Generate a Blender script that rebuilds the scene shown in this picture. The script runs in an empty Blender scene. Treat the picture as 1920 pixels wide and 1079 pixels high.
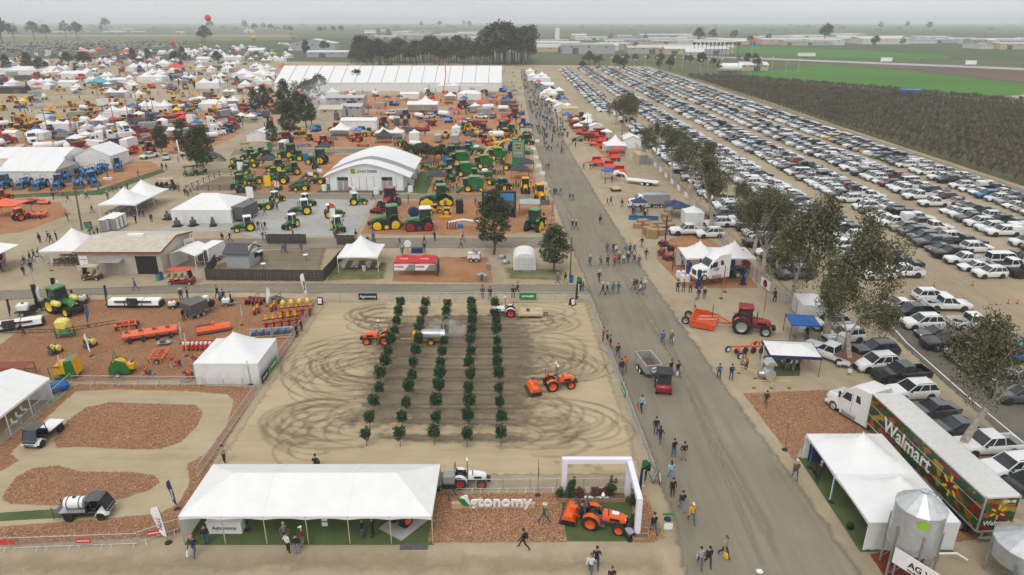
import bpy,math,random
import numpy as np
from mathutils import Vector,Matrix
R=math.radians
rnd=random.Random(7)
scene=bpy.context.scene
col=scene.collection
# ---- camera, world, sun, exposure
CAM_H,FPX,HZ=35.0,1281.0,40.0
PITCH=math.atan((539.5-HZ)/FPX)
cam_d=bpy.data.cameras.new('camera');cam_d.sensor_width=36.0;cam_d.lens=36.0*FPX/1920.0
cam_d.clip_start=0.5;cam_d.clip_end=30000.0
cam=bpy.data.objects.new('camera',cam_d);col.objects.link(cam)
cam.location=(0,0,CAM_H);cam.rotation_euler=(math.pi/2-PITCH,0,0)
scene.camera=cam
SUN_EL,SUN_ROT=R(58),R(200)
world=bpy.data.worlds.new('World');scene.world=world;world.use_nodes=True
wn=world.node_tree;wn.nodes.clear()
w_out=wn.nodes.new('ShaderNodeOutputWorld');w_bg=wn.nodes.new('ShaderNodeBackground')
w_sky=wn.nodes.new('ShaderNodeTexSky');w_sky.sky_type='NISHITA';w_sky.sun_disc=False
w_sky.sun_elevation=SUN_EL;w_sky.sun_rotation=SUN_ROT
w_sky.dust_density=6.0;w_sky.air_density=1.5;w_sky.ozone_density=2.0
w_hsv=wn.nodes.new('ShaderNodeHueSaturation');w_hsv.inputs['Saturation'].default_value=0.07
w_mix=wn.nodes.new('ShaderNodeMix');w_mix.data_type='RGBA';w_mix.inputs[0].default_value=0.62
w_n=wn.nodes.new('ShaderNodeTexNoise');w_n.inputs['Scale'].default_value=3.5;w_n.inputs['Detail'].default_value=5
w_tc=wn.nodes.new('ShaderNodeTexCoord');w_mp=wn.nodes.new('ShaderNodeMapping');w_mp.inputs['Scale'].default_value=(1,1,7);wn.links.new(w_tc.outputs['Generated'],w_mp.inputs[0]);wn.links.new(w_mp.outputs[0],w_n.inputs['Vector'])
w_r=wn.nodes.new('ShaderNodeValToRGB');w_r.color_ramp.elements[0].color=(7.6,7.8,8.05,1);w_r.color_ramp.elements[1].color=(9.2,9.35,9.5,1);w_r.color_ramp.elements[0].position=.3;w_r.color_ramp.elements[1].position=.7
wn.links.new(w_n.outputs[0],w_r.inputs[0]);wn.links.new(w_r.outputs[0],w_mix.inputs[7])
wn.links.new(w_sky.outputs[0],w_hsv.inputs['Color']);wn.links.new(w_hsv.outputs[0],w_mix.inputs[6])
wn.links.new(w_mix.outputs[2],w_bg.inputs[0]);w_bg.inputs[1].default_value=0.118
wn.links.new(w_bg.outputs[0],w_out.inputs[0])
sun_d=bpy.data.lights.new('sun','SUN');sun_d.energy=0.8;sun_d.angle=R(30);sun_d.color=(1.0,0.96,0.9)
sun=bpy.data.objects.new('sun',sun_d);col.objects.link(sun)
_az=SUN_ROT
_sd=Vector((math.sin(_az)*math.cos(SUN_EL),math.cos(_az)*math.cos(SUN_EL),math.sin(SUN_EL)))
sun.location=(0,-40,120);sun.rotation_euler=_sd.to_track_quat('Z','Y').to_euler()
HAZE=0.00019
vs=scene.view_settings
vs.view_transform='Standard';vs.look='None';vs.exposure=0.13;vs.gamma=1.0;vs.use_curve_mapping=False
cy=scene.cycles
cy.max_bounces=6;cy.diffuse_bounces=3;cy.glossy_bounces=2;cy.transmission_bounces=2
cy.transparent_max_bounces=16;cy.volume_bounces=1;cy.caustics_reflective=False;cy.caustics_refractive=False
cy.use_denoising=True;cy.use_adaptive_sampling=True;cy.adaptive_threshold=0.02
try:cy.denoiser='OPENIMAGEDENOISE'
except Exception:pass
# ---- pixel of the photograph -> point on a level plane
_c,_s=math.cos(PITCH),math.sin(PITCH)
def P(px,py,z=0.0):
 x=(px-960)/FPX;y=(539.5-py)/FPX
 t=(z-CAM_H)/(-_s+y*_c)
 return Vector((x*t,(_c+y*_s)*t,z))
def MPP(py):return CAM_H/_c/(py-HZ)
# ---- materials
MATS={}
def _nodes(m):
 m.use_nodes=True;nt=m.node_tree;nt.nodes.clear()
 o=nt.nodes.new('ShaderNodeOutputMaterial');b=nt.nodes.new('ShaderNodeBsdfPrincipled')
 nt.links.new(b.outputs[0],o.inputs[0]);return nt,o,b
def noise(nt,scale,detail=3,rough=0.55,stretch=None,coord='Object',w=None,rot=0):
 n=nt.nodes.new('ShaderNodeTexNoise');n.inputs['Scale'].default_value=scale
 n.inputs['Detail'].default_value=detail;n.inputs['Roughness'].default_value=rough
 tc=nt.nodes.new('ShaderNodeTexCoord');src=tc.outputs[coord]
 mp=nt.nodes.new('ShaderNodeMapping');nt.links.new(src,mp.inputs[0])
 if stretch:mp.inputs['Scale'].default_value=stretch
 if rot:mp.inputs['Rotation'].default_value=(0,0,rot)
 if w:mp.inputs['Location'].default_value=(w,w*1.7,0)
 nt.links.new(mp.outputs[0],n.inputs['Vector'])
 return n
def ramp(nt,sock,stops):
 r=nt.nodes.new('ShaderNodeValToRGB');el=r.color_ramp.elements
 while len(el)<len(stops):el.new(0.5)
 for e,(p,c)in zip(el,stops):
  e.position=p;e.color=(*c,1)if len(c)==3 else c
 nt.links.new(sock,r.inputs[0]);return r.outputs[0]
def mixc(nt,fac,a,b,mode='MIX'):
 m=nt.nodes.new('ShaderNodeMix');m.data_type='RGBA';m.blend_type=mode
 for sock,v in((m.inputs[0],fac),(m.inputs[6],a),(m.inputs[7],b)):
  if hasattr(v,'is_output'):nt.links.new(v,sock)
  elif isinstance(v,(int,float)):sock.default_value=v
  else:sock.default_value=(*v,1)
 return m.outputs[2]
def math_n(nt,op,a,b=None,clamp=False):
 m=nt.nodes.new('ShaderNodeMath');m.operation=op;m.use_clamp=clamp
 for i,v in enumerate((a,b)):
  if v is None:continue
  if hasattr(v,'is_output'):nt.links.new(v,m.inputs[i])
  else:m.inputs[i].default_value=v
 return m.outputs[0]
def bump(nt,b,sock,strength,dist):
 n=nt.nodes.new('ShaderNodeBump');n.inputs['Strength'].default_value=strength;n.inputs['Distance'].default_value=dist
 nt.links.new(sock,n.inputs['Height']);nt.links.new(n.outputs[0],b.inputs['Normal'])
def fade_out(nt,o,shader_out,soft=0.35,scale=1.2,most=1.0):
 at=nt.nodes.new('ShaderNodeAttribute');at.attribute_name='fade'
 n=noise(nt,scale,4,0.65)
 f=math_n(nt,'ADD',at.outputs['Fac'],math_n(nt,'MULTIPLY',math_n(nt,'SUBTRACT',n.outputs[0],0.5),1.3))
 mr=nt.nodes.new('ShaderNodeMapRange');mr.interpolation_type='SMOOTHSTEP'
 mr.inputs[1].default_value=0.5-soft;mr.inputs[2].default_value=0.5+soft
 nt.links.new(f,mr.inputs[0]);mr.inputs[4].default_value=most
 tr=nt.nodes.new('ShaderNodeBsdfTransparent');mx=nt.nodes.new('ShaderNodeMixShader')
 nt.links.new(mr.outputs[0],mx.inputs[0]);nt.links.new(tr.outputs[0],mx.inputs[1]);nt.links.new(shader_out,mx.inputs[2])
 nt.links.new(mx.outputs[0],o.inputs[0])
 return mr
def C(name,rgb,rough=0.55,metal=0.0,var=0.12,scale=3.0,spec=0.4,coat=0.0,transl=0.0):
 if name in MATS:return name
 m=bpy.data.materials.new(name);nt,o,b=_nodes(m)
 n=noise(nt,scale,4);d=tuple(max(0,x*(1-var))for x in rgb);l=tuple(min(1,x*(1+var*.6)+var*.02)for x in rgb)
 c=ramp(nt,n.outputs[0],[(0.3,d),(0.7,l)])
 nt.links.new(c,b.inputs['Base Color'])
 b.inputs['Roughness'].default_value=rough;b.inputs['Metallic'].default_value=metal
 b.inputs['Specular IOR Level'].default_value=spec
 if coat:b.inputs['Coat Weight'].default_value=coat
 if transl:
  t=nt.nodes.new('ShaderNodeBsdfTranslucent');nt.links.new(c,t.inputs[0])
  mx=nt.nodes.new('ShaderNodeMixShader');mx.inputs[0].default_value=transl
  nt.links.new(b.outputs[0],mx.inputs[1]);nt.links.new(t.outputs[0],mx.inputs[2]);nt.links.new(mx.outputs[0],o.inputs[0])
 if name.startswith('vinyl'):bump(nt,b,noise(nt,.55,5,.6,stretch=(1,1,2)).outputs[0],.35,.22)
 MATS[name]=m;return name
def ground_mat(name,stops,big=0.05,fine=6.0,streak=None,fade=None,bumpy=0.25,rough=0.95,fscale=1.2,rot=0,most=1.0):
 m=bpy.data.materials.new(name);nt,o,b=_nodes(m)
 n1=noise(nt,big,5,0.6);n2=noise(nt,fine,5,0.7);n3=noise(nt,0.6,5,0.65,stretch=streak or(1,1,1),rot=rot)
 f=math_n(nt,'ADD',math_n(nt,'MULTIPLY',n1.outputs[0],0.45),math_n(nt,'ADD',math_n(nt,'MULTIPLY',n2.outputs[0],0.22),math_n(nt,'MULTIPLY',n3.outputs[0],0.33)))
 c=ramp(nt,f,stops);nt.links.new(c,b.inputs['Base Color'])
 b.inputs['Roughness'].default_value=rough;b.inputs['Specular IOR Level'].default_value=0.15
 if bumpy:bump(nt,b,n2.outputs[0],bumpy,0.05)
 if fade is not None:fade_out(nt,o,b.outputs[0],fade,fscale,most)
 MATS[name]=m;return name
# ---- mesh building
class MB:
 def __init__(s,mat='steel',sm=False):s.v=[];s.f=[];s.m=[];s.mat=mat;s.sm=sm;s.T=None
 def add(s,vs,fs,mat=None):
  k=len(s.v)
  s.v+=[tuple(s.T@Vector(q))for q in vs]if s.T is not None else[tuple(q)for q in vs]
  for f in fs:s.f.append(tuple(k+i for i in f));s.m.append(mat or s.mat)
  return s
 def box(s,c,d,rz=0.0,ry=0.0,rx=0.0,mat=None,taper=1.0):
  M=Matrix.Translation(c)@Matrix.Rotation(rz,4,'Z')@Matrix.Rotation(ry,4,'Y')@Matrix.Rotation(rx,4,'X')
  h=[x/2 for x in d];vs=[]
  for z in(-1,1):
   t=taper if z>0 else 1
   for x,y in((-1,-1),(1,-1),(1,1),(-1,1)):vs.append(M@Vector((x*h[0]*t,y*h[1]*t,z*h[2])))
  return s.add(vs,[(3,2,1,0),(4,5,6,7),(0,1,5,4),(1,2,6,5),(2,3,7,6),(3,0,4,7)],mat)
 def b2(s,x0,x1,y0,y1,z0,z1,mat=None):return s.box(((x0+x1)/2,(y0+y1)/2,(z0+z1)/2),(abs(x1-x0),abs(y1-y0),abs(z1-z0)),mat=mat)
 def rbox(s,c,d,r=0.05,rz=0.0,ry=0.0,mat=None):
  M=Matrix.Translation(c)@Matrix.Rotation(rz,4,'Z')@Matrix.Rotation(ry,4,'Y')
  h=[x/2 for x in d];r=min(r,min(h)*.95);ix={};vs=[]
  for X in(-1,1):
   for Y in(-1,1):
    for Z in(-1,1):
     sg=(X,Y,Z)
     for a in range(3):
      q=[sg[i]*(h[i]if i==a else h[i]-r)for i in range(3)]
      ix[sg,a]=len(vs);vs.append(M@Vector(q))
  fs=[]
  for a in range(3):
   u,w=(a+1)%3,(a+2)%3
   for sg in(-1,1):
    ring=[]
    for(p,q)in((-1,-1),(1,-1),(1,1),(-1,1)):
     k=[0,0,0];k[a]=sg;k[u]=p;k[w]=q;ring.append(ix[tuple(k),a])
    fs.append(tuple(ring)if sg>0 else tuple(ring[::-1]))
  for a in range(3):
   u,w=(a+1)%3,(a+2)%3
   for p in(-1,1):
    for q in(-1,1):
     k0=[0,0,0];k0[a]=-1;k0[u]=p;k0[w]=q;k1=list(k0);k1[a]=1
     k0,k1=tuple(k0),tuple(k1)
     f=(ix[k0,u],ix[k1,u],ix[k1,w],ix[k0,w])
     fs.append(f[::-1]if p*q>0 else f)
  for X in(-1,1):
   for Y in(-1,1):
    for Z in(-1,1):
     k=(X,Y,Z);f=(ix[k,0],ix[k,1],ix[k,2]);fs.append(f if X*Y*Z>0 else f[::-1])
  return s.add(vs,fs,mat)
 def cyl(s,p0,p1,r0,r1=None,n=8,cap=True,mat=None):
  p0,p1=Vector(p0),Vector(p1);r1=r0 if r1 is None else r1
  a=p1-p0
  if a.length<1e-6:return s
  a.normalize();u=a.orthogonal().normalized();w=a.cross(u);vs=[]
  for p,r in((p0,r0),(p1,r1)):
   for i in range(n):
    t=2*math.pi*i/n;vs.append(p+(u*math.cos(t)+w*math.sin(t))*r)
  fs=[(i,(i+1)%n,n+(i+1)%n,n+i)for i in range(n)]
  if cap:fs+=[tuple(range(n-1,-1,-1)),tuple(range(n,2*n))]
  return s.add(vs,fs,mat)
 def tube(s,pts,r,n=6,mat=None):
  for a,b in zip(pts,pts[1:]):s.cyl(a,b,r,n=n,mat=mat)
  return s
 def prism(s,prof,y0,y1,mat=None,axis='y'):
  n=len(prof);area=sum(prof[i][0]*prof[(i+1)%n][1]-prof[(i+1)%n][0]*prof[i][1]for i in range(n))
  if area<0:prof=prof[::-1]
  f=(lambda a,b,t:(a,t,b))if axis=='y' else(lambda a,b,t:(t,a,b))
  vs=[f(a,b,y0)for a,b in prof]+[f(a,b,y1)for a,b in prof]
  fs=[(i,(i+1)%n,n+(i+1)%n,n+i)for i in range(n)]+[tuple(range(n))[::-1],tuple(range(n,2*n))]
  if axis=='y':fs=[x[::-1]for x in fs]
  return s.add(vs,fs,mat)
 def loft(s,secs,cap=True,mat=None):
  n=len(secs[0]);vs=[q for sec in secs for q in sec];fs=[]
  for k in range(len(secs)-1):
   for i in range(n):fs.append((k*n+i,k*n+(i+1)%n,(k+1)*n+(i+1)%n,(k+1)*n+i))
  if cap:fs+=[tuple(range(n))[::-1],tuple(range((len(secs)-1)*n,len(secs)*n))]
  return s.add(vs,fs,mat)
 def lathe(s,prof,c=(0,0,0),n=16,mat=None,axis='z',cap=True):
  vs=[];k=len(prof)
  for r,z in prof:
   for i in range(n):
    t=2*math.pi*i/n;a,b=r*math.cos(t),r*math.sin(t)
    q=(a,b,z)if axis=='z' else((z,a,b)if axis=='x' else(b,z,a))
    vs.append((q[0]+c[0],q[1]+c[1],q[2]+c[2]))
  fs=[(j*n+i,j*n+(i+1)%n,(j+1)*n+(i+1)%n,(j+1)*n+i)for j in range(k-1)for i in range(n)]
  if cap:fs+=[tuple(range(n))[::-1],tuple(range((k-1)*n,k*n))]
  return s.add(vs,fs,mat)
 def ball(s,c,r,n=8,k=5,sz=1.0,mat=None):
  return s.lathe([(r*math.sin(math.pi*(j+.06)/(k+.12)),-r*sz*math.cos(math.pi*(j+.06)/(k+.12)))for j in range(k+1)],c,n,mat)
 def quad(s,a,b,c,d,mat=None):return s.add([a,b,c,d],[(0,1,2,3)],mat)
 def poly(s,pts,mat=None):return s.add(pts,[tuple(range(len(pts)))],mat)
 def arc_band(s,c,r0,r1,a0,a1,y0,y1,n=8,mat=None):
  pts=[(c[0]+r1*math.cos(a0+(a1-a0)*i/n),c[1]+r1*math.sin(a0+(a1-a0)*i/n))for i in range(n+1)]
  inn=[(c[0]+r0*math.cos(a0+(a1-a0)*i/n),c[1]+r0*math.sin(a0+(a1-a0)*i/n))for i in range(n+1)]
  for i in range(n):s.prism([pts[i],pts[i+1],inn[i+1],inn[i]],y0,y1,mat)
  return s
 def join(s,o):
  k=len(s.v);s.v+=o.v;s.f+=[tuple(k+i for i in f)for f in o.f];s.m+=o.m;return s
 def mesh(s,name):
  me=bpy.data.meshes.new(name);me.from_pydata(s.v,[],s.f)
  keys=list(dict.fromkeys(s.m))
  for k in keys:me.materials.append(MATS[k])
  if len(keys)>1:me.polygons.foreach_set('material_index',[keys.index(k)for k in s.m])
  if s.sm:me.polygons.foreach_set('use_smooth',[True]*len(s.f));me.set_sharp_from_angle(angle=R(40))
  me.update();return me
def tag(o,label=None,cat=None,group=None,kind=None):
 if label:o['label']=label
 if cat:o['category']=cat
 if group:o['group']=group
 if kind:o['kind']=kind
 return o
def link(name,me,parent=None,loc=None,rz=0,s=1):
 o=bpy.data.objects.new(name,me);col.objects.link(o)
 if parent:o.parent=parent
 if loc is not None:o.location=loc
 if rz:o.rotation_euler.z=rz
 if s!=1:o.scale=(s,s,s)if isinstance(s,(int,float))else s
 return o
PROTO={}
def proto(key,fn):
 if key not in PROTO:PROTO[key]={'parts':fn(),'mesh':{},'one':None}
 return PROTO[key]
OCC=[]
def occupy(x,y,r):OCC.append((x,y,r))
def free(x,y,r):return all((x-a)**2+(y-b)**2>(r+q)**2 for a,b,q in OCC)
def put(name,pr,label,cat,loc,rz=0,s=1,group=None,single=False,occ=None):
 if isinstance(pr,list):pr={'parts':pr,'mesh':{},'one':None}
 loc=Vector((loc[0],loc[1],loc[2]if len(loc)>2 else 0))
 if occ:occupy(loc.x,loc.y,occ)
 if single or len(pr['parts'])==1:
  if pr['one']is None:
   m=MB();m.sm=any(p[1].sm for p in pr['parts'])
   for p in pr['parts']:m.join(p[1])
   pr['one']=m.mesh(name)
  return tag(link(name,pr['one'],None,loc,rz,s),label,cat,group)
 root=tag(link(name,None,None,loc,rz,s),label,cat,group);root.empty_display_size=.3
 made=[]
 for i,p in enumerate(pr['parts']):
  if i not in pr['mesh']:pr['mesh'][i]=p[1].mesh(p[0])
  o=link(p[0],pr['mesh'][i],made[p[2]]if len(p)>2 and p[2]is not None else root);made.append(o)
  if len(p)>3 and p[3]:o['kind']=p[3]
 return root
def text_mb(txt,size,mat,depth=0.02,bold=0.0,align='CENTER',cond=1.0):
 cu=bpy.data.curves.new('lettering','FONT');cu.body=txt;cu.size=size;cu.extrude=depth/2;cu.offset=bold
 cu.align_x=align;cu.resolution_u=3
 o=bpy.data.objects.new('lettering',cu);col.objects.link(o)
 dg=bpy.context.evaluated_depsgraph_get();me=o.evaluated_get(dg).to_mesh()
 m=MB(mat);m.add([(v.co.x*cond,-v.co.z,v.co.y)for v in me.vertices],[tuple(p.vertices)for p in me.polygons])
 o.evaluated_get(dg).to_mesh_clear();bpy.data.objects.remove(o);bpy.data.curves.remove(cu)
 return m
def marks(n,size,mat,align='CENTER',depth=.008):
 g=random.Random(n);m=MB(mat);x=0
 for i in range(n):w=size*g.uniform(.3,.62);m.b2(x,x+w,-depth/2,depth/2,size*g.choice((0,0,.12)),size*g.uniform(.5,.7));x+=w+size*.14
 o=x/2 if align=='CENTER' else 0;m.v=[(a-o,b,c)for a,b,c in m.v];return m
# ---- common surfaces
C('steel',(.42,.43,.44),.42,.75,.2);C('galv',(.55,.57,.58),.4,.6,.15,2.0);C('dark_steel',(.06,.06,.065),.5,.4,.3)
C('rubber',(.022,.021,.02),.85,0,.35,5);C('black',(.018,.018,.02),.5,0,.3);C('glass',(.03,.037,.042),.08,0,.2,spec=.6)
C('window_glass',(.05,.06,.07),.1,0,.3,spec=.6)
C('vinyl',(.86,.86,.855),.5,0,.045,.8,transl=.16);C('vinyl_wall',(.80,.80,.79),.55,0,.06,.9,transl=.12)
C('white',(.78,.78,.77),.4,0,.07);C('white_gloss',(.76,.76,.755),.22,0,.05,coat=.4);C('plastic',(.72,.72,.7),.5,0,.1)
C('wood',(.36,.22,.11),.75,0,.3,4);C('pale_wood',(.55,.38,.22),.7,0,.25,4);C('old_wood',(.07,.058,.05),.9,0,.4,3)
C('cardboard',(.33,.21,.10),.85,0,.2,2);C('tan_metal',(.50,.45,.37),.55,.1,.1,1.0);C('roof_tan',(.52,.47,.39),.6,.1,.14,1.2)
C('bark',(.13,.10,.075),.95,0,.45,4);C('pale_bark',(.42,.36,.30),.85,0,.4,2.5);C('concrete',(.40,.38,.35),.9,0,.15,.7)
C('turf',(.045,.10,.028),.95,0,.3,6);C('blue_fabric',(.02,.13,.42),.6,0,.12,transl=.1);C('navy',(.02,.035,.11),.6,0,.15)
C('red_fabric',(.55,.03,.03),.6,0,.1,transl=.1);C('dark_fabric',(.045,.045,.05),.75,0,.25)
C('lamp_white',(.85,.85,.82),.2);C('red_light',(.4,.02,.015),.25);C('amber',(.7,.3,.02),.3)
C('green',(.022,.16,.035),.35,0,.15,coat=.3);C('deere_yellow',(.80,.55,.015),.4,0,.1);C('orange',(.74,.105,.012),.35,0,.12,coat=.3)
C('red',(.30,.02,.02),.35,0,.15,coat=.3);C('bright_red',(.62,.045,.02),.4,0,.14);C('blue',(.012,.16,.42),.35,0,.14,coat=.3)
C('yellow',(.70,.36,.012),.42,0,.16);C('lime',(.25,.5,.02),.5);C('dark_grey',(.10,.10,.105),.5,0,.2);C('mid_grey',(.25,.25,.255),.5,0,.15)
C('rust_steel',(.20,.10,.06),.85,.2,.4,4);C('tan_cloth',(.50,.40,.26),.7,0,.1);C('sign_green',(.02,.22,.06),.5);C('pink',(.70,.25,.36),.5)
C('chrome',(.7,.7,.72),.15,.95,.1);C('screen_blue',(.05,.22,.5),.3);C('lavender',(.76,.75,.84),.5,0,.05)
C('brick_red',(.26,.07,.045),.8,0,.2);C('shingle',(.075,.078,.085),.85,0,.3,8);C('siding',(.36,.38,.40),.7,0,.1);C('teal',(.10,.38,.42),.6)
C('pale_yellow',(.72,.62,.16),.5,0,.1);C('canvas_red',(.60,.05,.04),.6,0,.1);C('purple',(.18,.05,.22),.6);C('silver',(.42,.43,.44),.3,.5,.1)
C('skin',(.42,.24,.16),.6,0,.1);C('shoe',(.05,.04,.035),.8);C('scraper_paint',(.60,.085,.018),.4,0,.15);C('stone_white',(.7,.69,.66),.8,0,.15)
# ---- ground sheets
def sheet(name,pts,z,mat,feather=0.5,parent=None,kind='structure',dense=3.0):
 pts=[Vector((p[0],p[1]))for p in pts]
 if sum(a.x*b.y-b.x*a.y for a,b in zip(pts,pts[1:]+pts[:1]))<0:pts=pts[::-1]
 n0=len(pts);ins=[]
 for i in range(n0):
  t0=(pts[i]-pts[i-1]).normalized();t1=(pts[(i+1)%n0]-pts[i]).normalized()
  nn=Vector((-t0.y-t1.y,t0.x+t1.x));q=max(nn.length_squared/2,.5)
  ins.append(pts[i]+nn*feather/q)
 d=[];inn=[]
 for i in range(n0):
  a,b,e,f=pts[i],pts[(i+1)%n0],ins[i],ins[(i+1)%n0];k=max(1,min(40,int((b-a).length/dense)))
  d+=[a.lerp(b,j/k)for j in range(k)];inn+=[e.lerp(f,j/k)for j in range(k)]
 n=len(d)
 vs=[(p.x,p.y,z)for p in d]+[(p.x,p.y,z)for p in inn]
 fs=[(i,(i+1)%n,n+(i+1)%n,n+i)for i in range(n)]+[tuple(range(n,2*n))]
 me=bpy.data.meshes.new(name);me.from_pydata(vs,[],fs);me.materials.append(MATS[mat])
 at=me.attributes.new('fade','FLOAT','POINT');at.data.foreach_set('value',[0.0]*n+[1.0]*n);me.update()
 o=link(name,me,parent)
 if kind and not parent:o['kind']=kind
 return o
def spx(name,px,z,mat,feather=0.5,**k):return sheet(name,[P(*q)for q in px],z,mat,feather,**k)
SOIL=[(.34,(.25,.195,.125)),(.5,(.36,.293,.197)),(.66,(.445,.37,.262))]
ground_mat('soil_fade',SOIL,.045,7,streak=(.9,.6,1),fade=.3)
ground_mat('lane_soil',SOIL,.12,7,streak=(.12,1.8,1),fade=.5,fscale=.5)
ground_mat('track_soil',[(.34,(.30,.235,.145)),(.5,(.40,.325,.21)),(.66,(.47,.39,.27))],.12,9,streak=(.3,1.6,1),fade=.22,fscale=2.5)
ground_mat('arena_soil',[(.34,(.31,.24,.145)),(.5,(.42,.335,.21)),(.66,(.50,.41,.28))],.1,8,streak=(.25,2.4,1),fade=.3)
ground_mat('dark_soil',[(.36,(.13,.105,.072)),(.5,(.195,.155,.105)),(.66,(.28,.225,.155))],.2,8,streak=(.12,2.6,1),fade=.5,fscale=.9)
ground_mat('tyre_soil',[(.36,(.16,.125,.08)),(.66,(.27,.215,.14))],.3,8,fade=.75,fscale=.7,most=.27)
ground_mat('asphalt',[(.34,(.16,.138,.10)),(.5,(.22,.193,.143)),(.66,(.295,.257,.19))],.06,10,streak=(2.2,.12,1),fade=.3,fscale=.7,bumpy=.12,rot=R(2))
ground_mat('lane',[(.34,(.15,.132,.10)),(.5,(.215,.19,.145)),(.66,(.30,.26,.195))],.08,10,streak=(.15,2.2,1),fade=.4,fscale=.8,bumpy=.12)
ground_mat('grit',[(.36,(.24,.20,.14)),(.66,(.34,.29,.21))],.2,8,streak=(2,.2,1),fade=.62,fscale=.8,most=.75)
ground_mat('gravel',[(.36,(.28,.275,.255)),(.5,(.36,.35,.325)),(.66,(.43,.42,.39))],.1,12,fade=.2,fscale=1.5)
ground_mat('lot_soil',[(.34,(.25,.195,.13)),(.5,(.345,.28,.19)),(.66,(.42,.35,.25))],.04,5,streak=(2.0,.15,1),fade=.3)
ground_mat('old_asphalt',[(.36,(.10,.088,.068)),(.66,(.20,.175,.135))],.1,9,fade=.35,fscale=.8)
ground_mat('turf_sheet',[(.36,(.06,.085,.03)),(.5,(.08,.112,.042)),(.66,(.105,.14,.055))],.3,16,fade=.03,fscale=1.5,bumpy=.3)
ground_mat('weedy',[(.36,(.085,.095,.035)),(.5,(.16,.15,.07)),(.66,(.27,.225,.14))],.15,5,fade=.5)
ground_mat('orchard_floor',[(.36,(.06,.065,.025)),(.5,(.095,.09,.045)),(.66,(.15,.125,.075))],.05,3,fade=.3)
ground_mat('crop_green',[(.36,(.05,.135,.022)),(.5,(.07,.175,.032)),(.66,(.095,.21,.042))],.012,2,streak=(1,.2,1),fade=.1,fscale=.1)
ground_mat('plough',[(.36,(.10,.07,.05)),(.66,(.19,.14,.105))],.012,2,fade=.1,fscale=.1)
ground_mat('far_soil',[(.36,(.30,.26,.20)),(.66,(.42,.37,.30))],.02,2,fade=.2,fscale=.1)
ground_mat('red_mulch',[(.36,(.10,.022,.012)),(.66,(.22,.055,.03))],.3,14,fade=.15,fscale=2)
ground_mat('highway',[(.36,(.33,.32,.31)),(.66,(.42,.41,.40))],.02,3,fade=.1,fscale=.1)
def mulch_mat(name,scale,stops,fade):
 m=bpy.data.materials.new(name);nt,o,b=_nodes(m)
 v=nt.nodes.new('ShaderNodeTexVoronoi');v.inputs['Scale'].default_value=scale
 tc=nt.nodes.new('ShaderNodeTexCoord');nz=noise(nt,scale*.5,2)
 vm=nt.nodes.new('ShaderNodeVectorMath');vm.operation='ADD'
 nt.links.new(tc.outputs['Object'],vm.inputs[0]);nt.links.new(nz.outputs['Color'],vm.inputs[1]);nt.links.new(vm.outputs[0],v.inputs['Vector'])
 sp=nt.nodes.new('ShaderNodeSeparateColor');nt.links.new(v.outputs['Color'],sp.inputs[0])
 big=noise(nt,.25,4)
 f=math_n(nt,'ADD',math_n(nt,'MULTIPLY',sp.outputs[0],.6),math_n(nt,'MULTIPLY',big.outputs[0],.45))
 nt.links.new(ramp(nt,f,stops),b.inputs['Base Color']);b.inputs['Roughness'].default_value=.95;b.inputs['Specular IOR Level'].default_value=.1
 bump(nt,b,v.outputs['Distance'],.8,.06);fade_out(nt,o,b.outputs[0],fade,3.0);MATS[name]=m
mulch_mat('mulch',15,[(.1,(.15,.06,.028)),(.4,(.36,.165,.08)),(.62,(.48,.245,.125)),(.9,(.62,.37,.21))],.25)
m=bpy.data.materials.new('chips');nt,o_,b_=_nodes(m);g_=nt.nodes.new('ShaderNodeNewGeometry')
nt.links.new(ramp(nt,g_.outputs['Random Per Island'],[(0,(.13,.055,.026)),(.35,(.35,.17,.085)),(.75,(.49,.27,.145)),(1,(.66,.43,.27))]),b_.inputs['Base Color'])
b_.inputs['Roughness'].default_value=.9;MATS['chips']=m
def leaf_mat(name,stops,rough=.6):
 m=bpy.data.materials.new(name);nt,o,b=_nodes(m);g=nt.nodes.new('ShaderNodeNewGeometry')
 nt.links.new(ramp(nt,g.outputs['Random Per Island'],stops),b.inputs['Base Color']);b.inputs['Roughness'].default_value=rough
 b.inputs['Specular IOR Level'].default_value=.25;MATS[name]=m
leaf_mat('leaf_euc',[(0,(.042,.048,.021)),(.5,(.10,.104,.05)),(.85,(.165,.165,.085)),(1,(.25,.195,.10))])
leaf_mat('leaf_pine',[(0,(.022,.036,.014)),(.6,(.058,.08,.032)),(1,(.11,.13,.055))])
leaf_mat('leaf_citrus',[(0,(.01,.03,.013)),(.6,(.026,.068,.028)),(1,(.055,.115,.045))])
leaf_mat('leaf_far',[(0,(.026,.034,.016)),(.6,(.068,.08,.038)),(1,(.12,.125,.065))])
leaf_mat('leaf_shrub',[(0,(.02,.045,.012)),(1,(.06,.11,.03))]);leaf_mat('leaf_red',[(0,(.08,.03,.025)),(1,(.2,.09,.06))])
leaf_mat('leaf_olive',[(0,(.04,.055,.022)),(1,(.09,.11,.05))]);leaf_mat('twig',[(0,(.07,.06,.042)),(.6,(.17,.148,.105)),(1,(.27,.23,.165))],.9)
m=bpy.data.materials.new('farmland');nt,o_,b_=_nodes(m)
v_=nt.nodes.new('ShaderNodeTexVoronoi');v_.inputs['Scale'].default_value=.0022;v_.distance='CHEBYCHEV'
tc_=nt.nodes.new('ShaderNodeTexCoord');nt.links.new(tc_.outputs['Object'],v_.inputs['Vector'])
sp_=nt.nodes.new('ShaderNodeSeparateColor');nt.links.new(v_.outputs['Color'],sp_.inputs[0]);n_=noise(nt,.02,4)
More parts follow.
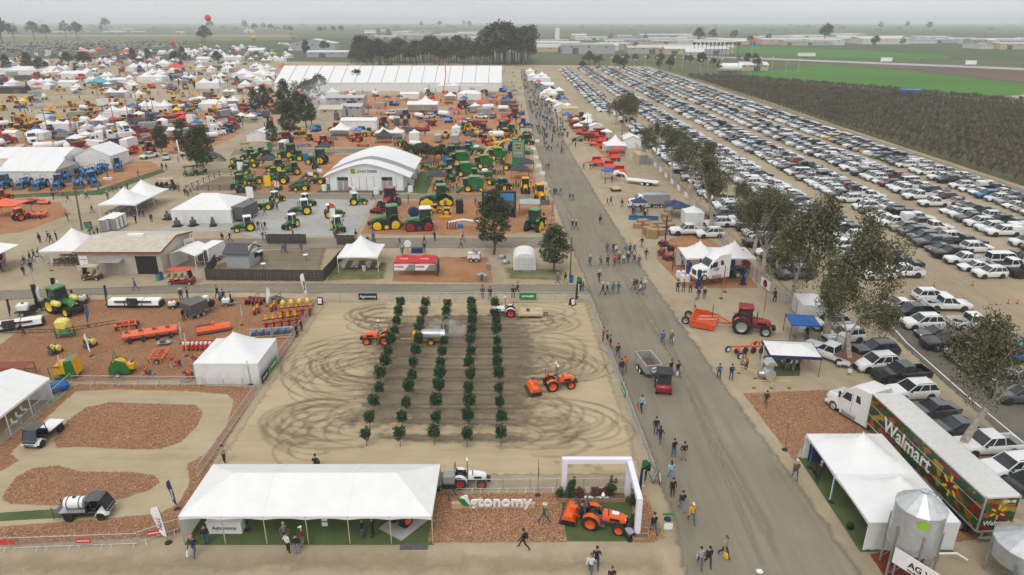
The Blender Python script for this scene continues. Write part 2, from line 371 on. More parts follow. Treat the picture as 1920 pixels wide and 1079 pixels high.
base_=ramp(nt,sp_.outputs[0],[(0,(.06,.085,.03)),(.3,(.075,.13,.035)),(.5,(.16,.135,.09)),(.65,(.06,.10,.03)),(.85,(.10,.085,.055)),(1,(.07,.12,.04))])
nt.links.new(mixc(nt,.35,base_,ramp(nt,n_.outputs[0],[(.3,(.05,.06,.03)),(.7,(.17,.15,.10))])),b_.inputs['Base Color'])
b_.inputs['Roughness'].default_value=.95;b_.inputs['Specular IOR Level'].default_value=.1;MATS['farmland']=m
tm=MB('farmland');tm.quad((-9000,-400,-.06),(9000,-400,-.06),(9000,12000,-.06),(-9000,12000,-.06))
tag(link('terrain',tm.mesh('terrain')),kind='structure')
sheet('ground',[(-520,-20),(130,-20),(130,130),(118,600),(-520,740)],0,'soil_fade',8,dense=60)
sheet('parking_lot',[(37.5,20),(150,20),(150,100),(113,130),(113,420),(100,520),(45,500),(41,300),(37.5,150)],.006,'lot_soil',2)
sheet('orchard_ground',[(115,125),(300,120),(420,250),(245,330),(158,475),(123,460),(116,250)],.012,'orchard_floor',3,dense=30)
sheet('farm_track',[(109.5,120),(114.5,120),(115.5,230),(122,465),(117,470),(110.5,230)],.016,'grit',1,dense=20)
spx('crop_field',[(1372,141),(1545,121),(1700,133),(1925,158),(2150,178),(2150,196),(1925,184),(1840,184),(1560,157)],.07,'crop_green',6,dense=60)
spx('ploughed_field',[(1552,120),(1640,121),(1925,132),(2200,145),(2200,176),(1925,156),(1700,131)],.06,'plough',6,dense=80)
spx('bare_corner',[(1850,183),(1925,175),(2100,184),(2100,200),(1925,192),(1880,188)],.08,'far_soil',5,dense=60)
spx('farm_road',[(1330,146),(1560,158.5),(1840,185),(1925,191),(2150,205),(2150,211),(1925,195),(1840,189),(1560,161.5),(1325,149)],.075,'far_soil',.6,dense=60)
spx('highway',[(1280,104),(1560,114),(1925,128),(2300,143),(2300,149),(1925,132.5),(1560,117.5),(1280,106)],.1,'highway',2,dense=120)
spx('far_crop_field',[(1345,88),(1500,90),(1660,97),(1800,106),(1790,112),(1560,111),(1440,104),(1350,98)],.09,'crop_green',10,dense=120)
spx('airfield_grass',[(-300,70),(550,62),(560,76),(300,78),(0,88),(-300,100)],.05,'weedy',20,dense=200)
spx('runway',[(-300,66),(560,67),(560,68.5),(-300,68)],.08,'far_soil',6,dense=300)
spx('main_road',[(975,130),(985,200),(1000,270),(1020,340),(1046,410),(1072,480),(1098,545),(1132,640),(1178,770),(1222,890),(1250,985),(1268,1079),(1290,1180),(1730,1180),(1632,1079),(1525,930),(1432,808),(1362,715),(1302,630),(1243,550),(1182,460),(1132,380),(1082,300),(1053,250),(1026,190),(1004,130)],.008,'asphalt',1.2)
def strip(name,line,w,z,mat,feather=None,parent=None):
 L=[Vector(p[:2])for p in line];a,b=[],[]
 for i,p in enumerate(L):
  t=(L[min(i+1,len(L)-1)]-L[max(i-1,0)]).normalized();n=Vector((-t.y,t.x))
  a.append(p+n*w/2);b.append(p-n*w/2)
 vs=[];fd=[]
 for p,q in zip(a,b):vs+=[(p.x,p.y,z),((p.x+q.x)/2,(p.y+q.y)/2,z),(q.x,q.y,z)];fd+=[0,1,0]
 k=len(L)
 if k>2:
  for i in(0,1,2,3*k-3,3*k-2,3*k-1):fd[i]=0
 fs=[]
 for i in range(k-1):j=3*i;fs+=[(j,j+1,j+4,j+3),(j+1,j+2,j+5,j+4)]
 me=bpy.data.meshes.new(name);me.from_pydata(vs,[],fs);me.materials.append(MATS[mat])
 me.attributes.new('fade','FLOAT','POINT').data.foreach_set('value',[float(x)for x in fd]);me.update()
 o=link(name,me,parent)
 if not parent:o['kind']='structure'
 return o
road=bpy.data.objects['main_road']
def lpx(q):return[P(*a)for a in q]
strip('sand_drift',lpx([(1125,440),(1165,510),(1220,600),(1270,680),(1310,760),(1345,830),(1385,900),(1430,980),(1475,1060)]),1.3,.013,'grit',parent=road)
strip('sand_drift',lpx([(1290,740),(1330,830),(1365,905),(1400,985),(1440,1075)]),.7,.015,'grit',parent=road)
strip('sand_drift',lpx([(1010,290),(1030,330),(1060,385),(1095,440)]),.8,.014,'grit',parent=road)
strip('sand_drift',lpx([(1000,200),(1012,240),(1030,280)]),.8,.014,'grit',parent=road)
sheet('show_lane',[(-60,18),(11,18),(10.6,38.3),(-14,38.5),(-24,38.2),(-60,38)],.007,'lane_soil',2.5)
spx('cross_lane',[(-60,545),(200,538),(400,531),(700,531),(1105,533),(1112,553),(700,553),(400,551),(160,556),(-60,570)],.010,'lane',1.0)
spx('cross_lane',[(340,447),(700,446),(1062,444),(1075,466),(700,467),(340,470)],.010,'lane',1.0)
spx('cross_lane',[(360,362),(700,363),(1030,366),(1034,377),(700,374),(380,374)],.010,'lane',.8)
spx('cross_lane',[(440,280),(1000,277),(1002,288),(600,288),(430,292)],.010,'lane',.8)
spx('gravel_pad',[(398,428),(440,385),(520,372),(706,376),(690,405),(668,443),(480,446)],.014,'gravel',.4)
spx('gravel_pad',[(280,432),(330,420),(470,418),(460,432),(290,440)],.013,'gravel',.4)
old=sheet('old_pavement',[(43.2,30),(51,30),(51.5,84),(45.5,84)],.011,'old_asphalt',.8)
strip('white_line',[(45.6,34),(45.6,60),(46.1,72),(47.9,84)],.14,.016,'white',parent=old)
def bed(pts,z=.02,f=.35,name='mulch_bed'):return spx(name,pts,z,'mulch',f)
BEDS=dict(sign=[(814,925),(1050,925),(1063,1017),(803,1018)],arch=[(1184,925),(1212,930),(1228,965),(1247,1008),(1225,1018),(1188,1016)],loop=[(-120,1040),(0,1024),(180,1014),(300,1008),(338,1000),(352,960),(402,865),(486,728),(395,722),(140,722),(60,790),(-60,880)],right=[(1393,738),(1560,731),(1648,802),(1498,842),(1492,868)])
bed(BEDS['sign']);bed(BEDS['arch']);bed(BEDS['loop']);bed(BEDS['right'])
TRACK=[(-120,1005),(0,993),(180,979),(300,968),(342,944),(363,905),(358,872),(395,850),(430,800),(445,752),(430,738),(360,732),(210,728),(140,733),(108,760),(72,795),(18,846),(15,855),(27,866),(0,882),(-120,935)]
spx('demo_track',TRACK,.026,'track_soil',.5)
ISL1=[(205,755),(300,758),(368,760),(381,774),(370,800),(340,830),(300,844),(250,844),(150,839),(107,841),(101,826),(125,790),(160,765)]
ISL2=[(8,925),(30,895),(60,879),(110,873),(150,885),(250,886),(290,892),(301,905),(281,920),(230,936),(180,943),(100,949),(20,946),(4,938)]
bed(ISL1,.032,.2);bed(ISL2,.032,.2)
BEDS['machines']=[(-60,715),(140,716),(380,712),(520,690),(560,628),(598,562),(480,557),(160,562),(60,602),(-60,690)]
bed(BEDS['machines'])
for q in([(733,529),(742,482),(917,482),(927,532)],[(674,440),(704,378),(870,374),(1038,376),(1045,432),(900,443)],[(440,364),(455,330),(478,314),(520,300),(600,289),(760,289),(992,289),(1008,350),(1004,364),(880,367),(780,361),(600,362)],[(1228,484),(1280,541),(1425,541),(1382,480),(1310,436),(1255,448)],[(1752,960),(1800,955),(1842,985),(1862,1010),(1775,1025)],[(640,212),(972,202),(988,240),(860,244),(640,244)],[(480,266),(600,249),(985,252),(994,275),(520,276)],[(-40,445),(-40,380),(112,379),(136,402),(40,436)],[(-60,366),(-60,320),(284,302),(306,318),(230,342),(150,360)],[(270,285),(330,243),(436,232),(450,252),(370,292)],[(640,180),(965,172),(970,196),(640,206)],[(-60,305),(0,255),(300,232),(290,290),(180,300)],[(1052,222),(1100,236),(1150,285),(1140,300),(1095,262)],[(90,232),(430,196),(560,186),(480,215),(300,232)]):
 bed(q,.02,.5)
spx('red_mulch_bed',[(1625,1038),(1700,1024),(1740,1060),(1760,1120),(1680,1120)],.02,'red_mulch',.3)
def tpx(pts,z=.03):return spx('turf_carpet',pts,z,'turf_sheet',.05)
sheet('turf_carpet',[(-23.5,38.9),(-5.6,38.9),(-5.7,45.2),(-23.5,45.2)],.03,'turf_sheet',.05)
tpx([(1048,936),(1186,934),(1190,1016),(1063,1016)],.034)
tpx([(-60,966),(212,948),(207,967),(-60,982)],.04)
sheet('turf_carpet',[(24.6,38.2),(31.3,38.2),(31.3,49.5),(24.6,49.5)],.03,'turf_sheet',.05)
tpx([(592,362),(620,340),(640,318),(652,322),(618,362)],.036);tpx([(768,362),(786,322),(818,322),(800,364)],.036)
tpx([(1430,668),(1500,668),(1500,706),(1440,706)],.03);tpx([(0,366),(180,357),(300,318),(312,322),(190,366),(0,372)],.03)
spx('weedy_ground',[(605,500),(730,490),(725,525),(610,528)],.012,'weedy',1.2)
spx('weedy_ground',[(940,500),(1060,505),(1060,528),(950,525)],.012,'weedy',1.5)
arena=sheet('arena',[(-25.4,46.6),(11.2,46.6),(10.3,84.6),(-25.4,84.9)],.012,'arena_soil',1.0)
sheet('damp_soil',[(-17,53),(3.5,53),(5,70),(3,82),(-17,80)],.016,'dark_soil',5.5,parent=arena)
TY=[51.1+2.68*k for k in range(12)]
for k in range(11):
 y=(TY[k]+TY[k+1])/2;strip('worked_strip',[(-15.5+rnd.uniform(-1,1),y),(-8,y),(0,y),(2+rnd.uniform(0,2),y)],1.5+rnd.random()*.7,.018+k*.0004,'dark_soil',parent=arena)
zt=.024
def loop(cx,y0,y1,rx,side,w=.32,wob=.15):
 global zt
 A0=-math.pi/2-rnd.uniform(-.5,.6);A1=math.pi/2+rnd.uniform(-.6,.6);ph=rnd.random()*6;tilt=rnd.gauss(0,.18)
 for off in(-.65,.65):
  pts=[];n=22;cyy=(y0+y1)/2;ry=abs(y1-y0)/2+off
  if ry<.4:continue
  for i in range(n+1):
   a=A0+(A1-A0)*i/n
   pts.append((cx+tilt*ry*math.sin(a)+side*(rx+off)*math.cos(a)*(1+.06*math.sin(3*a+ph)),cyy+ry*math.sin(a)*(1+.05*math.cos(2*a+ph))))
  strip('tyre_mark',pts,w,zt,'tyre_soil',parent=arena);zt+=.0005
for side,cx in((-1,-16.0),(1,1.6)):
 for(yc,spread,nn)in((78.3,5.5,10),(66.5,9.0,17),(54.0,7.0,13)):
  for i in range(nn):
   h=rnd.uniform(.25,1)*spread*.62;yy=yc+rnd.gauss(0,1.6);loop(cx+rnd.gauss(0,1.3),yy-h,yy+h,min(8.0,h*rnd.uniform(.9,1.9)+.6),side,rnd.uniform(.3,.75))
for(px,py,r)in[(570,832,.4),(545,835,.35),(612,850,.3),(1045,868,.3),(1070,876,.28),(1102,875,.3),(1122,880,.4),(1082,835,.25),(1108,838,.28),(680,838,.4),(940,840,.5),(876,838,.5)]:
 q=P(px,py);sheet('soil_clod_patch',[(q.x+r*(1+.3*math.sin(3*t))*math.cos(t)*1.3,q.y+r*math.sin(t))for t in[i*.6283 for i in range(10)]],zt,'tyre_soil',r*.5,parent=arena);zt+=.0005
def in_poly(x,y,poly):
 c=np.zeros(len(x),bool);n=len(poly)
 for i in range(n):
  (xa,ya),(xb,yb)=poly[i][:2],poly[i-1][:2]
  k=(ya>y)!=(yb>y);c^=k&(x<(xb-xa)*(y-ya)/(yb-ya+1e-12)+xa)
 return c
def chips(polys,holes,dens,z,seed):
 g=np.random.default_rng(seed);V=[]
 for poly in polys:
  w=[P(*q)for q in poly];xs=[p.x for p in w];ys=[p.y for p in w]
  n=int((max(xs)-min(xs))*(max(ys)-min(ys))*dens);x=g.uniform(min(xs),max(xs),n);y=g.uniform(min(ys),max(ys),n)
  k=in_poly(x,y,w)
  for h in holes:k&=~in_poly(x,y,[P(*q)for q in h])
  x,y=x[k],y[k];n=len(x);a=g.uniform(0,6.28,n);l=g.uniform(.025,.07,n);b=g.uniform(.011,.025,n);t=g.uniform(-.5,.5,n);zz=z+g.uniform(.005,.05,n)
  ca,sa=np.cos(a),np.sin(a)
  for(u,w_)in((-1,-1),(1,-1),(1,1),(-1,1)):
   V.append(np.stack([x+ca*l*u-sa*b*w_,y+sa*l*u+ca*b*w_,zz+l*u*t*.5+b*w_*t*.4],1)[:,None,:])
  if len(V)>4:V=[np.concatenate([V[i],V[i+4]],0)for i in range(4)]
 A=np.concatenate(V,1).reshape(-1,3);n=len(A)//4
 me=bpy.data.meshes.new('wood_chips');me.vertices.add(len(A));me.vertices.foreach_set('co',A.ravel().astype(np.float32))
 me.loops.add(len(A));me.loops.foreach_set('vertex_index',np.arange(len(A),dtype=np.int32));me.polygons.add(n)
 me.polygons.foreach_set('loop_start',np.arange(0,len(A),4,dtype=np.int32));me.update();me.materials.append(MATS['chips'])
 return me
tag(link('wood_chips',chips([BEDS['sign'],BEDS['arch'],BEDS['right']],[],330,.02,1)),'loose reddish wood chips strewn over the mulch beds','wood chips',kind='stuff')
tag(link('wood_chips',chips([ISL1,ISL2],[],220,.032,2)),'loose reddish wood chips heaped on the two track islands','wood chips',kind='stuff')
tag(link('wood_chips',chips([BEDS['loop']],[TRACK],200,.02,3)),'loose wood chips bordering the demonstration track','wood chips',kind='stuff')
tag(link('wood_chips',chips([BEDS['machines']],[],90,.02,4)),'loose wood chips under the spraying and mowing machinery','wood chips',kind='stuff')
# ==== builders
def leafcloud(g,clumps,per,size,mat,flat=.4,drop=0.0):
 A=[]
 for c,r,sq in clumps:
  n=max(4,int(per*r*r));d=g.normal(size=(n,3));d/=np.linalg.norm(d,axis=1)[:,None]+1e-9
  p=np.array(c)+d*(r*g.uniform(.25,1,n)**.6)[:,None]*np.array([1,1,sq])
  p[:,2]-=drop*g.uniform(0,1,n)**2*r
  u=g.normal(size=(n,3));u[:,2]*=flat;u/=np.linalg.norm(u,axis=1)[:,None]+1e-9
  w=np.cross(u,g.normal(size=(n,3)));w/=np.linalg.norm(w,axis=1)[:,None]+1e-9
  s=(size*g.uniform(.5,1.3,n))[:,None];u=u*s;w=w*s*.55
  A.append(np.stack([p-u,p+w*.9,p+u,p-w*.9],1).reshape(-1,3))
 A=np.concatenate(A);m=MB(mat);m.v=[tuple(q)for q in A.tolist()];k=len(A)//4
 m.f=[(4*i,4*i+1,4*i+2,4*i+3)for i in range(k)];m.m=[mat]*k
 return m
def limb(m,p,d,L,r,g,depth,tips,bend=.25,n=6,up=.15,split=2):
 for i in range(3):
  q=p+d*(L/3);r1=r*.84;m.cyl(p,q,r,r1,n=n,cap=False);p,r=q,r1
  d=(d+Vector(g.normal(size=3))*bend*.4+Vector((0,0,up*.3))).normalized()
  if depth<=1:tips.append(p.copy())
 if depth>0:
  for k in range(split):
   a=g.normal(size=3);dd=(d+Vector(a)*(.45+.15*k)+Vector((0,0,up))).normalized()
   limb(m,p,dd,L*(.62+.2*g.random()),r*.72,g,depth-1,tips,bend,max(4,n-1),up,split)
 else:tips.append(p)
def eucalyptus(seed,H=15.0,spread=1.0):
 g=np.random.default_rng(seed);t=MB('pale_bark',True);tips=[]
 lean=Vector((g.normal()*.12,g.normal()*.12,1)).normalized()
 p=Vector((0,0,-.1));d=lean;r=.42
 for i in range(4):
  q=p+d*H*.085;t.cyl(p,q,r,r*.88,n=8,cap=False);p=q;r*=.88;d=(d+Vector(g.normal(size=3))*.06).normalized()
 for k in range(4):
  a=2*math.pi*(k+g.random()*.6)/4;limb(t,p-d*.4*k*.5,Vector((math.cos(a)*.55,math.sin(a)*.55,1)).normalized(),H*.26,r*.62,g,2,tips,.5)
 cl=[]
 for q in tips:
  if q.z<H*.30:continue
  cl.append(((q.x*spread,q.y*spread,q.z),g.uniform(.55,1.25)*H/15,.95))
  if g.random()<.75:cl.append(((q.x*spread+g.normal()*.7,q.y*spread+g.normal()*.7,q.z-g.uniform(.6,2.2)),g.uniform(.4,.85)*H/15,1.6))
 c=leafcloud(g,cl,150,.135,'leaf_euc',1.4,2.2);top=max(v[2]for v in c.v);k=H/top
 for m in(t,c):m.v=[(x*(.6+.4*k),y*(.6+.4*k),z*k)for x,y,z in m.v]
 return[('trunk',t,None),('crown',c,None)]
def pine(seed,H=10.0,W=3.3,mat='leaf_pine',trunk=.22,per=115,size=.2,base=.24):
 g=np.random.default_rng(seed);t=MB('bark',True);p=Vector((0,0,-.05));r=trunk
 for i in range(5):
  q=p+Vector((g.normal()*.12,g.normal()*.12,H*.19));t.cyl(p,q,r,r*.78,n=7,cap=False);p=q;r*=.78
 cl=[]
 for k in range(46):
  f=base+(1-base)*(k+.5)/46;rad=W*(1-((f-.45)/.62)**2)if f>.45 else W*(.62+.38*(f-base)/(.45-base))
  rad=max(.25,rad)*g.uniform(.62,1.05);a=k*2.4+g.normal()*.3
  c=(rad*math.cos(a)*.72,rad*math.sin(a)*.72,H*f+g.normal()*.15)
  t.cyl((0,0,c[2]-rad*.28),c,.05,.02,n=4,cap=False);cl.append((c,g.uniform(.75,1.25)*W/3.3,.7))
 return[('trunk',t,None),('crown',leafcloud(g,cl,per,size,mat,.9),None)]
def broadleaf(seed,H=10.0,W=4.0,mat='leaf_far',per=46,size=.32,k=26):
 g=np.random.default_rng(seed);t=MB('bark');t.cyl((0,0,-.1),(0,0,H*.4),W*.07,W*.05,n=6,cap=False);cl=[]
 for i in range(k):
  v=g.normal(size=3);v/=np.linalg.norm(v);v[2]=abs(v[2])*1.1-.35
  c=(v[0]*W*.72,v[1]*W*.72,H*.58+v[2]*H*.40);cl.append((c,g.uniform(.22,.42)*W,.8))
  if i<8:t.cyl((0,0,H*.36),c,W*.03,W*.012,n=4,cap=False)
 return[('trunk',t,None),('crown',leafcloud(g,cl,per*9/(W*W)*1.6,size,mat),None)]
def young_tree(seed):
 g=np.random.default_rng(seed);t=MB('bark');t.cyl((0,0,-.03),(g.normal()*.03,g.normal()*.03,.95),.03,.022,n=5)
 cl=[((0,0,1.32),.46,1.2)]+[((.3*math.cos(a*2.4),.3*math.sin(a*2.4),.98+.066*a),g.uniform(.2,.3),1.0)for a in range(12)]
 return[('trunk',t,None),('crown',leafcloud(g,cl,900,.085,'leaf_citrus',.8),None)]
def bare_tree(seed,H=4.2):
 g=np.random.default_rng(seed);t=MB('twig');p=Vector((0,0,-.05));q=Vector((g.normal()*.06,g.normal()*.06,.9));t.cyl(p,q,.13,.1,n=5,cap=False);tips=[]
 for k in range(4):
  a=2*math.pi*(k+g.random()*.5)/4;limb(t,q,Vector((math.cos(a)*.75,math.sin(a)*.75,1)).normalized(),1.25,.065,g,1,tips,.35,4,.3,2)
 m=MB('twig')
 for tp in tips:
  for _ in range(11):
   d=Vector(g.normal(size=3));d.z=abs(d.z)+.3;d.normalize();e=tp+d*g.uniform(.4,.95);w=d.orthogonal().normalized()*.026
   m.add([tp-w,tp+w,e],[(0,1,2)]);e2=tp+d*.3+Vector(g.normal(size=3))*.35;m.add([tp+d*.25-w,tp+d*.25+w,e2],[(0,1,2)])
 return[('trunk',t,None),('twigs',m,None,'stuff')]
def shrub(seed,H=1.3,W=.45,mat='leaf_shrub'):
 g=np.random.default_rng(seed);t=MB('bark');t.cyl((0,0,-.02),(0,0,H*.5),.03,.02,n=4)
 cl=[((g.normal()*W*.35,g.normal()*W*.35,H*f),W*(1.15-f)*.75+.05,1)for f in np.linspace(.22,.95,9)]
 return[('stem',t,None),('foliage',leafcloud(g,cl,1700,.07,mat),None)]
# ---- wheels
def wheel(m_t,m_r,c,r,w,rim='white',lug=False,ri=.58,n=18):
 x,y,z=c
 m_t.lathe([(r*.60,-w*.5),(r*.9,-w*.5),(r,-w*.36),(r,w*.36),(r*.9,w*.5),(r*.60,w*.5)],c,n,'rubber','y',False)
 m_r.lathe([(r*.08,-w*.30),(r*ri,-w*.47),(r*(ri+.05),-w*.53),(r*(ri+.05),w*.53),(r*ri,w*.47),(r*.08,w*.30)],c,n,rim,'y')
 m_r.cyl((x,y-w*.42,z),(x,y+w*.42,z),r*.2,n=8,mat=rim)
 if lug:
  for k in range(n):
   a=2*math.pi*k/n
   for s in(-1,1):m_t.box((x+r*1.0*math.cos(a+s*.08),y+s*w*.24,z+r*1.0*math.sin(a+s*.08)),(r*.11,w*.44,r*.09),ry=-a,mat='rubber')
def add_wheel(parts,c,r,w,rim='white',lug=False,parent=None,name='wheel',ri=.58):
 t,q=MB('rubber',True),MB(rim,True);wheel(t,q,c,r,w,rim,lug,ri)
 parts.append((name,t,parent));parts.append(('rim',q,len(parts)-1))
def track_belt(c,L,h,w,wheel_c,big=None):
 x,y,z=c;r=h/2;b=MB('rubber',True);q=MB(wheel_c,True)
 if big:prof=[(x-L/2,.06),(x-L/2-.15,.35),(x-L/2+.1,.75),(x-L*.18,big*2),(x,big*2+.12),(x+L*.18,big*2),(x+L/2-.1,.75),(x+L/2+.15,.35),(x+L/2,.06)]
 else:
  prof=[(x-L/2+r+r*math.cos(a),z+r*math.sin(a))for a in[math.pi/2+math.pi*i/7 for i in range(8)]]+[(x+L/2-r+r*math.cos(a),z+r*math.sin(a))for a in[-math.pi/2+math.pi*i/7 for i in range(8)]]
 b.prism(prof,y-w/2,y+w/2)
 k=22;per=[Vector(p)for p in prof];per.append(per[0])
 for a,e in zip(per,per[1:]):
  n=max(1,int((e-a).length/.22))
  for i in range(n):
   p=a.lerp(e,(i+.5)/n);ang=math.atan2((e-a).y,(e-a).x);b.box((p.x,y,p.y),(.09,w,.09),ry=-ang)
 yo=math.copysign(w/2+.03,y)
 if big:ws=[(x,big+.12,big*.86),(x-L/2+.35,.42,.34),(x+L/2-.35,.42,.34)]
 else:ws=[(x-L/2+r,z,r*.84),(x+L/2-r,z,r*.84)]+[(x-L/4+L/4*i,z-r*.4,r*.42)for i in range(3)]
 for(a,zz,rr)in ws:q.lathe([(rr,-.06),(rr,.02),(rr*.75,.05),(rr*.25,.02),(rr*.2,.09)],(a,y+yo*.98-y*0 if False else y+math.copysign(w/2,y),zz),14,None,'y')
 return b,q
# ---- tractors
def tractor(body='orange',rim='orange',s=1.0,cab=None,roof=None,rops=True,loader=None,mast=0,tracks=None,dual=False,lug=True,fender=None,hoodtop=None,rr=.72):
 P_=[];fender=fender or body
 ch=MB('dark_grey');ch.rbox((.55,0,.62),(2.5,.42,.42),.06);ch.box((-.35,0,.72),(.5,1.0,.3));ch.box((1.55,0,.5),(.22,1.15,.16));ch.b2(-.75,-.55,-.3,.3,.45,.8)
 ch.tube([(-.7,-.35,.5),(-1.2,-.4,.45)],.04,5);ch.tube([(-.7,.35,.5),(-1.2,.4,.45)],.04,5)
 for y in(-.5,.5):ch.b2(.0,.55,y-.14,y+.14,.42,.5)
 P_+=[('chassis',ch)]
 hd=MB(body,True)
 def sec(x,z0,z1,w):return[(x,-w,z0),(x,-w,z1-.14),(x,-w*.7,z1),(x,w*.7,z1),(x,w,z1-.14),(x,w,z0)]
 hd.loft([sec(.35,.78,1.36,.36),sec(1.1,.78,1.34,.35),sec(1.75,.78,1.24,.32),sec(1.98,.8,1.1,.27)])
 P_+=[('hood',hd)];k=len(P_)-1
 gr=MB('black');gr.box((1.985,0,.93),(.05,.44,.26))
 for y in(-1,1):gr.box((1.2,y*.362,.98),(.7,.02,.22))
 P_+=[('grille',gr,k)]
 if hoodtop:q=MB(hoodtop);q.box((1.2,0,1.352),(.5,.36,.02),ry=.03);P_+=[('hood_panel',q,k)]
 for y in(-1,1):q=MB('lamp_white');q.box((1.97,y*.19,1.06),(.06,.12,.07));P_+=[('headlight',q,k)]
 if 1:
  q=MB('black');q.rbox((2.2,0,.62),(.3,.6,.36),.04);P_+=[('front_weight',q)]
 if not tracks:
  for y in(-1,1):
   add_wheel(P_,(-.45,y*.62,rr),rr,.42,rim,lug);add_wheel(P_,(1.55,y*.6,.44),.44,.3,rim,lug)
   if dual:add_wheel(P_,(-.45,y*1.12,.72),.72,.42,rim,lug)
 elif tracks==2:
  for y in(-1,1):
   b,q=track_belt((.5,y*.68,.5),2.9,1.0,.42,rim);P_+=[('track',b)];P_.append(('track_wheels',q,len(P_)-1))
 elif tracks==3:
  for y in(-1,1):
   b,q=track_belt((-.45,y*.68,.5),1.7,1.1,.42,rim,.52);P_+=[('track',b)];P_.append(('track_wheels',q,len(P_)-1));add_wheel(P_,(1.55,y*.62,.5),.5,.34,rim,lug)
 else:
  for x in(-.7,1.5):
   for y in(-1,1):
    b,q=track_belt((x,y*.7,.5),1.5,1.0,.42,rim,.46);P_+=[('track',b)];P_.append(('track_wheels',q,len(P_)-1))
 for y in(-1,1):
  q=MB(fender);q.arc_band((-.45,rr),rr+.06,rr+.11,.15,2.5,y*.42 if y>0 else-.80,.80 if y>0 else-.42);P_+=[('fender',q)]
 if cab:
  q=MB(cab);zb,zt_=.95,2.25
  for x,t in((-.75,-.68),(.38,.28)):
   for y in(-1,1):q.cyl((x,y*.55,zb),(t,y*.5,zt_),.045,.045,n=5)
  q.b2(-.78,.4,-.56,.56,.8,.98);P_+=[('cab_frame',q)];k=len(P_)-1
  q=MB('glass');q.loft([[(.36,-.53,.98),(.36,.53,.98),(-.73,.53,.98),(-.73,-.53,.98)],[(.27,-.48,zt_),(.27,.48,zt_),(-.67,.48,zt_),(-.67,-.48,zt_)]]);P_+=[('cab_glass',q,k)]
  q=MB(roof or body,True);q.rbox((-.2,0,zt_+.09),(1.25,1.22,.2),.08);P_+=[('cab_roof',q,k)]
  for y in(-1,1):q=MB('black');q.tube([(.34,y*.55,1.9),(.45,y*.85,1.85)],.02,4);q.box((.46,y*.88,1.7),(.05,.16,.3));P_+=[('mirror',q,k)]
 else:
  q=MB('black');q.rbox((-.45,0,1.12),(.5,.5,.12),.04);q.rbox((-.7,0,1.38),(.12,.48,.5),.05,ry=-.15);P_+=[('seat',q)]
  q=MB('black');q.cyl((.2,0,1.2),(.02,0,1.45),.025,n=5);q.lathe([(.14,0),(.18,.02),(.18,.03),(.14,.04)],(.0,0,1.45),10);P_+=[('steering_wheel',q)]
  if rops:
   q=MB('dark_grey')
   for y in(-1,1):q.cyl((-.85,y*.5,.75),(-.9,y*.48,2.1),.04,n=5)
   q.cyl((-.9,-.5,2.1),(-.9,.5,2.1),.04,n=5);P_+=[('roll_bar',q)]
 q=MB('black');q.cyl((.75,-.3,1.2),(.75,-.3,2.0 if cab else 1.75),.045,n=6);P_+=[('exhaust_pipe',q)]
 for i in range(mast):
  y=(-.3,.3)[i]if mast>1 else 0;x=.2 if mast>1 else .25
  q=MB('dark_grey');q.cyl((x,y,1.3),(x,y,2.55),.045,n=6);q.box((x+.1,y,1.3),(.3,.3,.06));P_+=[('sensor_mast',q)];k=len(P_)-1
  q=MB('white',True);q.rbox((x,y,2.66),(.24,.26,.2),.06);q.cyl((x,y,2.76),(x,y,2.86),.09,.06,n=8);P_+=[('sensor_head',q,k)]
 if loader:
  q=MB(loader)
  for y in(-1,1):
   q.box((.55,y*.52,1.05),(.14,.1,.9));q.tube([(.5,y*.52,1.45),(1.7,y*.52,1.3),(2.45,y*.52,.45)],.065,5)
  q.cyl((2.2,-.52,.75),(2.2,.52,.75),.05,n=6);P_+=[('loader_arms',q)]
  q=MB(loader if loader!=body else 'dark_grey');q.prism([(2.45,.05),(3.1,.08),(3.12,.14),(2.6,.16),(2.52,.55),(2.42,.6),(2.38,.2)],-.85,.85)
  for y in(-.84,.84):q.prism([(2.45,.08),(3.05,.1),(2.5,.58)],y-.02,y+.02)
  P_+=[('bucket',q)]
 if s!=1:
  for p in P_:p[1].v=[(a*s,b*s,c_*s)for a,b,c_ in p[1].v]
 return P_
# ---- implements and attachments (+x is the towing side)
def flail_mower(c1='orange',W=2.0):
 P_=[];q=MB(c1,True);q.prism([(-.5,.15),(-.55,.5),(-.3,.85),(.25,.9),(.5,.55),(.5,.15)],-W/2,W/2);P_+=[('housing',q)]
 q=MB('dark_steel');q.cyl((-.62,-W/2,.2),(-.62,W/2,.2),.12,n=10);P_+=[('roller',q)]
 q=MB(c1);q.box((.2,0,1.0),(.4,.4,.35));q.tube([(.2,-.4,.9),(.7,-.35,.6)],.05,5);q.tube([(.2,.4,.9),(.7,.35,.6)],.05,5);q.tube([(.2,0,1.2),(.75,0,1.1)],.04,5);P_+=[('hitch_frame',q)]
 q=MB('dark_grey');q.cyl((.2,.2,1.0),(.2,W/2-.1,1.0),.09,n=8);q.b2(0,.4,W/2-.02,W/2+.06,.2,1.1);P_+=[('gearbox',q)]
 for y in(-1,1):q=MB('black');q.b2(-.5,.5,y*W/2,y*(W/2+.03),.1,.5);P_+=[('side_plate',q)]
 return P_
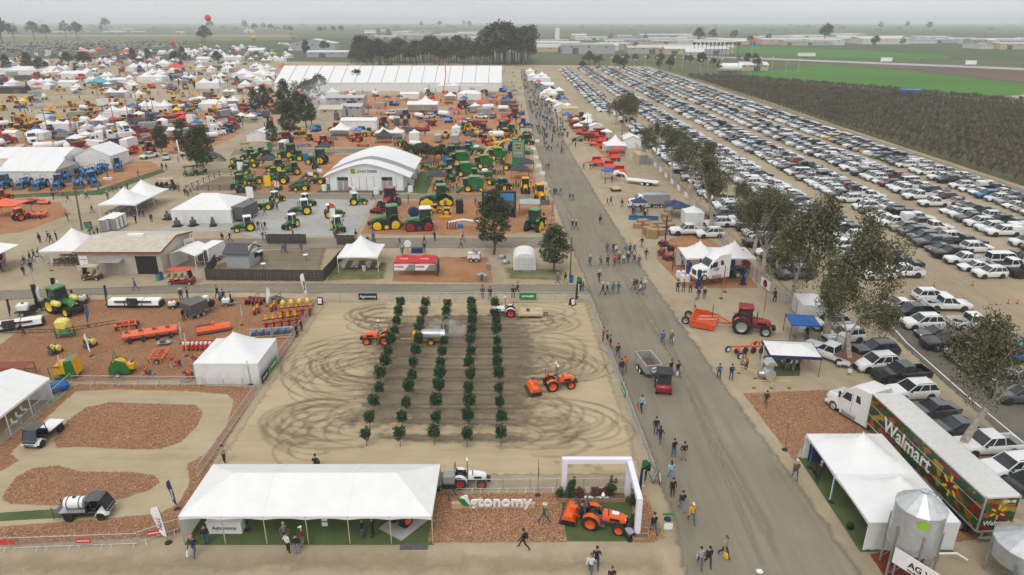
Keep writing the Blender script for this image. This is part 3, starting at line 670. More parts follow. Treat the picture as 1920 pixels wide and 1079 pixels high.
def trailed_mower(W=5.5,c1='orange',n=4,wheels=4):
 P_=[];q=MB(c1);q.prism([(-.75,.35),(-.75,.75),(-.5,.95),(.6,.95),(.8,.7),(.8,.35)],-W/2,W/2);P_+=[('deck',q)]
 for i in range(n):
  y=-W/2+W*(i+.5)/n;q=MB(c1);q.box((.1,y,1.0),(1.0,.12,.14));q.box((.1,y+.3,1.02),(.45,.4,.2),mat='dark_grey');P_+=[('rib',q)]
 q=MB(c1);q.tube([(.8,-W*.2,.7),(2.2,0,.55)],.07,5);q.tube([(.8,W*.2,.7),(2.2,0,.55)],.07,5);P_+=[('drawbar',q)]
 for i in range(wheels):add_wheel(P_,(-1.15,-W/2+W*(i+.5)/wheels,.38),.38,.26,'silver')
 q=MB('dark_grey');q.cyl((-.95,-W/2,.6),(-.95,W/2,.6),.07,n=6);P_+=[('axle_beam',q)]
 return P_
def row_frame(W=4.0,c1='bright_red',c2='dark_steel',n=6,units='shank',D=1.6,tank=None,seats=None):
 P_=[];q=MB(c1)
 for x in(-D/2,D/2):q.b2(x-.06,x+.06,-W/2,W/2,.68,.82)
 for y in(-W*.4,-W*.13,W*.13,W*.4):q.b2(-D/2,D/2,y-.05,y+.05,.70,.80)
 P_+=[('toolbar',q)];q=MB(c1);q.tube([(D/2,-.4,.75),(D/2+.5,0,1.3),(D/2,.4,.75)],.05,5);q.tube([(D/2,-.45,.72),(D/2+.6,-.4,.5)],.05,5);q.tube([(D/2,.45,.72),(D/2+.6,.4,.5)],.05,5);P_+=[('hitch',q)]
 for i in range(n):
  y=-W/2+W*(i+.5)/n;q=MB(c2)
  if units=='shank':
   for x in(-D/2,D/2):q.tube([(x,y,.72),(x-.22,y,.45),(x-.1,y,.02)],.04,4)
  elif units=='disc':
   for x in(-D/2,D/2):q.lathe([(.33,-.01),(.3,.05),(.05,.06)],(x,y,.33),10,None,'y');q.box((x,y,.6),(.06,.05,.3))
  elif units=='planter':
   q.box((-D/2-.35,y,.55),(.5,.26,.5),mat=c1);q.cyl((-D/2-.35,y-.06,.22),(-D/2-.35,y+.06,.22),.22,n=10,mat='rubber');q.rbox((-D/2-.3,y,1.0),(.36,.3,.36),.05,mat=c2)
  elif units=='roller':q.cyl((-D/2-.25,y-W/n*.42,.26),(-D/2-.25,y+W/n*.42,.26),.26,n=10)
  P_+=[('row_unit',q)]
  if seats:q=MB(seats,True);q.rbox((D/2-.3,y,1.05),(.4,.4,.1),.04);q.rbox((D/2-.08,y,1.3),(.1,.4,.42),.04);P_+=[('seat',q)]
 if tank:
  for i in range(4):q=MB(tank,True);y=-W*.36+W*.24*i;q.lathe([(.1,-.3),(.26,-.24),(.26,.24),(.1,.3)],(.2,y,1.75),10,None,'x');P_+=[('tank',q)]
 for y in(-1,1):add_wheel(P_,(0,y*W*.42,.3),.3,.18,'silver')
 return P_
def disc_harrow(W=5.0,c1='bright_red',wings=True):
 P_=[];q=MB(c1)
 for x in(-1.6,-.4,.9):q.b2(x-.08,x+.08,-W/2,W/2,.75,.92)
 for y in(-W*.35,0,W*.35):q.b2(-2.0,1.3,y-.07,y+.07,.9,1.04)
 q.tube([(1.2,-.8,.95),(3.6,0,.6)],.09,6);q.tube([(1.2,.8,.95),(3.6,0,.6)],.09,6);P_+=[('frame',q)]
 for(x,a)in((-1.6,.18),(.6,-.18)):
  for sy in(-1,1):
   g=MB('dark_steel');n=9
   for i in range(n):
    y=sy*(.25+(W/2-.3)*i/(n-1));g.lathe([(.34,-.01),(.3,.05),(.06,.08)],(x+a*abs(y),y,.34),9,None,'y')
   g.cyl((x,sy*.2,.34),(x+a*W/2,sy*W/2,.34),.05,n=5);P_+=[('disc_gang',g)]
 if wings:
  for sy in(-1,1):
   g=MB(c1);g.box((-.3,sy*W*.42,1.45),(2.4,.16,1.1),rx=sy*.5);g.tube([(-.3,sy*.5,1.1),(-.3,sy*W*.36,1.5)],.07,6);P_+=[('wing',g)]
 for y in(-.7,.7):add_wheel(P_,(-.4,y,.42),.42,.3,'silver')
 return P_
def tank_skid(c1='pale_yellow',fr='black',s=1.0):
 P_=[];q=MB(fr)
 for y in(-.4,.4):q.b2(-.6,.6,y-.04,y+.04,.05,.15)
 for x in(-.5,.5):q.b2(x-.04,x+.04,-.42,.42,.15,.45)
 q.tube([(-.5,-.4,.45),(-.5,-.3,1.15),(-.5,.3,1.15),(-.5,.4,.45)],.03,5);P_+=[('frame',q)]
 q=MB(c1,True);q.lathe([(.12,-.62),(.36,-.52),(.38,0),(.36,.52),(.12,.62)],(0,0,.72),14,None,'y');P_+=[('tank',q)];k=1
 q=MB('black');q.cyl((0,0,1.08),(0,0,1.18),.12,n=8);P_+=[('lid',q,k)]
 for y in(-.25,.25):q=MB('black');q.lathe([(.39,-.03),(.395,0),(.39,.03)],(0,y,.72),14,None,'y');P_+=[('strap',q,k)]
 q=MB('dark_grey');q.rbox((-.85,0,.5),(.4,.5,.6),.05);q.cyl((-.85,0,.8),(-.95,0,1.35),.13,.16,n=8);P_+=[('blower',q)]
 for p in P_:p[1].v=[(a*s,b*s,c_*s)for a,b,c_ in p[1].v]
 return P_
def orchard_sprayer():
 P_=[];q=MB('yellow');q.b2(-1.9,1.5,-.35,.35,.45,.58);q.tube([(1.5,0,.5),(2.9,0,.5)],.05,5);P_+=[('frame',q)]
 q=MB('silver',True);q.lathe([(.3,-1.5),(.55,-1.4),(.58,0),(.55,.7),(.3,.8)],(-.1,0,1.05),16,None,'x');P_+=[('tank',q)]
 q=MB('yellow',True);q.rbox((1.15,0,1.0),(.75,1.05,.95),.1);P_+=[('pump_cover',q)]
 q=MB('galv',True);q.lathe([(.35,-.3),(.62,-.28),(.62,.2),(.5,.25)],(-1.75,0,1.0),16,None,'x');P_+=[('fan_housing',q)]
 q=MB('yellow');q.b2(-1.9,-1.8,-.05,.05,1.5,2.3);P_+=[('spray_tower',q)]
 for y in(-1,1):add_wheel(P_,(-.5,y*.62,.38),.38,.28,'yellow',True)
 return P_
def rotary_cutter():
 P_=[];q=MB('tan_cloth');q.prism([(-1.6,.32),(-1.6,.5),(-1.2,.58),(.9,.58),(1.2,.45),(1.2,.32)],-.95,.95);P_+=[('deck',q)]
 q=MB('tan_cloth');q.tube([(1.2,-.4,.5),(1.7,-.4,.6)],.05,5);q.tube([(1.2,.4,.5),(1.7,.4,.6)],.05,5);q.tube([(1.0,-.35,.6),(1.3,0,1.2),(1.0,.35,.6)],.04,5);q.tube([(1.3,0,1.2),(-1.5,0,.62)],.035,5);P_+=[('a_frame',q)]
 q=MB('dark_grey');q.box((.1,0,.72),(.4,.4,.26));P_+=[('gearbox',q)];add_wheel(P_,(-2.0,0,.22),.22,.14,'tan_cloth')
 q=MB('tan_cloth');q.tube([(-1.55,0,.5),(-2.0,0,.5),(-2.0,0,.25)],.04,5);P_+=[('wheel_arm',q)];return P_
def scraper():
 P_=[];W=2.2;q=MB('scraper_paint');q.prism([(-2.6,.35),(-2.9,1.15),(-2.75,1.2),(-2.3,.5),(.2,.3),(.2,.18),(-2.3,.25)],-W,W);P_+=[('bowl',q)]
 for y in(-1,1):q=MB('scraper_paint');q.prism([(-2.9,.3),(-2.9,1.2),(-1.2,1.15),(.4,.8),(.5,.18),(-2.3,.2)],y*W-.07,y*W+.07);P_+=[('side_plate',q)]
 q=MB('scraper_paint');q.cyl((-2.85,-W,1.22),(-2.85,W,1.22),.13,n=8);q.b2(.3,.6,-W,W,.7,.95);q.tube([(.5,-1.2,1.05),(2.6,0,.7)],.12,6);q.tube([(.5,1.2,1.05),(2.6,0,.7)],.12,6);P_+=[('draft_frame',q)]
 for y in(-.6,.6):q=MB('silver');q.cyl((.5,y,1.2),(-1.9,y,.8),.07,n=6);P_+=[('cylinder',q)]
 q=MB('black');q.cyl((-.2,0,1.1),(-.2,0,3.0),.05,n=6);P_+=[('receiver_mast',q)]
 for y in(-1.1,1.1):add_wheel(P_,(-3.6,y,.55),.55,.4,'silver',True)
 q=MB('scraper_paint');q.tube([(-2.7,-1.0,.8),(-3.6,-1.0,.6)],.1,5);q.tube([(-2.7,1.0,.8),(-3.6,1.0,.6)],.1,5);P_+=[('wheel_arm',q)]
 return P_
def disc_plough():
 P_=[];q=MB('orange');q.tube([(-1.8,.6,.8),(1.8,-.6,.8)],.12,6);q.tube([(0,0,.8),(1.6,.9,.75),(2.2,.3,.7)],.1,6);q.tube([(-1.4,.5,.85),(-1.6,-.7,.75)],.1,6);P_+=[('beam',q)]
 for i in range(4):
  t=-1.3+i*.85;q=MB('dark_steel');q.lathe([(.38,-.02),(.34,.06),(.05,.1)],(t,-t*.33-.25,.4),12,None,'y');q.cyl((t,-t*.33,.8),(t,-t*.33-.2,.42),.05,n=5);P_+=[('disc',q)]
 for c in((-1.9,.9,.36),(-1.7,-.9,.36),(1.9,.95,.36)):add_wheel(P_,c,.36,.2,'white')
 return P_
def bed_scaffold(c1='brick_red',W=4.2,D=1.5,H=1.2):
 P_=[];q=MB(c1)
 for x in(-W/2,0,W/2):
  for y in(-D/2,D/2):q.b2(x-.04,x+.04,y-.04,y+.04,.1,H)
 for y in(-D/2,D/2):
  for z in(.5,H):q.b2(-W/2,W/2,y-.035,y+.035,z-.035,z+.035)
 P_+=[('frame',q)];q=MB(c1)
 for i in range(14):x=-W/2+W*(i+.5)/14;q.b2(x-.11,x+.11,-D/2,D/2,H+.04,H+.07)
 P_.append(('slat_deck',q,None,'stuff'))
 for i in range(5):q=MB('dark_steel',True);x=-W/2+W*(i+.5)/5;q.lathe([(.1,-.3),(.3,-.1),(.3,.1),(.1,.3)],(x,-D*.1,.4),10,None,'y');P_+=[('rotor',q)]
 return P_
def reel_machine(c1='green',c2='yellow'):
 P_=[];q=MB(c2,True);q.lathe([(.2,-.45),(.75,-.4),(.75,.4),(.2,.45)],(0,0,.95),18,None,'y');P_+=[('fan_drum',q)]
 for y in(-1,1):q=MB(c1);q.prism([(-1.0,.3),(-.9,1.2),(-.2,1.85),(.6,1.5),(.9,.4)],y*.52-.05,y*.52+.05);P_+=[('side_frame',q)]
 q=MB(c1);q.b2(-1.0,1.0,-.6,.6,.25,.4);q.tube([(1.0,0,.35),(2.2,0,.4)],.06,5);q.tube([(-.3,-.5,1.8),(-.3,-.5,2.5),(-.3,.5,2.5),(-.3,.5,1.8)],.04,5);P_+=[('frame',q)]
 q=MB(c2,True);q.rbox((1.0,0,.85),(.7,.8,.7),.08);P_+=[('engine_cover',q)]
 for y in(-.75,.75):add_wheel(P_,(-.2,y,.32),.32,.22,'silver')
 return P_
def sprayer_cart(tank='white',fr='dark_grey'):
 P_=[];q=MB(fr);q.b2(-1.1,1.0,-.6,.6,.42,.52);q.tube([(1.0,0,.47),(2.1,0,.45)],.05,5);P_+=[('frame',q)]
 q=MB(tank,True);q.rbox((-.25,0,.98),(1.3,1.0,.85),.16);P_+=[('tank',q)];k=1;q=MB('black');q.cyl((-.25,0,1.4),(-.25,0,1.5),.16,n=10);P_+=[('lid',q,k)]
 q=MB('black',True);q.lathe([(.3,-.2),(.3,-.17),(.16,-.15),(.16,.15),(.3,.17),(.3,.2)],(.75,0,.85),12,None,'y');P_+=[('hose_reel',q)]
 for y in(-.7,.7):add_wheel(P_,(-.2,y,.3),.3,.2,'silver')
 return P_
def boom_rack(L=5.0):
 P_=[];q=MB('black');q.b2(-.5,.5,-L/2,L/2,.15,.45);q.tube([(-.4,-L/2,.5),(-.5,L*.1,1.0)],.04,5);q.box((-.5,0,.75),(.25,L*.7,.12));P_+=[('beam',q)]
 for i in range(3):q=MB('white',True);y=-L/2+L*(i+.5)/3;q.prism([(-.55,.35),(-.4,.85),(.4,.9),(.62,.4)],y-L/6+.06,y+L/6-.06);P_+=[('hood',q)]
 q=MB('dark_steel');q.box((-.62,0,.8),(.3,1.0,.7));q.tube([(-.7,0,1.0),(-1.4,0,.8)],.06,5);P_+=[('hitch',q)]
 for y in(-1,1):q=MB('black');q.prism([(-.6,.1),(-.5,.7),(.5,.7),(.75,.1)],y*L/2-.04,y*L/2+.04);P_+=[('end_plate',q)]
 return P_
# ---- road vehicles (+x forward)
CARC={'white':(.74,.74,.73),'black':(.016,.016,.018),'grey':(.10,.105,.11),'silver':(.38,.39,.40),'dark blue':(.018,.035,.085),'red':(.30,.018,.02),'blue':(.02,.16,.42),'tan':(.36,.31,.23),'maroon':(.10,.012,.018),'yellow':(.68,.36,.01)}
for k_,v_ in CARC.items():C('car_'+k_.replace(' ','_'),v_,.22,.0 if k_ in('white','black')else .25,.05,coat=.6)
C('bed_liner',(.02,.02,.021),.8);C('trim',(.03,.03,.032),.6)
def bsec(x,z0,z1,w):return[(x,-w*.9,z0),(x,-w,z0+.22),(x,-w,z1-.16),(x,-w*.92,z1),(x,w*.92,z1),(x,w,z1-.16),(x,w,z0+.22),(x,w*.9,z0)]
def car(kind,colour,cap=None):
 paint='car_'+colour.replace(' ','_');P_=[];b=MB(paint,True);g=MB('glass');rf=MB(paint,True);tr=MB('trim')
 if kind=='sedan':
  L,W,zb,zt_=2.35,.92,.94,1.45;wb=1.4;wr=.35;cabx=(1.05,.15,-.75,-1.75)
  b.loft([bsec(-L,.4,.8,.80),bsec(-L+.12,.24,.95,.86),bsec(-1.6,.2,.98,W),bsec(0,.2,zb,W),bsec(1.1,.2,.92,W),bsec(L-.25,.22,.76,.86),bsec(L,.34,.62,.74)])
 elif kind=='suv':
  L,W,zb,zt_=2.42,.98,1.14,1.78;wb=1.42;wr=.39;cabx=(1.05,.2,-1.75,-2.28)
  b.loft([bsec(-L,.45,1.02,.86),bsec(-L+.1,.3,1.14,.93),bsec(-1.6,.28,1.16,W),bsec(0,.28,zb,W),bsec(1.05,.28,1.13,W),bsec(1.9,.28,1.09,.96),bsec(L-.1,.3,1.03,.92),bsec(L,.45,.9,.82)])
 elif kind=='van':
  L,W,zb,zt_=2.7,1.0,1.15,2.05;wb=1.6;wr=.37;cabx=(1.75,1.0,-2.5,-2.65)
  b.loft([bsec(-L,.45,1.1,.92),bsec(-L+.1,.3,1.15,.97),bsec(0,.26,zb,W),bsec(1.75,.26,1.12,W),bsec(L-.2,.28,.98,.95),bsec(L,.42,.84,.86)])
 else:
  L,W,zb,zt_=2.9,1.0,1.2,1.9;wb=1.78;wr=.43;cabx=(1.1,.38,-.85,-1.0)
  b.loft([bsec(-1.02,.42,1.2,W),bsec(0,.42,zb,W),bsec(1.1,.42,1.2,W),bsec(L-.2,.44,1.14,.97),bsec(L,.52,1.0,.9)])
  b.b2(-L,-1.02,-W*.98,-W*.88,.5,1.19);b.b2(-L,-1.02,W*.88,W*.98,.5,1.19);b.b2(-L,-L+.08,-W*.88,W*.88,.5,1.19)
  q=MB('bed_liner');q.b2(-L+.08,-1.02,-W*.88,W*.88,.5,.66)
  if cap=='cover':q.b2(-L+.02,-1.03,-W*.93,W*.93,1.19,1.24)
 P_+=[('body',b)]
 if kind=='pickup':P_+=[('truck_bed',q)]
 x0,x1,x2,x3=cabx;wb_,wt=W*.90,W*.78
 lo=[(x0,-wb_,zb-.02),(x0,wb_,zb-.02),(x3,wb_,zb-.02),(x3,-wb_,zb-.02)];hi=[(x1,-wt,zt_-.04),(x1,wt,zt_-.04),(x2,wt,zt_-.04),(x2,-wt,zt_-.04)]
 g.loft([lo,hi]);P_+=[('windows',g)]
 rf.rbox(((x1+x2)/2,0,zt_-.02),(x1-x2+.12,wt*2+.06,.09),.04)
 if cap=='camper' and kind=='pickup':rf.rbox((-1.95,0,1.5),(1.9,1.76,.75),.12)
 for y in(-1,1):
  for(xa,xb)in((x0,x1),(x3,x2)):rf.cyl((xa,y*wb_,zb-.03),(xb,y*wt,zt_-.04),.05,.04,n=4,cap=False)
  for f in((.42,)if kind in('sedan','pickup')else(.34,.68)):xm=x0+(x3-x0)*f;xn=x1+(x2-x1)*f;rf.cyl((xm,y*(wb_+.005),zb-.03),(xn,y*(wt+.005),zt_-.04),.05,.045,n=4,cap=False)
 P_+=[('roof',rf)]
 if kind=='suv':
  for y in(-1,1):q=MB('trim');q.cyl((x1-.1,y*wt*.92,zt_+.08),(x2+.1,y*wt*.92,zt_+.08),.025,n=4);P_.append(('roof_rail',q,len(P_)-1 if y<0 else len(P_)-2))
 tr.box((L-.01,0,.62 if kind!='sedan' else .5),(.06,W*1.15,.22));tr.box((L-.03,0,.42 if kind!='sedan' else .34),(.1,W*1.7,.12));P_+=[('bumper',tr)];tr=MB('trim');tr.box((-L+.02,0,.48),(.1,W*1.7,.14));P_+=[('bumper',tr)]
 for y in(-1,1):
  q=MB('lamp_white');q.box((L-.1,y*W*.72,.88 if kind!='sedan' else .66),(.16,.24,.12));P_+=[('headlight',q)]
  q=MB('red_light');q.box((-L+.03,y*W*.82,.95 if kind!='sedan' else .82),(.09,.2,.16));P_+=[('tail_light',q)]
  q=MB('trim');q.box((x0-.2,y*(W+.08),zb+.1),(.12,.2,.14));P_+=[('mirror',q)]
  for x in(-wb,wb):
   t,q=MB('rubber',True),MB('silver',True);wheel(t,q,(x,y*(W-.13),wr),wr,.24,'silver',n=14)
   t.lathe([(wr*1.14,-.02),(wr*1.14,.02)],(x,y*(W-.005),wr+.03),14,'trim','y')
   P_+=[('wheel',t)];P_.append(('rim',q,len(P_)-1))
 return P_
def far_car(kind,colour):
 paint='car_'+colour.replace(' ','_');m=MB(paint);L,W,zb,zt_,c={'sedan':(2.35,.91,.92,1.44,(1.0,.2,-.8,-1.7)),'suv':(2.42,.97,1.13,1.77,(1.05,.25,-1.8,-2.3)),'pickup':(2.9,1.0,1.19,1.9,(1.05,.5,-.85,-1.0))}[kind]
 m.loft([[(x,-w,z0),(x,-w,z1),(x,w,z1),(x,w,z0)]for x,z0,z1,w in((-L,.4,zb*.93,W*.93),(0,.25,zb,W),(L*.5,.25,zb,W),(L,.35,zb*.8,W*.9))])
 x0,x1,x2,x3=c;m.loft([[(x0,-W*.9,zb),(x0,W*.9,zb),(x3,W*.9,zb),(x3,-W*.9,zb)],[(x1,-W*.8,zt_),(x1,W*.8,zt_),(x2,W*.8,zt_),(x2,-W*.8,zt_)]],mat='glass')
 m.b2(x2-.12,x1+.12,-W*.86,W*.86,zt_-.06,zt_+.05)
 if kind=='pickup':m.b2(-L+.15,-1.1,-W*.85,W*.85,zb*.94,zb*1.0+.01,mat='bed_liner')
 for x in(-1.45,1.45):m.b2(x-.33,x+.33,-W-.01,W+.01,0,.62,mat='rubber')
 return[('body',m,None)]
def semi(colour='white_gloss',sleeper=True,frame=True,boxy=False):
 P_=[];b=MB(colour,True);w=1.2
 def s4(x,z0,z1,ww):return[(x,-ww,z0),(x,-ww,z1-.2),(x,-ww*.85,z1),(x,ww*.85,z1),(x,ww,z1-.2),(x,ww,z0)]
 b.loft([s4(3.4,.55,1.55,.95),s4(3.1,.45,1.75,1.08),s4(1.9,.45,1.95,1.15),s4(1.85,.45,2.0,w)]);P_+=[('hood',b)]
 b=MB(colour,True);top=3.95 if sleeper else 3.0
 b.loft([s4(1.85,.6,2.0,w),s4(1.2,.6,3.0,w),s4(.3,.6,top-.1,w),s4(-1.5 if sleeper else-.2,.6,top,w)]);P_+=[('cab',b)];k=1
 q=MB('glass');q.quad((1.87,-1.0,2.05),(1.87,1.0,2.05),(1.25,.95,2.93),(1.25,-.95,2.93));q.T=None;P_+=[('windscreen',q,k)]
 for y in(-1,1):
  q=MB('glass');q.prism([(1.55,1.95),(1.15,2.7),(.55,2.75),(.55,1.95)],y*1.205-.012,y*1.205+.012);P_+=[('side_window',q,k)]
  q=MB('glass');q.prism([(-.5,2.2),(-.3,2.9),(.05,2.9),(.05,2.2)],y*1.205-.012,y*1.205+.012)if sleeper else 0;q.b2(.42,.45,y*1.205-.01,y*1.205+.01,.75,2.9,mat='mid_grey');P_+=[('sleeper_window',q,k)];q=MB(colour);q.b2(-1.5,1.6,y*1.16-.03,y*1.16+.03,.32,.62);P_+=[('side_fairing',q)]
  q=MB('black');q.box((1.7,y*1.42,2.2),(.12,.16,.6));q.cyl((1.6,y*1.2,2.3),(1.7,y*1.4,2.3),.03,n=4);P_+=[('mirror',q,k)]
  q=MB('lamp_white');q.box((3.3,y*.88,1.15),(.16,.26,.24));P_+=[('headlight',q,0)]
  q=MB('silver',True);q.cyl((-.2,y*1.05,.65),(1.3,y*1.05,.65),.3,n=10);P_+=[('fuel_tank',q)]
 q=MB('dark_steel');q.box((3.42,0,1.1),(.06,1.0,.7));P_+=[('grille',q,0)];q=MB(colour);q.rbox((3.42,0,.55),(.22,2.2,.34),.06);P_+=[('bumper',q)]
 if frame:
  q=MB('black');q.b2(-4.6,1.5,-.45,.45,.7,.95);q.box((-3.6,0,1.05),(1.0,.9,.12));P_+=[('frame_rails',q)]
  for x in(-2.9,-4.2):
   for y in(-1,1):add_wheel(P_,(x,y*.92,.5),.5,.56,'silver')
 for y in(-1,1):add_wheel(P_,(2.4,y*1.0,.5),.5,.3,'silver')
 return P_
def box_trailer(L=6.0,H=2.4,W=2.2,c1='white',z=.5,axles=2,ramp=False):
 P_=[];q=MB(c1,True);q.rbox((0,0,z+H/2),(L,W,H),.05);P_+=[('box',q)];q=MB('silver')
 for y in(-1,1):q.b2(-L/2,L/2,y*W/2-.02,y*W/2+.02,z+H-.1,z+H+.015);q.b2(-L/2,L/2,y*W/2-.02,y*W/2+.02,z-.02,z+.1)
 P_+=[('edge_rail',q,0)];q=MB('dark_grey');q.b2(-L/2-.012,-L/2+.02,-W*.42,W*.42,z+.1,z+H-.15);P_+=[('rear_door',q,0)]
 q=MB('dark_steel');q.tube([(L/2,-.6,z),(L/2+1.3,0,z)],.05,5);q.tube([(L/2,.6,z),(L/2+1.3,0,z)],.05,5);P_+=[('tongue',q)]
 for i in range(axles):
  for y in(-1,1):add_wheel(P_,(-.45+.85*i,y*(W/2-.02),.36),.36,.22,'silver')
 return P_
def utility_cart(c1='red',seats=2,roof='red',bed=False):
 L=1.3+.75*(seats-1);P_=[];q=MB(c1,True);q.rbox((L/2-.3,0,.62),(.75,1.2,.5),.14);q.b2(-L/2,L/2,-.58,.58,.32,.45);q.rbox((-L/2+.35,0,.58),(.7,1.15,.36),.08);P_+=[('body',q)]
 for i in range(seats):x=L/2-1.15-.8*i;q=MB('tan_cloth' if c1!='black' else 'black',True);q.rbox((x,0,.78),(.5,1.1,.16),.05);q.rbox((x-.28,0,1.05),(.12,1.1,.45),.05);P_+=[('seat',q)]
 q=MB('black')
 for x in(-L/2+.15,L/2-.35):
  for y in(-.54,.54):q.cyl((x,y,.6),(x*.92,y,1.85),.025,n=5)
 P_+=[('roof_posts',q)];q=MB(roof,True);q.rbox((-.05,0,1.9),(L*1.0,1.25,.09),.04);P_+=[('roof',q)]
 q=MB('black');q.lathe([(.15,0),(.18,.02),(.15,.04)],(L/2-.72,.28,1.05),8);P_+=[('steering_wheel',q)]
 q=MB('glass');q.quad((L/2-.22,-.52,.86),(L/2-.22,.52,.86),(L/2-.4,.5,1.82),(L/2-.4,-.5,1.82));P_+=[('windscreen',q)]
 if bed:q=MB('black');q.b2(-L/2-.7,-L/2+.1,-.6,.6,.6,.7);q.b2(-L/2-.72,-L/2-.66,-.6,.6,.6,1.0);q.b2(-L/2-.7,-L/2+.1,-.62,-.57,.6,1.0);q.b2(-L/2-.7,-L/2+.1,.57,.62,.6,1.0);P_+=[('cargo_bed',q)]
 for x in(-L/2+.1-(.3 if bed else 0),L/2-.3):
  for y in(-1,1):add_wheel(P_,(x,y*.55,.27),.27,.2,'silver')
 return P_
def work_platform(load='tank'):
 P_=[];q=MB('black',True);q.rbox((-.1,0,.72),(4.0,1.5,.34),.08);P_+=[('chassis',q)]
 q=MB('white_gloss',True);q.prism([(1.15,.55),(1.2,1.0),(1.75,1.05),(2.1,.85),(2.15,.55)],-.82,.82);P_+=[('nose',q)];k=1
 q=MB('black');q.box((2.1,0,.95),(.2,1.4,.1));q.box((2.16,0,.66),(.04,1.1,.1));P_+=[('bumper',q,k)]
 for y in(-1,1):q=MB('lamp_white');q.box((2.13,y*.62,.8),(.08,.26,.1));P_+=[('headlight',q,k)]
 q=MB('black')
 for(a,b_)in(((2.0,1.0),(1.5,2.15)),((.2,.9),(.3,2.1))):
  for y in(-.76,.76):q.cyl((a[0],y,a[1]),(b_[0],y*.95,b_[1]),.05,n=5)
 q.b2(.1,.22,-.76,.76,.9,1.5);P_+=[('cab_frame',q)];k2=len(P_)-1
 q=MB('glass');q.quad((1.98,-.72,1.05),(1.98,.72,1.05),(1.52,.68,2.1),(1.52,-.68,2.1));P_+=[('windscreen',q,k2)]
 q=MB('dark_grey',True);q.rbox((.88,0,2.18),(1.5,1.55,.12),.05)
 for y in(-.45,-.15,.15,.45):q.b2(.2,1.5,y-.06,y+.06,2.24,2.265)
 P_+=[('cab_roof',q,k2)];q=MB('black',True);q.rbox((.75,0,1.05),(.5,1.2,.16),.05);q.rbox((.5,0,1.4),(.14,1.2,.55),.05);P_+=[('seat',q)]
 q=MB('silver');q.b2(-2.3,.05,-.8,.8,.92,1.0);P_+=[('load_bed',q)];
 if load=='tank':
  q=MB('white',True);q.lathe([(.2,-.95),(.55,-.85),(.58,0),(.55,.85),(.2,.95)],(-1.05,0,1.55),16,None,'x');P_+=[('tank',q)];k3=len(P_)-1
  for x in(-1.6,-.5):q=MB('black');q.lathe([(.59,-.04),(.6,0),(.59,.04)],(x,0,1.55),16,None,'x');P_+=[('strap',q,k3)]
  q=MB('black');q.cyl((-1.05,0,2.1),(-1.05,0,2.18),.16,n=10);P_+=[('lid',q,k3)];q=MB('dark_grey');q.b2(-2.9,-2.25,-.7,.7,.8,.9);q.tube([(-2.85,-.75,.3),(-2.85,-.75,1.6)],.05,5);q.tube([(-2.85,.75,.6),(-2.85,.75,1.5)],.05,5);P_+=[('spray_boom',q)]
 else:q=MB('white');q.b2(-2.3,.0,-.84,.84,1.0,1.08);P_+=[('deck',q)]
 for x in(-1.5,1.45):
  for y in(-1,1):add_wheel(P_,(x,y*.78,.42),.42,.34,'black',True)
  q=MB('white');
 for y in(-1,1):q=MB('white_gloss');q.arc_band((1.45,.42),.5,.56,.3,2.85,y*.82-.16,y*.82+.16,6);P_+=[('fender',q)]
 return P_
# ---- construction and harvest machines
def excavator(c1='yellow'):
 P_=[]
 for y in(-1,1):b,q=track_belt((0,y*1.1,.45),3.8,.9,.55,'dark_grey');P_+=[('track',b)];P_.append(('track_wheels',q,len(P_)-1))
 q=MB(c1,True);q.rbox((-.5,0,1.5),(3.4,2.5,1.0),.15);P_+=[('house',q)];q=MB('dark_grey',True);q.rbox((-2.0,0,1.5),(.7,2.5,1.1),.2);P_+=[('counterweight',q)]
 q=MB(c1,True);q.rbox((.8,.75,2.4),(1.4,.95,1.5),.12);q.b2(.2,1.52,.3,1.24,1.95,2.85,mat='glass');P_+=[('cab',q)]
 q=MB(c1);q.tube([(.9,-.1,1.6),(3.2,-.1,4.3),(5.2,-.1,3.9)],.24,4);q.tube([(5.2,-.1,3.9),(5.9,-.1,1.5)],.2,4);P_+=[('boom',q)]
 q=MB('dark_steel');q.prism([(5.5,1.6),(6.3,1.4),(6.2,.5),(5.5,.3),(5.3,.7)],-.65,.45);P_+=[('bucket',q)];return P_
def wheel_loader(c1='yellow'):
 P_=[];q=MB(c1,True);q.rbox((-1.2,0,1.35),(2.4,1.5,1.0),.15);q.rbox((1.0,0,1.1),(1.2,1.0,.8),.1);P_+=[('body',q)]
 q=MB(c1,True);q.rbox((.1,0,2.9),(1.5,1.5,.16),.06);q.b2(-.55,.75,-.65,.65,1.7,2.82,mat='glass');P_+=[('cab',q)]
 q=MB(c1)
 for y in(-.5,.5):q.tube([(1.0,y,1.6),(2.4,y,1.2),(3.1,y,.6)],.12,4)
 P_+=[('lift_arms',q)];q=MB(c1);q.prism([(3.0,.1),(4.0,.12),(3.3,.4),(3.1,1.1),(2.95,1.1)],-1.25,1.25);P_+=[('bucket',q)]
 for x in(-1.5,1.4):
  for y in(-1,1):add_wheel(P_,(x,y*.95,.72),.72,.5,c1,True)
 return P_
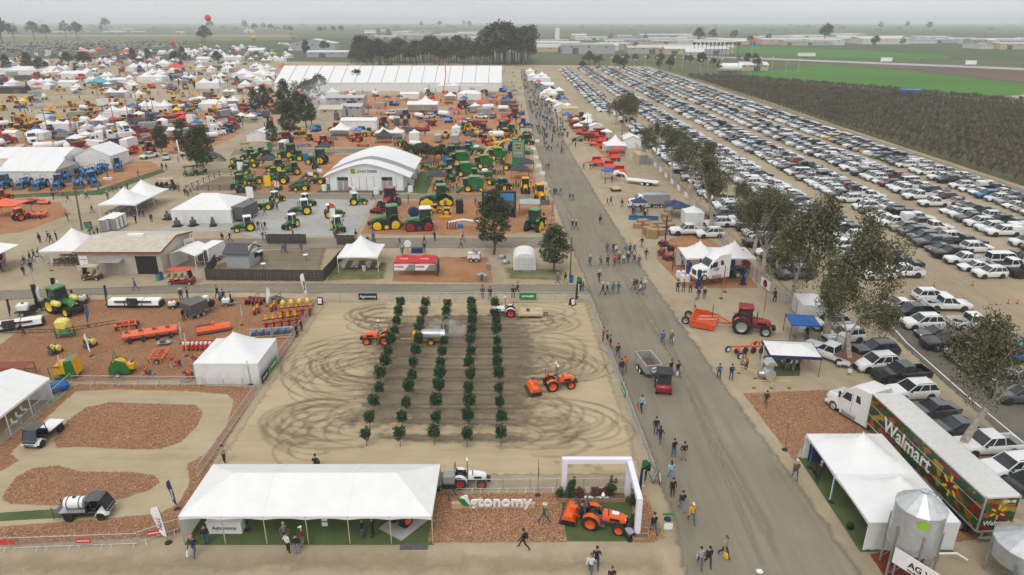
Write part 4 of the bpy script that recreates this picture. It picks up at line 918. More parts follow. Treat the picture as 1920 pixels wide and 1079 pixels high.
def dozer(c1='yellow'):
 P_=[]
 for y in(-1,1):b,q=track_belt((0,y*.9,.5),3.0,1.0,.5,c1);P_+=[('track',b)];P_.append(('track_wheels',q,len(P_)-1))
 q=MB(c1,True);q.rbox((.6,0,1.35),(1.8,1.1,.9),.1);P_+=[('hood',q)];q=MB('black');q.b2(-1.2,.1,-.7,.7,1.3,2.5,mat='glass');q.b2(-1.3,.2,-.8,.8,2.5,2.64,mat=c1);P_+=[('cab',q)]
 q=MB(c1);q.prism([(2.0,.1),(2.2,.6),(2.05,1.15),(2.2,1.2),(2.35,.6),(2.2,.08)],-1.6,1.6);q.tube([(2.0,-1.1,.5),(.3,-1.2,.5)],.09,4);q.tube([(2.0,1.1,.5),(.3,1.2,.5)],.09,4);P_+=[('blade',q)];return P_
def combine(c1='green',rim='deere_yellow',spout=False):
 P_=[];q=MB(c1,True);q.prism([(-2.8,1.0),(-3.2,2.4),(-2.6,3.2),(.9,3.3),(1.1,1.3),(.6,.9)],-1.35,1.35);P_+=[('body',q)]
 q=MB(c1);q.loft([[(-1.8,-1.2,3.3),(-1.8,1.2,3.3),(.6,1.2,3.3),(.6,-1.2,3.3)],[(-2.1,-1.5,3.9),(-2.1,1.5,3.9),(.8,1.5,3.9),(.8,-1.5,3.9)]]);P_+=[('grain_tank',q)]
 q=MB(c1,True);q.b2(1.0,2.3,-.85,.85,1.7,3.2,mat='glass');q.rbox((1.6,0,3.3),(1.7,1.9,.2),.08);P_+=[('cab',q)]
 q=MB(c1);q.prism([(2.0,1.4),(3.4,.5),(3.4,.2),(1.9,.8)],-.7,.7);q.prism([(3.3,.1),(3.3,.9),(4.0,.6),(4.2,.1)],-2.6,2.6);P_+=[('header',q)]
 q=MB('deere_yellow' if spout else c1)
 if spout:q.tube([(-.6,0,3.4),(-.9,0,4.8),(-2.2,0,6.0),(-4.2,0,6.3),(-5.4,0,5.7)],.24,6)
 else:q.tube([(-.2,1.3,3.2),(-3.9,1.7,3.7)],.2,6)
 P_+=[('spout',q)]
 for y in(-1,1):add_wheel(P_,(1.1,y*1.45,.95),.95,.7,rim,True);add_wheel(P_,(-2.3,y*1.2,.6),.6,.45,rim,True)
 return P_
def high_sprayer(c1='green',rim='deere_yellow'):
 P_=[];q=MB(c1,True);q.rbox((-.4,0,2.1),(4.0,1.3,.9),.2);P_+=[('hood',q)];q=MB('plastic',True);q.rbox((-.6,0,2.8),(1.6,1.6,.8),.25);P_+=[('tank',q)]
 q=MB(c1,True);q.b2(1.5,2.7,-.75,.75,1.9,3.3,mat='glass');q.rbox((2.1,0,3.4),(1.5,1.7,.18),.08);P_+=[('cab',q)]
 q=MB('black')
 for y in(-1,1):
  q.tube([(-2.4,y*.8,1.8),(-2.6,y*1.6,2.4),(2.2,y*1.7,2.6)],.07,4);q.tube([(1.6,y*.9,1.9),(1.6,y*1.3,.9)],.1,5);q.tube([(-1.6,y*.9,1.9),(-1.6,y*1.3,.9)],.1,5)
 P_+=[('boom',q)]
 for x in(-1.6,1.6):
  for y in(-1,1):add_wheel(P_,(x,y*1.4,.9),.9,.36,rim,True)
 return P_
def tank_trailer(c1='white',L=5.0,r=.95):
 P_=[];q=MB(c1,True);q.lathe([(r*.3,-L/2),(r*.85,-L/2+.2),(r,-L/2+.5),(r,L/2-.5),(r*.85,L/2-.2),(r*.3,L/2)],(0,0,r+.8),16,None,'x');P_+=[('tank',q)]
 q=MB('dark_grey');q.b2(-L/2+.2,L/2,-.5,.5,.6,.8);q.tube([(L/2,0,.7),(L/2+1.4,0,.6)],.08,5);P_+=[('frame',q)]
 for x in(-1.0,.1):
  for y in(-1,1):add_wheel(P_,(x,y*.9,.5),.5,.35,c1 if c1!='white' else 'silver',True)
 return P_
def hopper_cart(c1='red'):
 P_=[];q=MB(c1);q.loft([[(-1.2,-.8,.9),(-1.2,.8,.9),(1.2,.8,.9),(1.2,-.8,.9)],[(-2.2,-1.3,2.3),(-2.2,1.3,2.3),(2.2,1.3,2.3),(2.2,-1.3,2.3)]],mat=c1);q.b2(-2.0,2.0,-1.1,1.1,2.26,2.32,mat='rust_steel');P_+=[('hopper',q)]
 q=MB('dark_grey');q.b2(-1.4,1.4,-.5,.5,.6,.9);q.tube([(1.4,0,.7),(3.2,0,.6)],.09,5);P_+=[('frame',q)]
 for x in(-.6,.6):
  for y in(-1,1):add_wheel(P_,(x,y*.95,.5),.5,.4,'silver',True)
 return P_
def skid_steer(c1='white'):
 P_=[];q=MB(c1,True);q.rbox((-.3,0,.95),(2.0,1.1,.8),.1);P_+=[('body',q)];q=MB('black');q.b2(-.4,.6,-.5,.5,1.3,2.0,mat='glass');q.b2(-.5,.65,-.55,.55,2.0,2.1);P_+=[('cab',q)]
 q=MB(c1)
 for y in(-.62,.62):q.tube([(-1.2,y,1.6),(.6,y,1.4),(1.3,y,.5)],.08,4)
 P_+=[('lift_arms',q)];q=MB('dark_steel');q.prism([(1.2,.1),(1.9,.12),(1.4,.25),(1.25,.6)],-.85,.85);P_+=[('bucket',q)]
 for x in(-.7,.5):
  for y in(-1,1):add_wheel(P_,(x,y*.68,.4),.4,.28,c1,True)
 return P_
def bleachers(c1='steel',W=8.0,n=5):
 P_=[];q=MB(c1)
 for x in(-W/2,-W/6,W/6,W/2):
  q.tube([(x,0,0),(x,n*.6,n*.4)],.05,4);q.tube([(x,n*.6,0),(x,n*.6,n*.4+1)],.05,4)
 P_+=[('frame',q)]
 for i in range(n):q=MB(c1);q.b2(-W/2,W/2,i*.6,i*.6+.3,.38+i*.4,.42+i*.4);P_+=[('bench',q)]
 return P_
def telescopic_lift(c1='orange',h=14):
 P_=[];q=MB(c1,True);q.rbox((0,0,1.0),(3.4,2.2,.9),.1);P_+=[('base',q)];q=MB(c1);q.tube([(-1,0,1.5),(.6,0,h*.55),(.2,0,h)],.28,6);P_+=[('boom',q)]
 q=MB('dark_grey')
 for z in(h,h+.5,h+1.0):
  for a,b_ in(((-1,-.5),(1,-.5)),((1,-.5),(1,.5)),((1,.5),(-1,.5)),((-1,.5),(-1,-.5))):q.cyl((a[0],a[1],z),(b_[0],b_[1],z),.05,n=4)
 P_+=[('basket',q)]
 for x in(-1.2,1.2):
  for y in(-1,1):add_wheel(P_,(x,y*1.1,.5),.5,.35,'silver')
 return P_
def without(P_,*names):
 keep=[i for i,p in enumerate(P_)if p[0]not in names];mp={o:n for n,o in enumerate(keep)}
 return[(P_[i][0],P_[i][1],mp.get(P_[i][2])if len(P_[i])>2 else None)+tuple(P_[i][3:])for i in keep]
# ---- tents
def peak_tent(w,d,nx=1,ny=1,eave=2.3,ph=2.0,walls='',cloth='vinyl',wall='vinyl_wall',val=.28,legs=True,pw=2.1):
 P_=[];r=MB(cloth,True);k=6
 for a in range(nx):
  for b in range(ny):
   cx=-w/2+w*(a+.5)/nx;cy_=-d/2+d*(b+.5)/ny;hx,hy=w/nx/2,d/ny/2;vs=[]
   for j in range(2*k+1):
    for i in range(2*k+1):
     u,v=i/k-1,j/k-1;q=max(abs(u),abs(v));z=ph*(1-q)**pw
     if q>.99:z+=-.06*math.sin(math.pi*(i/(2*k)))*math.sin(math.pi*(j/(2*k)))if False else 0
     vs.append((cx+u*hx,cy_+v*hy,eave+z))
   n=2*k+1;r.add(vs,[(j*n+i,j*n+i+1,(j+1)*n+i+1,(j+1)*n+i)for j in range(n-1)for i in range(n-1)])
   r.cyl((cx,cy_,eave+ph-.1),(cx,cy_,eave+ph+.15),.06,.03,n=5)
 P_+=[('roof',r)];v=MB(wall)
 for(x0,y0,x1,y1,m_)in((-w/2,-d/2,w/2,-d/2,nx),(w/2,-d/2,w/2,d/2,ny),(w/2,d/2,-w/2,d/2,nx),(-w/2,d/2,-w/2,-d/2,ny)):
  N=m_*6
  for i in range(N):
   f0,f1=i/N,(i+1)/N;s0=math.sin(math.pi*((i%6)/6))*.12;s1=math.sin(math.pi*((i%6+1)/6))*.12
   a,b=Vector((x0,y0,0)).lerp((x1,y1,0),f0),Vector((x0,y0,0)).lerp((x1,y1,0),f1)
   v.quad((a.x,a.y,eave-val+s0),(b.x,b.y,eave-val+s1),(b.x,b.y,eave+.005),(a.x,a.y,eave+.005))
 P_+=[('valance',v,0)]
 if legs:
  for a in range(nx+1):
   for b in range(ny+1):
    if 0<a<nx and 0<b<ny:continue
    q=MB('white');x,y=-w/2+w*a/nx,-d/2+d*b/ny;x*=.99;y*=.99;q.cyl((x,y,0),(x,y,eave),.045,n=5);P_+=[('leg',q)]
 P_+=side_walls(w,d,eave,walls,wall);return P_
def side_walls(w,d,eave,walls,mat,inset=.03):
 out=[];w2,d2=w/2-inset,d/2-inset
 for ch,(x0,y0,x1,y1)in{'s':(-w2,-d2,w2,-d2),'e':(w2,-d2,w2,d2),'n':(w2,d2,-w2,d2),'w':(-w2,d2,-w2,-d2)}.items():
  if ch not in walls:continue
  q=MB(mat);L=math.hypot(x1-x0,y1-y0);N=max(3,int(L/.5));nx_,ny_=(y1-y0)/L,-(x1-x0)/L;vs=[]
  for i in range(N+1):
   f=i/N;o=.035*math.sin(i*2.3)+.02*math.sin(i*5.1);x,y=x0+(x1-x0)*f,y0+(y1-y0)*f
   vs+=[(x+nx_*o*1.5,y+ny_*o*1.5,.02),(x+nx_*o*.3,y+ny_*o*.3,eave-.04)]
  q.add(vs,[(2*i,2*i+2,2*i+3,2*i+1)for i in range(N)]);out.append(('side_wall',q,None))
 return out
def gable_tent(w,d,eave=2.4,rise=1.4,axis='x',walls='nsew',bays=None,cloth='vinyl',wall='vinyl_wall',over=.12,legs=False,door=None,seam=.05):
 if axis=='y':
  tr={'n':'e','s':'w','e':'s','w':'n'};P_=gable_tent(d,w,eave,rise,'x',''.join(tr[c]for c in walls),bays,cloth,wall,over,legs)
  for p in P_:p[1].v=[(-y,x,z)for x,y,z in p[1].v]
  return P_
 P_=[];n=bays or max(2,round(w/5));L=w+2*over;rf=MB(cloth);h=d/2+over;zr=eave+rise;ze=eave-over*rise/(d/2)
 for i in range(n):
  x0,x1=-L/2+L*i/n,-L/2+L*(i+1)/n;q=MB(cloth);q.quad((x0,-h,ze),(x1,-h,ze),(x1,0,zr),(x0,0,zr));q.quad((x0,0,zr),(x1,0,zr),(x1,h,ze),(x0,h,ze))
  for s_ in(-1,1):q.quad((x0,s_*h,ze-.22),(x1,s_*h,ze-.22),(x1,s_*h,ze),(x0,s_*h,ze))
  P_+=[('roof_panel',q)]
 sm_=MB(wall if seam<.1 else 'concrete')
 for i in range(n+1):
  x=-L/2+L*i/n
  for s_ in(-1,1):sm_.cyl((x,s_*h,ze),(x,0,zr+.01),seam,n=4)
 P_.append(('roof_seams',sm_,None,'stuff'))
 for s_,ch in((-1,'w'),(1,'e')):
  if ch in walls or door==ch:q=MB(wall);x=s_*(w/2-.02);q.poly([(x,-d/2,eave-.05),(x,d/2,eave-.05),(x,0,zr-.04)]);P_+=[('gable_end',q)]
 P_+=side_walls(w,d,eave,walls,wall)
 for i in range(n+1):
  for s_ in(-1,1):
   if legs and not(('s' if s_<0 else 'n')in walls):q=MB('white');x=-w/2+w*i/n;q.cyl((x,s_*d/2,0),(x,s_*d/2,eave),.05,n=5);P_+=[('leg',q)]
 return P_
def hip_tent(w,d,eave=2.4,rise=1.4,walls='',bays=6,run=.5,cloth='vinyl',leg_c='tan_cloth',ridge=None):
 P_=[];r=MB(cloth);zr=eave+rise;k=ridge or d*run;a,b=-w/2+k,w/2-k;h=d/2;n=10
 def ry(x):return h if a<=x<=b else max(0,h)
 xs=[-w/2+w*i/(bays*4)for i in range(bays*4+1)]
 r.quad((-w/2,-h,eave),(w/2,-h,eave),(b,0,zr),(a,0,zr));r.quad((w/2,h,eave),(-w/2,h,eave),(a,0,zr),(b,0,zr))
 r.poly([(-w/2,h,eave),(-w/2,-h,eave),(a,0,zr)]);r.poly([(w/2,-h,eave),(w/2,h,eave),(b,0,zr)]);P_+=[('roof',r)]
 q=MB('vinyl_wall')
 for(p0,p1)in(((-w/2,-h,eave),(a,0,zr)),((w/2,-h,eave),(b,0,zr)),((-w/2,h,eave),(a,0,zr)),((w/2,h,eave),(b,0,zr)),((a,0,zr),(b,0,zr))):q.cyl(p0,p1,.035,n=5)
 for i in range(2,bays,2):x=-w/2+w*i/bays;q.cyl((x,-h,eave),(max(a,min(b,x)),0,zr),.025,n=4);q.cyl((x,h,eave),(max(a,min(b,x)),0,zr),.025,n=4)
 P_.append(('roof_seams',q,0,'stuff'));v=MB('vinyl_wall')
 for(x0,y0,x1,y1,m_)in((-w/2,-h,w/2,-h,bays),(w/2,-h,w/2,h,2),(w/2,h,-w/2,h,bays),(-w/2,h,-w/2,-h,2)):
  N=m_*6
  for i in range(N):
   s0=math.sin(math.pi*((i%6)/6))*.13;s1=math.sin(math.pi*((i%6+1)/6))*.13;A=Vector((x0,y0,0)).lerp((x1,y1,0),i/N);B=Vector((x0,y0,0)).lerp((x1,y1,0),(i+1)/N)
   v.quad((A.x,A.y,eave-.32+s0),(B.x,B.y,eave-.32+s1),(B.x,B.y,eave),(A.x,A.y,eave))
 P_+=[('valance',v,0)]
 for i in range(bays+1):
  for s_ in(-1,1):q=MB(leg_c);x=-w/2+w*i/bays;q.cyl((x*.998,s_*h*.99,0),(x*.998,s_*h*.99,eave),.04,n=6);P_+=[('leg',q)]
 P_+=side_walls(w,d,eave,walls,'vinyl_wall');return P_
def popup(w=3.0,d=3.0,c1='blue_fabric',c2=None,eave=2.1,ph=.85):
 P_=peak_tent(w,d,1,1,eave,ph,'',c1,c2 or c1,.22,True,1.15)
 for p in P_:
  if p[0]=='leg':p[1].m=['dark_grey']*len(p[1].m)
 return P_
# ---- site furniture
def barrier(L=2.2,H=1.08):
 P_=[];q=MB('galv');r=.02
 q.tube([(-L/2,0,.2),(-L/2,0,H),(L/2,0,H),(L/2,0,.2),(-L/2,0,.2)],r*1.25,5);P_+=[('frame',q)];q=MB('galv');n=17
 for i in range(1,n):x=-L/2+L*i/n;q.cyl((x,0,.2),(x,0,H),.0085,n=3,cap=False)
 P_.append(('pickets',q,None,'stuff'))
 for x in(-L*.36,L*.36):q=MB('galv');q.tube([(x,-.34,0),(x,0,.22),(x,.34,0)],.018,4);P_+=[('foot',q)]
 return P_
def feather_flag(H=3.4,c1='black',c2=None,txt=None,tc='white',w=.62,base=True):
 P_=[];q=MB('dark_grey');pts=[(0,0,0)]+[(.02*i*i*.18,0,.3+(H-.3)*i/8)for i in range(9)];q.tube(pts,.018,5);P_+=[('pole',q)]
 f=MB(c1);z0=H*.17
 n=12
 for i in range(n):
  za,zb=z0+(H-z0)*i/n,z0+(H-z0)*(i+1)/n
  def wd(z):t=(z-z0)/(H-z0);return w*min(1,.45+t*1.2)*(1 if t<.78 else max(.12,math.sqrt(max(0,1-((t-.78)/.225)**2))))
  def xo(z):t=(z-.3)/(H-.3)*8;return .02*max(0,t)**2*.18
  y0,y1=.04*math.sin(i*.9),.04*math.sin((i+1)*.9);f.add([(xo(za),0,za),(xo(za)+wd(za),y0,za),(xo(zb)+wd(zb),y1,zb),(xo(zb),0,zb)],[(0,1,2,3)],(c2 if c2 and i>=n*.72 else c1))
 P_+=[('cloth',f)]
 if txt:
  for s_ in(-1,1):
   t=marks(int(txt[1:]),w*.62,tc,depth=.004)if txt[0]=='#' else text_mb(txt,w*.62,tc,.004,.006,cond=1.0);M=Matrix.Translation((w*.5,s_*.05,z0+(H-z0)*.42))@(Matrix.Rotation(math.pi,4,'Z')if s_>0 else Matrix.Identity(4))@Matrix.Rotation(-math.pi/2,4,'Y');t.v=[tuple(M@(Vector(v)+Vector((0,0,-w*.2))))for v in t.v];P_+=[('lettering',t,1)]
 if base:q=MB('black');q.lathe([(.28,0),(.25,.06),(.05,.1)],(0,0,0),10);P_+=[('base',q)]
 return P_
def flag_pole(H=5.0,c1='white',w=1.1,h=.7,c2=None):
 P_=[];q=MB('silver');q.cyl((0,0,0),(0,0,H),.04,.025,n=6);P_+=[('pole',q)];f=MB(c1);n=6
 for i in range(n):f.quad((w*i/n,.07*math.sin(i*1.3),H-h-.05*i/n),(w*(i+1)/n,.07*math.sin(i*1.3+1.3),H-h-.05*(i+1)/n),(w*(i+1)/n,.07*math.sin(i*1.3+1.3),H-.05*(i+1)/n),(w*i/n,.07*math.sin(i*1.3),H-.05*i/n),c1 if not c2 or i%2 else c2)
 P_+=[('cloth',f)];return P_
def table(L=1.8,c1='plastic'):
 P_=[];q=MB(c1);q.b2(-L/2,L/2,-.37,.37,.7,.75);P_+=[('table_top',q)]
 for x in(-L*.4,L*.4):
  for y in(-.3,.3):q=MB('dark_grey');q.cyl((x,y,0),(x,y,.7),.02,n=4);P_+=[('leg',q)]
 return P_
def chair(c1='white'):
 P_=[];q=MB(c1);q.b2(-.21,.21,-.2,.2,.43,.47);P_+=[('seat',q)];q=MB(c1);q.box((-.22,0,.7),(.03,.42,.34),ry=-.12);P_+=[('backrest',q)]
 for x in(-.2,.2):
  for y in(-.19,.19):q=MB('silver');q.cyl((x*1.15,y,0),(x*.9,y,.44),.014,n=4);P_+=[('leg',q)]
 return P_
def picnic_table(c1='wood'):
 P_=[];q=MB(c1)
 for i in range(4):q.b2(-.9,.9,-.36+.185*i,-.2+.185*i,.72,.76)
 P_.append(('table_top',q,None,'stuff'))
 for s_ in(-1,1):q=MB(c1);q.b2(-.9,.9,s_*.75-.13,s_*.75+.13,.42,.46);P_+=[('bench',q)]
 for x in(-.6,.6):q=MB(c1);q.tube([(x,-.7,0),(x,-.25,.72)],.04,4);q.tube([(x,.7,0),(x,.25,.72)],.04,4);q.b2(x-.03,x+.03,-.8,.8,.36,.42);P_+=[('leg_frame',q)]
 return P_
def bin_(c1='plastic',lid=None):
 P_=[];q=MB(c1,True);q.lathe([(.22,0),(.25,.05),(.29,.82),(.31,.86),(.27,.86),(.24,.7)],(0,0,0),14);P_+=[('can',q)]
 q=MB(lid or 'black',True);q.lathe([(.3,.86),(.27,.93),(.08,.97)],(0,0,0),14);P_+=[('lid',q)];return P_
def porta_potty(c1='mid_grey',roof='white'):
 P_=[];q=MB(c1);q.b2(-.55,.55,-.55,.55,.08,2.1);P_+=[('cabin',q)];q=MB(roof,True);q.prism([(-.58,2.1),(-.5,2.22),(.5,2.22),(.58,2.1)],-.58,.58);P_+=[('roof',q)]
 q=MB('plastic');q.b2(-.4,.4,-.575,-.54,.15,2.0);P_+=[('door',q)];k=2;q=MB('black');q.b2(.28,.34,-.60,-.57,1.0,1.12);P_+=[('handle',q,k)];q=MB('black');q.b2(-.6,.6,-.6,.6,0,.08);P_+=[('skid',q)]
 q=MB('white');q.b2(-.3,.3,-.562,-.55,1.75,1.9)if False else q.cyl((.3,.4,2.1),(.3,.4,2.45),.05,n=6);P_+=[('vent_pipe',q)];return P_
def pole(H=9.0,r=.14,mat='bark',arm=False):
 P_=[];q=MB(mat);q.cyl((0,0,-.1),(.05,.03,H),r,r*.7,n=7);P_+=[('post',q)]
 if arm:q=MB(mat);q.b2(-1.0,1.0,-.06,.06,H-.7,H-.58);P_+=[('crossarm',q)]
 return P_
def light_mast(H=16,n=4):
 P_=[];q=MB('galv');q.cyl((0,0,0),(0,0,H),.2,.12,n=6);P_+=[('mast',q)]
 for i in range(n):q=MB('white');q.box(((i-(n-1)/2)*.9,-.1,H),(.7,.4,.6));P_+=[('lamp',q)]
 return P_
# ---- buildings
def house(w,d,eave=4.0,rise=1.5,axis='x',wall='tan_metal',roof='roof_tan',door=True,win=3,seed=0):
 P_=[];q=MB(wall);q.b2(-w/2,w/2,-d/2,d/2,0,eave)
 if axis=='x':q.prism([(-d/2,eave),(d/2,eave),(0,eave+rise)],-w/2,w/2,axis='x')
 else:q.prism([(-w/2,eave),(w/2,eave),(0,eave+rise)],-d/2,d/2)
 P_+=[('wall',q)];r=MB(roof);o=.35
 if axis=='x':
  for s_ in(-1,1):h=d/2+o;z=eave-o*rise/(d/2);r.loft([[(-w/2-o,s_*h,z),(w/2+o,s_*h,z),(w/2+o,s_*h,z+.15),(-w/2-o,s_*h,z+.15)],[(-w/2-o,0,eave+rise+.02),(w/2+o,0,eave+rise+.02),(w/2+o,0,eave+rise+.17),(-w/2-o,0,eave+rise+.17)]])
 else:
  for s_ in(-1,1):h=w/2+o;z=eave-o*rise/(w/2);r.loft([[(s_*h,-d/2-o,z),(s_*h,d/2+o,z),(s_*h,d/2+o,z+.15),(s_*h,-d/2-o,z+.15)],[(0,-d/2-o,eave+rise+.02),(0,d/2+o,eave+rise+.02),(0,d/2+o,eave+rise+.17),(0,-d/2-o,eave+rise+.17)]])
 P_+=[('roof',r)];g=random.Random(seed)
 if door:q=MB('dark_grey');x=w*g.uniform(-.3,.3);ww=min(w*.12,3.5);q.b2(x-ww,x+ww,-d/2-.06,-d/2+.1,.02,eave*.72);P_+=[('door',q,0)]
 for i in range(win):q=MB('window_glass');x=-w/2+w*(i+.5)/win;q.b2(x-min(.9,w*.04),x+min(.9,w*.04),-d/2-.05,-d/2+.08,eave*.74,eave*.92);P_+=[('window',q,0)]
 return P_
# ---- people
POSES={}
def person_mesh(pose):
 if pose in POSES:return POSES[pose]
 st,sw,lean,sit={'stand':(.10,0,0,0),'ease':(.13,.06,.02,0),'walk':(.1,.34,.04,0),'stride':(.09,-.42,.06,0),'photo':(.12,.05,0,0),'bent':(.12,.1,.55,0),'sit':(.14,0,.05,1)}[pose]
 hz=.93 if not sit else .50;S=[];E=[];Rr=[];K=[]
 def V(x,y,z,r,k):S.append((x,y,z));Rr.append(r);K.append(k);return len(S)-1
 def Ed(a,b):E.append((a,b))
 sh=hz+.50;c0=V(0,0,hz,(.135,.165),2);c1=V(lean*.2,0,hz+.2,(.115,.15),1);c2=V(lean*.38,0,hz+.40,(.13,.19),1);nk=V(lean*.5,0,sh+.06,(.06,.06),0)
 h1=V(lean*.58+.02,0,sh+.16,(.085,.075),0);h2=V(lean*.62+.015,0,sh+.28,(.085,.075),0)
 for a,b in((c0,c1),(c1,c2),(c2,nk),(nk,h1),(h1,h2)):Ed(a,b)
 hands=[]
 for s_ in(-1,1):
  f=sw*s_;hip=V(0,s_*st,hz-.08,(.095,.095),2)
  if sit:kn=V(.42,s_*.15,hz,(.07,.07),2);an=V(.44,s_*.15,.09,(.045,.045),2);to=V(.6,s_*.16,.045,(.045,.04),3)
  else:kn=V(f*.5+.04,s_*(st+.01),.49,(.068,.068),2);an=V(f*.95-(.1 if f<-.1 else 0),s_*(st+.01),.09+(.1 if f<-.2 else 0),(.048,.048),2);to=V(S[an][0]+.15,s_*(st+.03),.045+(.02 if f<-.2 else 0),(.045,.04),3)
  for a,b in((c0,hip),(hip,kn),(kn,an),(an,to)):Ed(a,b)
  sx=S[c2][0];so=V(sx,s_*.2,sh-.06,(.065,.065),1);g=-f
  if pose=='photo':el=V(sx+.14,s_*.27,sh-.30,(.047,.047),1);wr=V(sx+.34,s_*.1,sh-.02,(.035,.035),1);ha=V(sx+.4,s_*.07,sh+.03,(.036,.04),0)
  elif pose=='ease':el=V(sx-.08,s_*.3,sh-.32,(.047,.047),1);wr=V(sx+.06,s_*.24,sh-.52,(.035,.035),1);ha=V(sx+.11,s_*.21,sh-.57,(.036,.04),0)
  elif pose in('bent','sit'):el=V(sx+.1,s_*.26,sh-.34,(.047,.047),1);wr=V(sx+.32,s_*.2,sh-.42,(.035,.035),1);ha=V(sx+.4,s_*.18,sh-.43,(.036,.04),0)
  else:el=V(sx+g*.35-.02,s_*.26,sh-.33,(.047,.047),1);wr=V(sx+g*.75+.05,s_*.27,sh-.57,(.035,.035),1);ha=V(sx+g*.85+.07,s_*.265,sh-.66,(.036,.04),0)
  for a,b in((c2,so),(so,el),(el,wr),(wr,ha)):Ed(a,b)
  hands.append((Vector(S[wr]),Vector(S[ha]),s_))
 me=bpy.data.meshes.new('skeleton');me.from_pydata(S,E,[]);o=bpy.data.objects.new('skeleton',me);col.objects.link(o)
 md=o.modifiers.new('skin','SKIN');md.use_smooth_shade=True
 for i,sv in enumerate(me.skin_vertices[0].data):sv.radius=Rr[i];sv.use_root=(i==0)
 o.modifiers.new('sub','SUBSURF').render_levels=1;o.modifiers['sub'].levels=1
 dg=bpy.context.evaluated_depsgraph_get();ev=o.evaluated_get(dg).to_mesh();m=MB('skin',True);vs=[v.co.copy()for v in ev.vertices];fs=[tuple(p.vertices)for p in ev.polygons]
 segs=[(Vector(S[a]),Vector(S[b]),K[b]if K[b]!=2 or K[a]!=0 else 2,Rr[b][0])for a,b in E];names=['skin','top','trousers','shoe'];mats=[]
 for f in fs:
  c=sum((vs[i]for i in f),Vector())/len(f);best=(9,1)
  for a,b,k,r in segs:
   ab=b-a;t=max(0,min(1,(c-a).dot(ab)/max(1e-6,ab.length_squared)));dd=(a+ab*t-c).length/(r+.04)*(1.7 if k==0 and r<.04 else 1)
   if dd<best[0]:best=(dd,k)
  k=best[1]
  if k==1 and c.z<hz-.01 and not lean>.3:k=2
  mats.append(names[k])
 o.evaluated_get(dg).to_mesh_clear();bpy.data.objects.remove(o);bpy.data.meshes.remove(me)
 for nm in('top','trousers'):
  if nm not in MATS:C(nm,(.1,.1,.12),.8)
 m.v=[tuple(v)for v in vs];m.f=fs;m.m=mats
 for(w,h,s_)in hands:
  d=(h-w).normalized();side=d.cross(Vector((1,0,.2))).normalized();cur=d.cross(side).normalized()*(1 if d.z<0 else-1)
  for i,l in enumerate((.06,.075,.08,.072)):
   p=h+side*(i-1.5)*.018+d*.015;q=p+d*l*.6;m.cyl(p,q,.011,.009,n=4,mat='skin');m.cyl(q,q+(d+cur*.7).normalized()*l*.5,.009,.007,n=4,mat='skin')
  p=h-side*.03-d*.01;m.cyl(p,p+(d-side*.9).normalized()*.05,.011,.008,n=4,mat='skin')
 hd=Vector(S[h2]);m.cyl(hd+Vector((.07,0,-.055)),hd+Vector((.112,0,-.07)),.02,.008,n=4,mat='skin')
 for s_ in(-1,1):m.ball(tuple(hd+Vector((0,s_*.085,-.06))),.022,5,3,mat='skin');m.ball(tuple(hd+Vector((.082,s_*.03,-.03))),.011,4,3,mat='black')
 m.box(tuple(hd+Vector((.084,0,-.115))),(.012,.045,.01),mat='canvas_red')
 mm=bpy.data.meshes.new('person');mm.from_pydata(m.v,[],m.f);order=['skin','top','trousers','shoe','black','canvas_red']
 for k in order:mm.materials.append(MATS[k])
 mm.polygons.foreach_set('material_index',[order.index(k)for k in m.m]);mm.polygons.foreach_set('use_smooth',[True]*len(m.f));mm.update()
 POSES[pose]=(mm,hd,[tuple(h)for _,h,_ in hands]);return POSES[pose]
CLOTH={'black':(.018,.018,.02),'navy':(.022,.032,.075),'grey':(.13,.13,.135),'white':(.62,.62,.6),'maroon':(.16,.022,.03),'brown':(.13,.075,.04),'tan':(.36,.28,.19),'blue':(.03,.13,.40),'light blue':(.25,.45,.60),'green':(.02,.13,.06),'yellow':(.62,.36,.03),'orange':(.62,.16,.02),'jeans':(.06,.10,.18),'light jeans':(.17,.25,.36),'khaki':(.32,.26,.18),'red':(.45,.03,.03),'pale pink':(.52,.40,.42),'olive':(.10,.095,.05),'checked':(.22,.2,.2)}
for k_,v_ in CLOTH.items():C('cloth_'+k_.replace(' ','_'),v_,.85,0,.22,9)
m=MATS['cloth_checked'];nt=m.node_tree;ck=nt.nodes.new('ShaderNodeTexChecker');ck.inputs['Scale'].default_value=14;ck.inputs[1].default_value=(.6,.6,.58,1);ck.inputs[2].default_value=(.03,.03,.035,1)
tc_=nt.nodes.new('ShaderNodeTexCoord');nt.links.new(tc_.outputs['Object'],ck.inputs['Vector']);nt.links.new(ck.outputs[0],[n for n in nt.nodes if n.type=='BSDF_PRINCIPLED'][0].inputs['Base Color'])
C('hair',(.03,.02,.014),.7);C('hair_grey',(.3,.29,.28),.7);C('straw',(.6,.5,.32),.8)
HEADS={}
def headwear(kind,mat):
 if(kind,mat)not in HEADS:
  m=MB(mat,True)
  if kind=='hair':m.lathe([(.02,.105),(.06,.095),(.092,.06),(.1,0),(.092,-.05)],(-.012,0,0),10)
  elif kind=='long_hair':m.lathe([(.02,.105),(.06,.095),(.092,.06),(.1,0),(.092,-.05)],(-.012,0,0),10);m.rbox((-.08,0,-.14),(.07,.17,.3),.03)
  elif kind=='cap':m.lathe([(.02,.115),(.065,.10),(.098,.055),(.102,.0)],(-.006,0,0),10);m.box((.13,0,.01),(.12,.15,.015),ry=.12)
  elif kind=='hood':m.ball((-.01,0,-.01),.118,10,6)
  else:m.lathe([(.02,.15),(.08,.14),(.098,.05),(.102,.02),(.19,.01),(.21,.035),(.19,.03),(.1,.035)],(-.004,0,0),14)
  HEADS[kind,mat]=m.mesh(kind)
 return HEADS[kind,mat]
NP=[0]
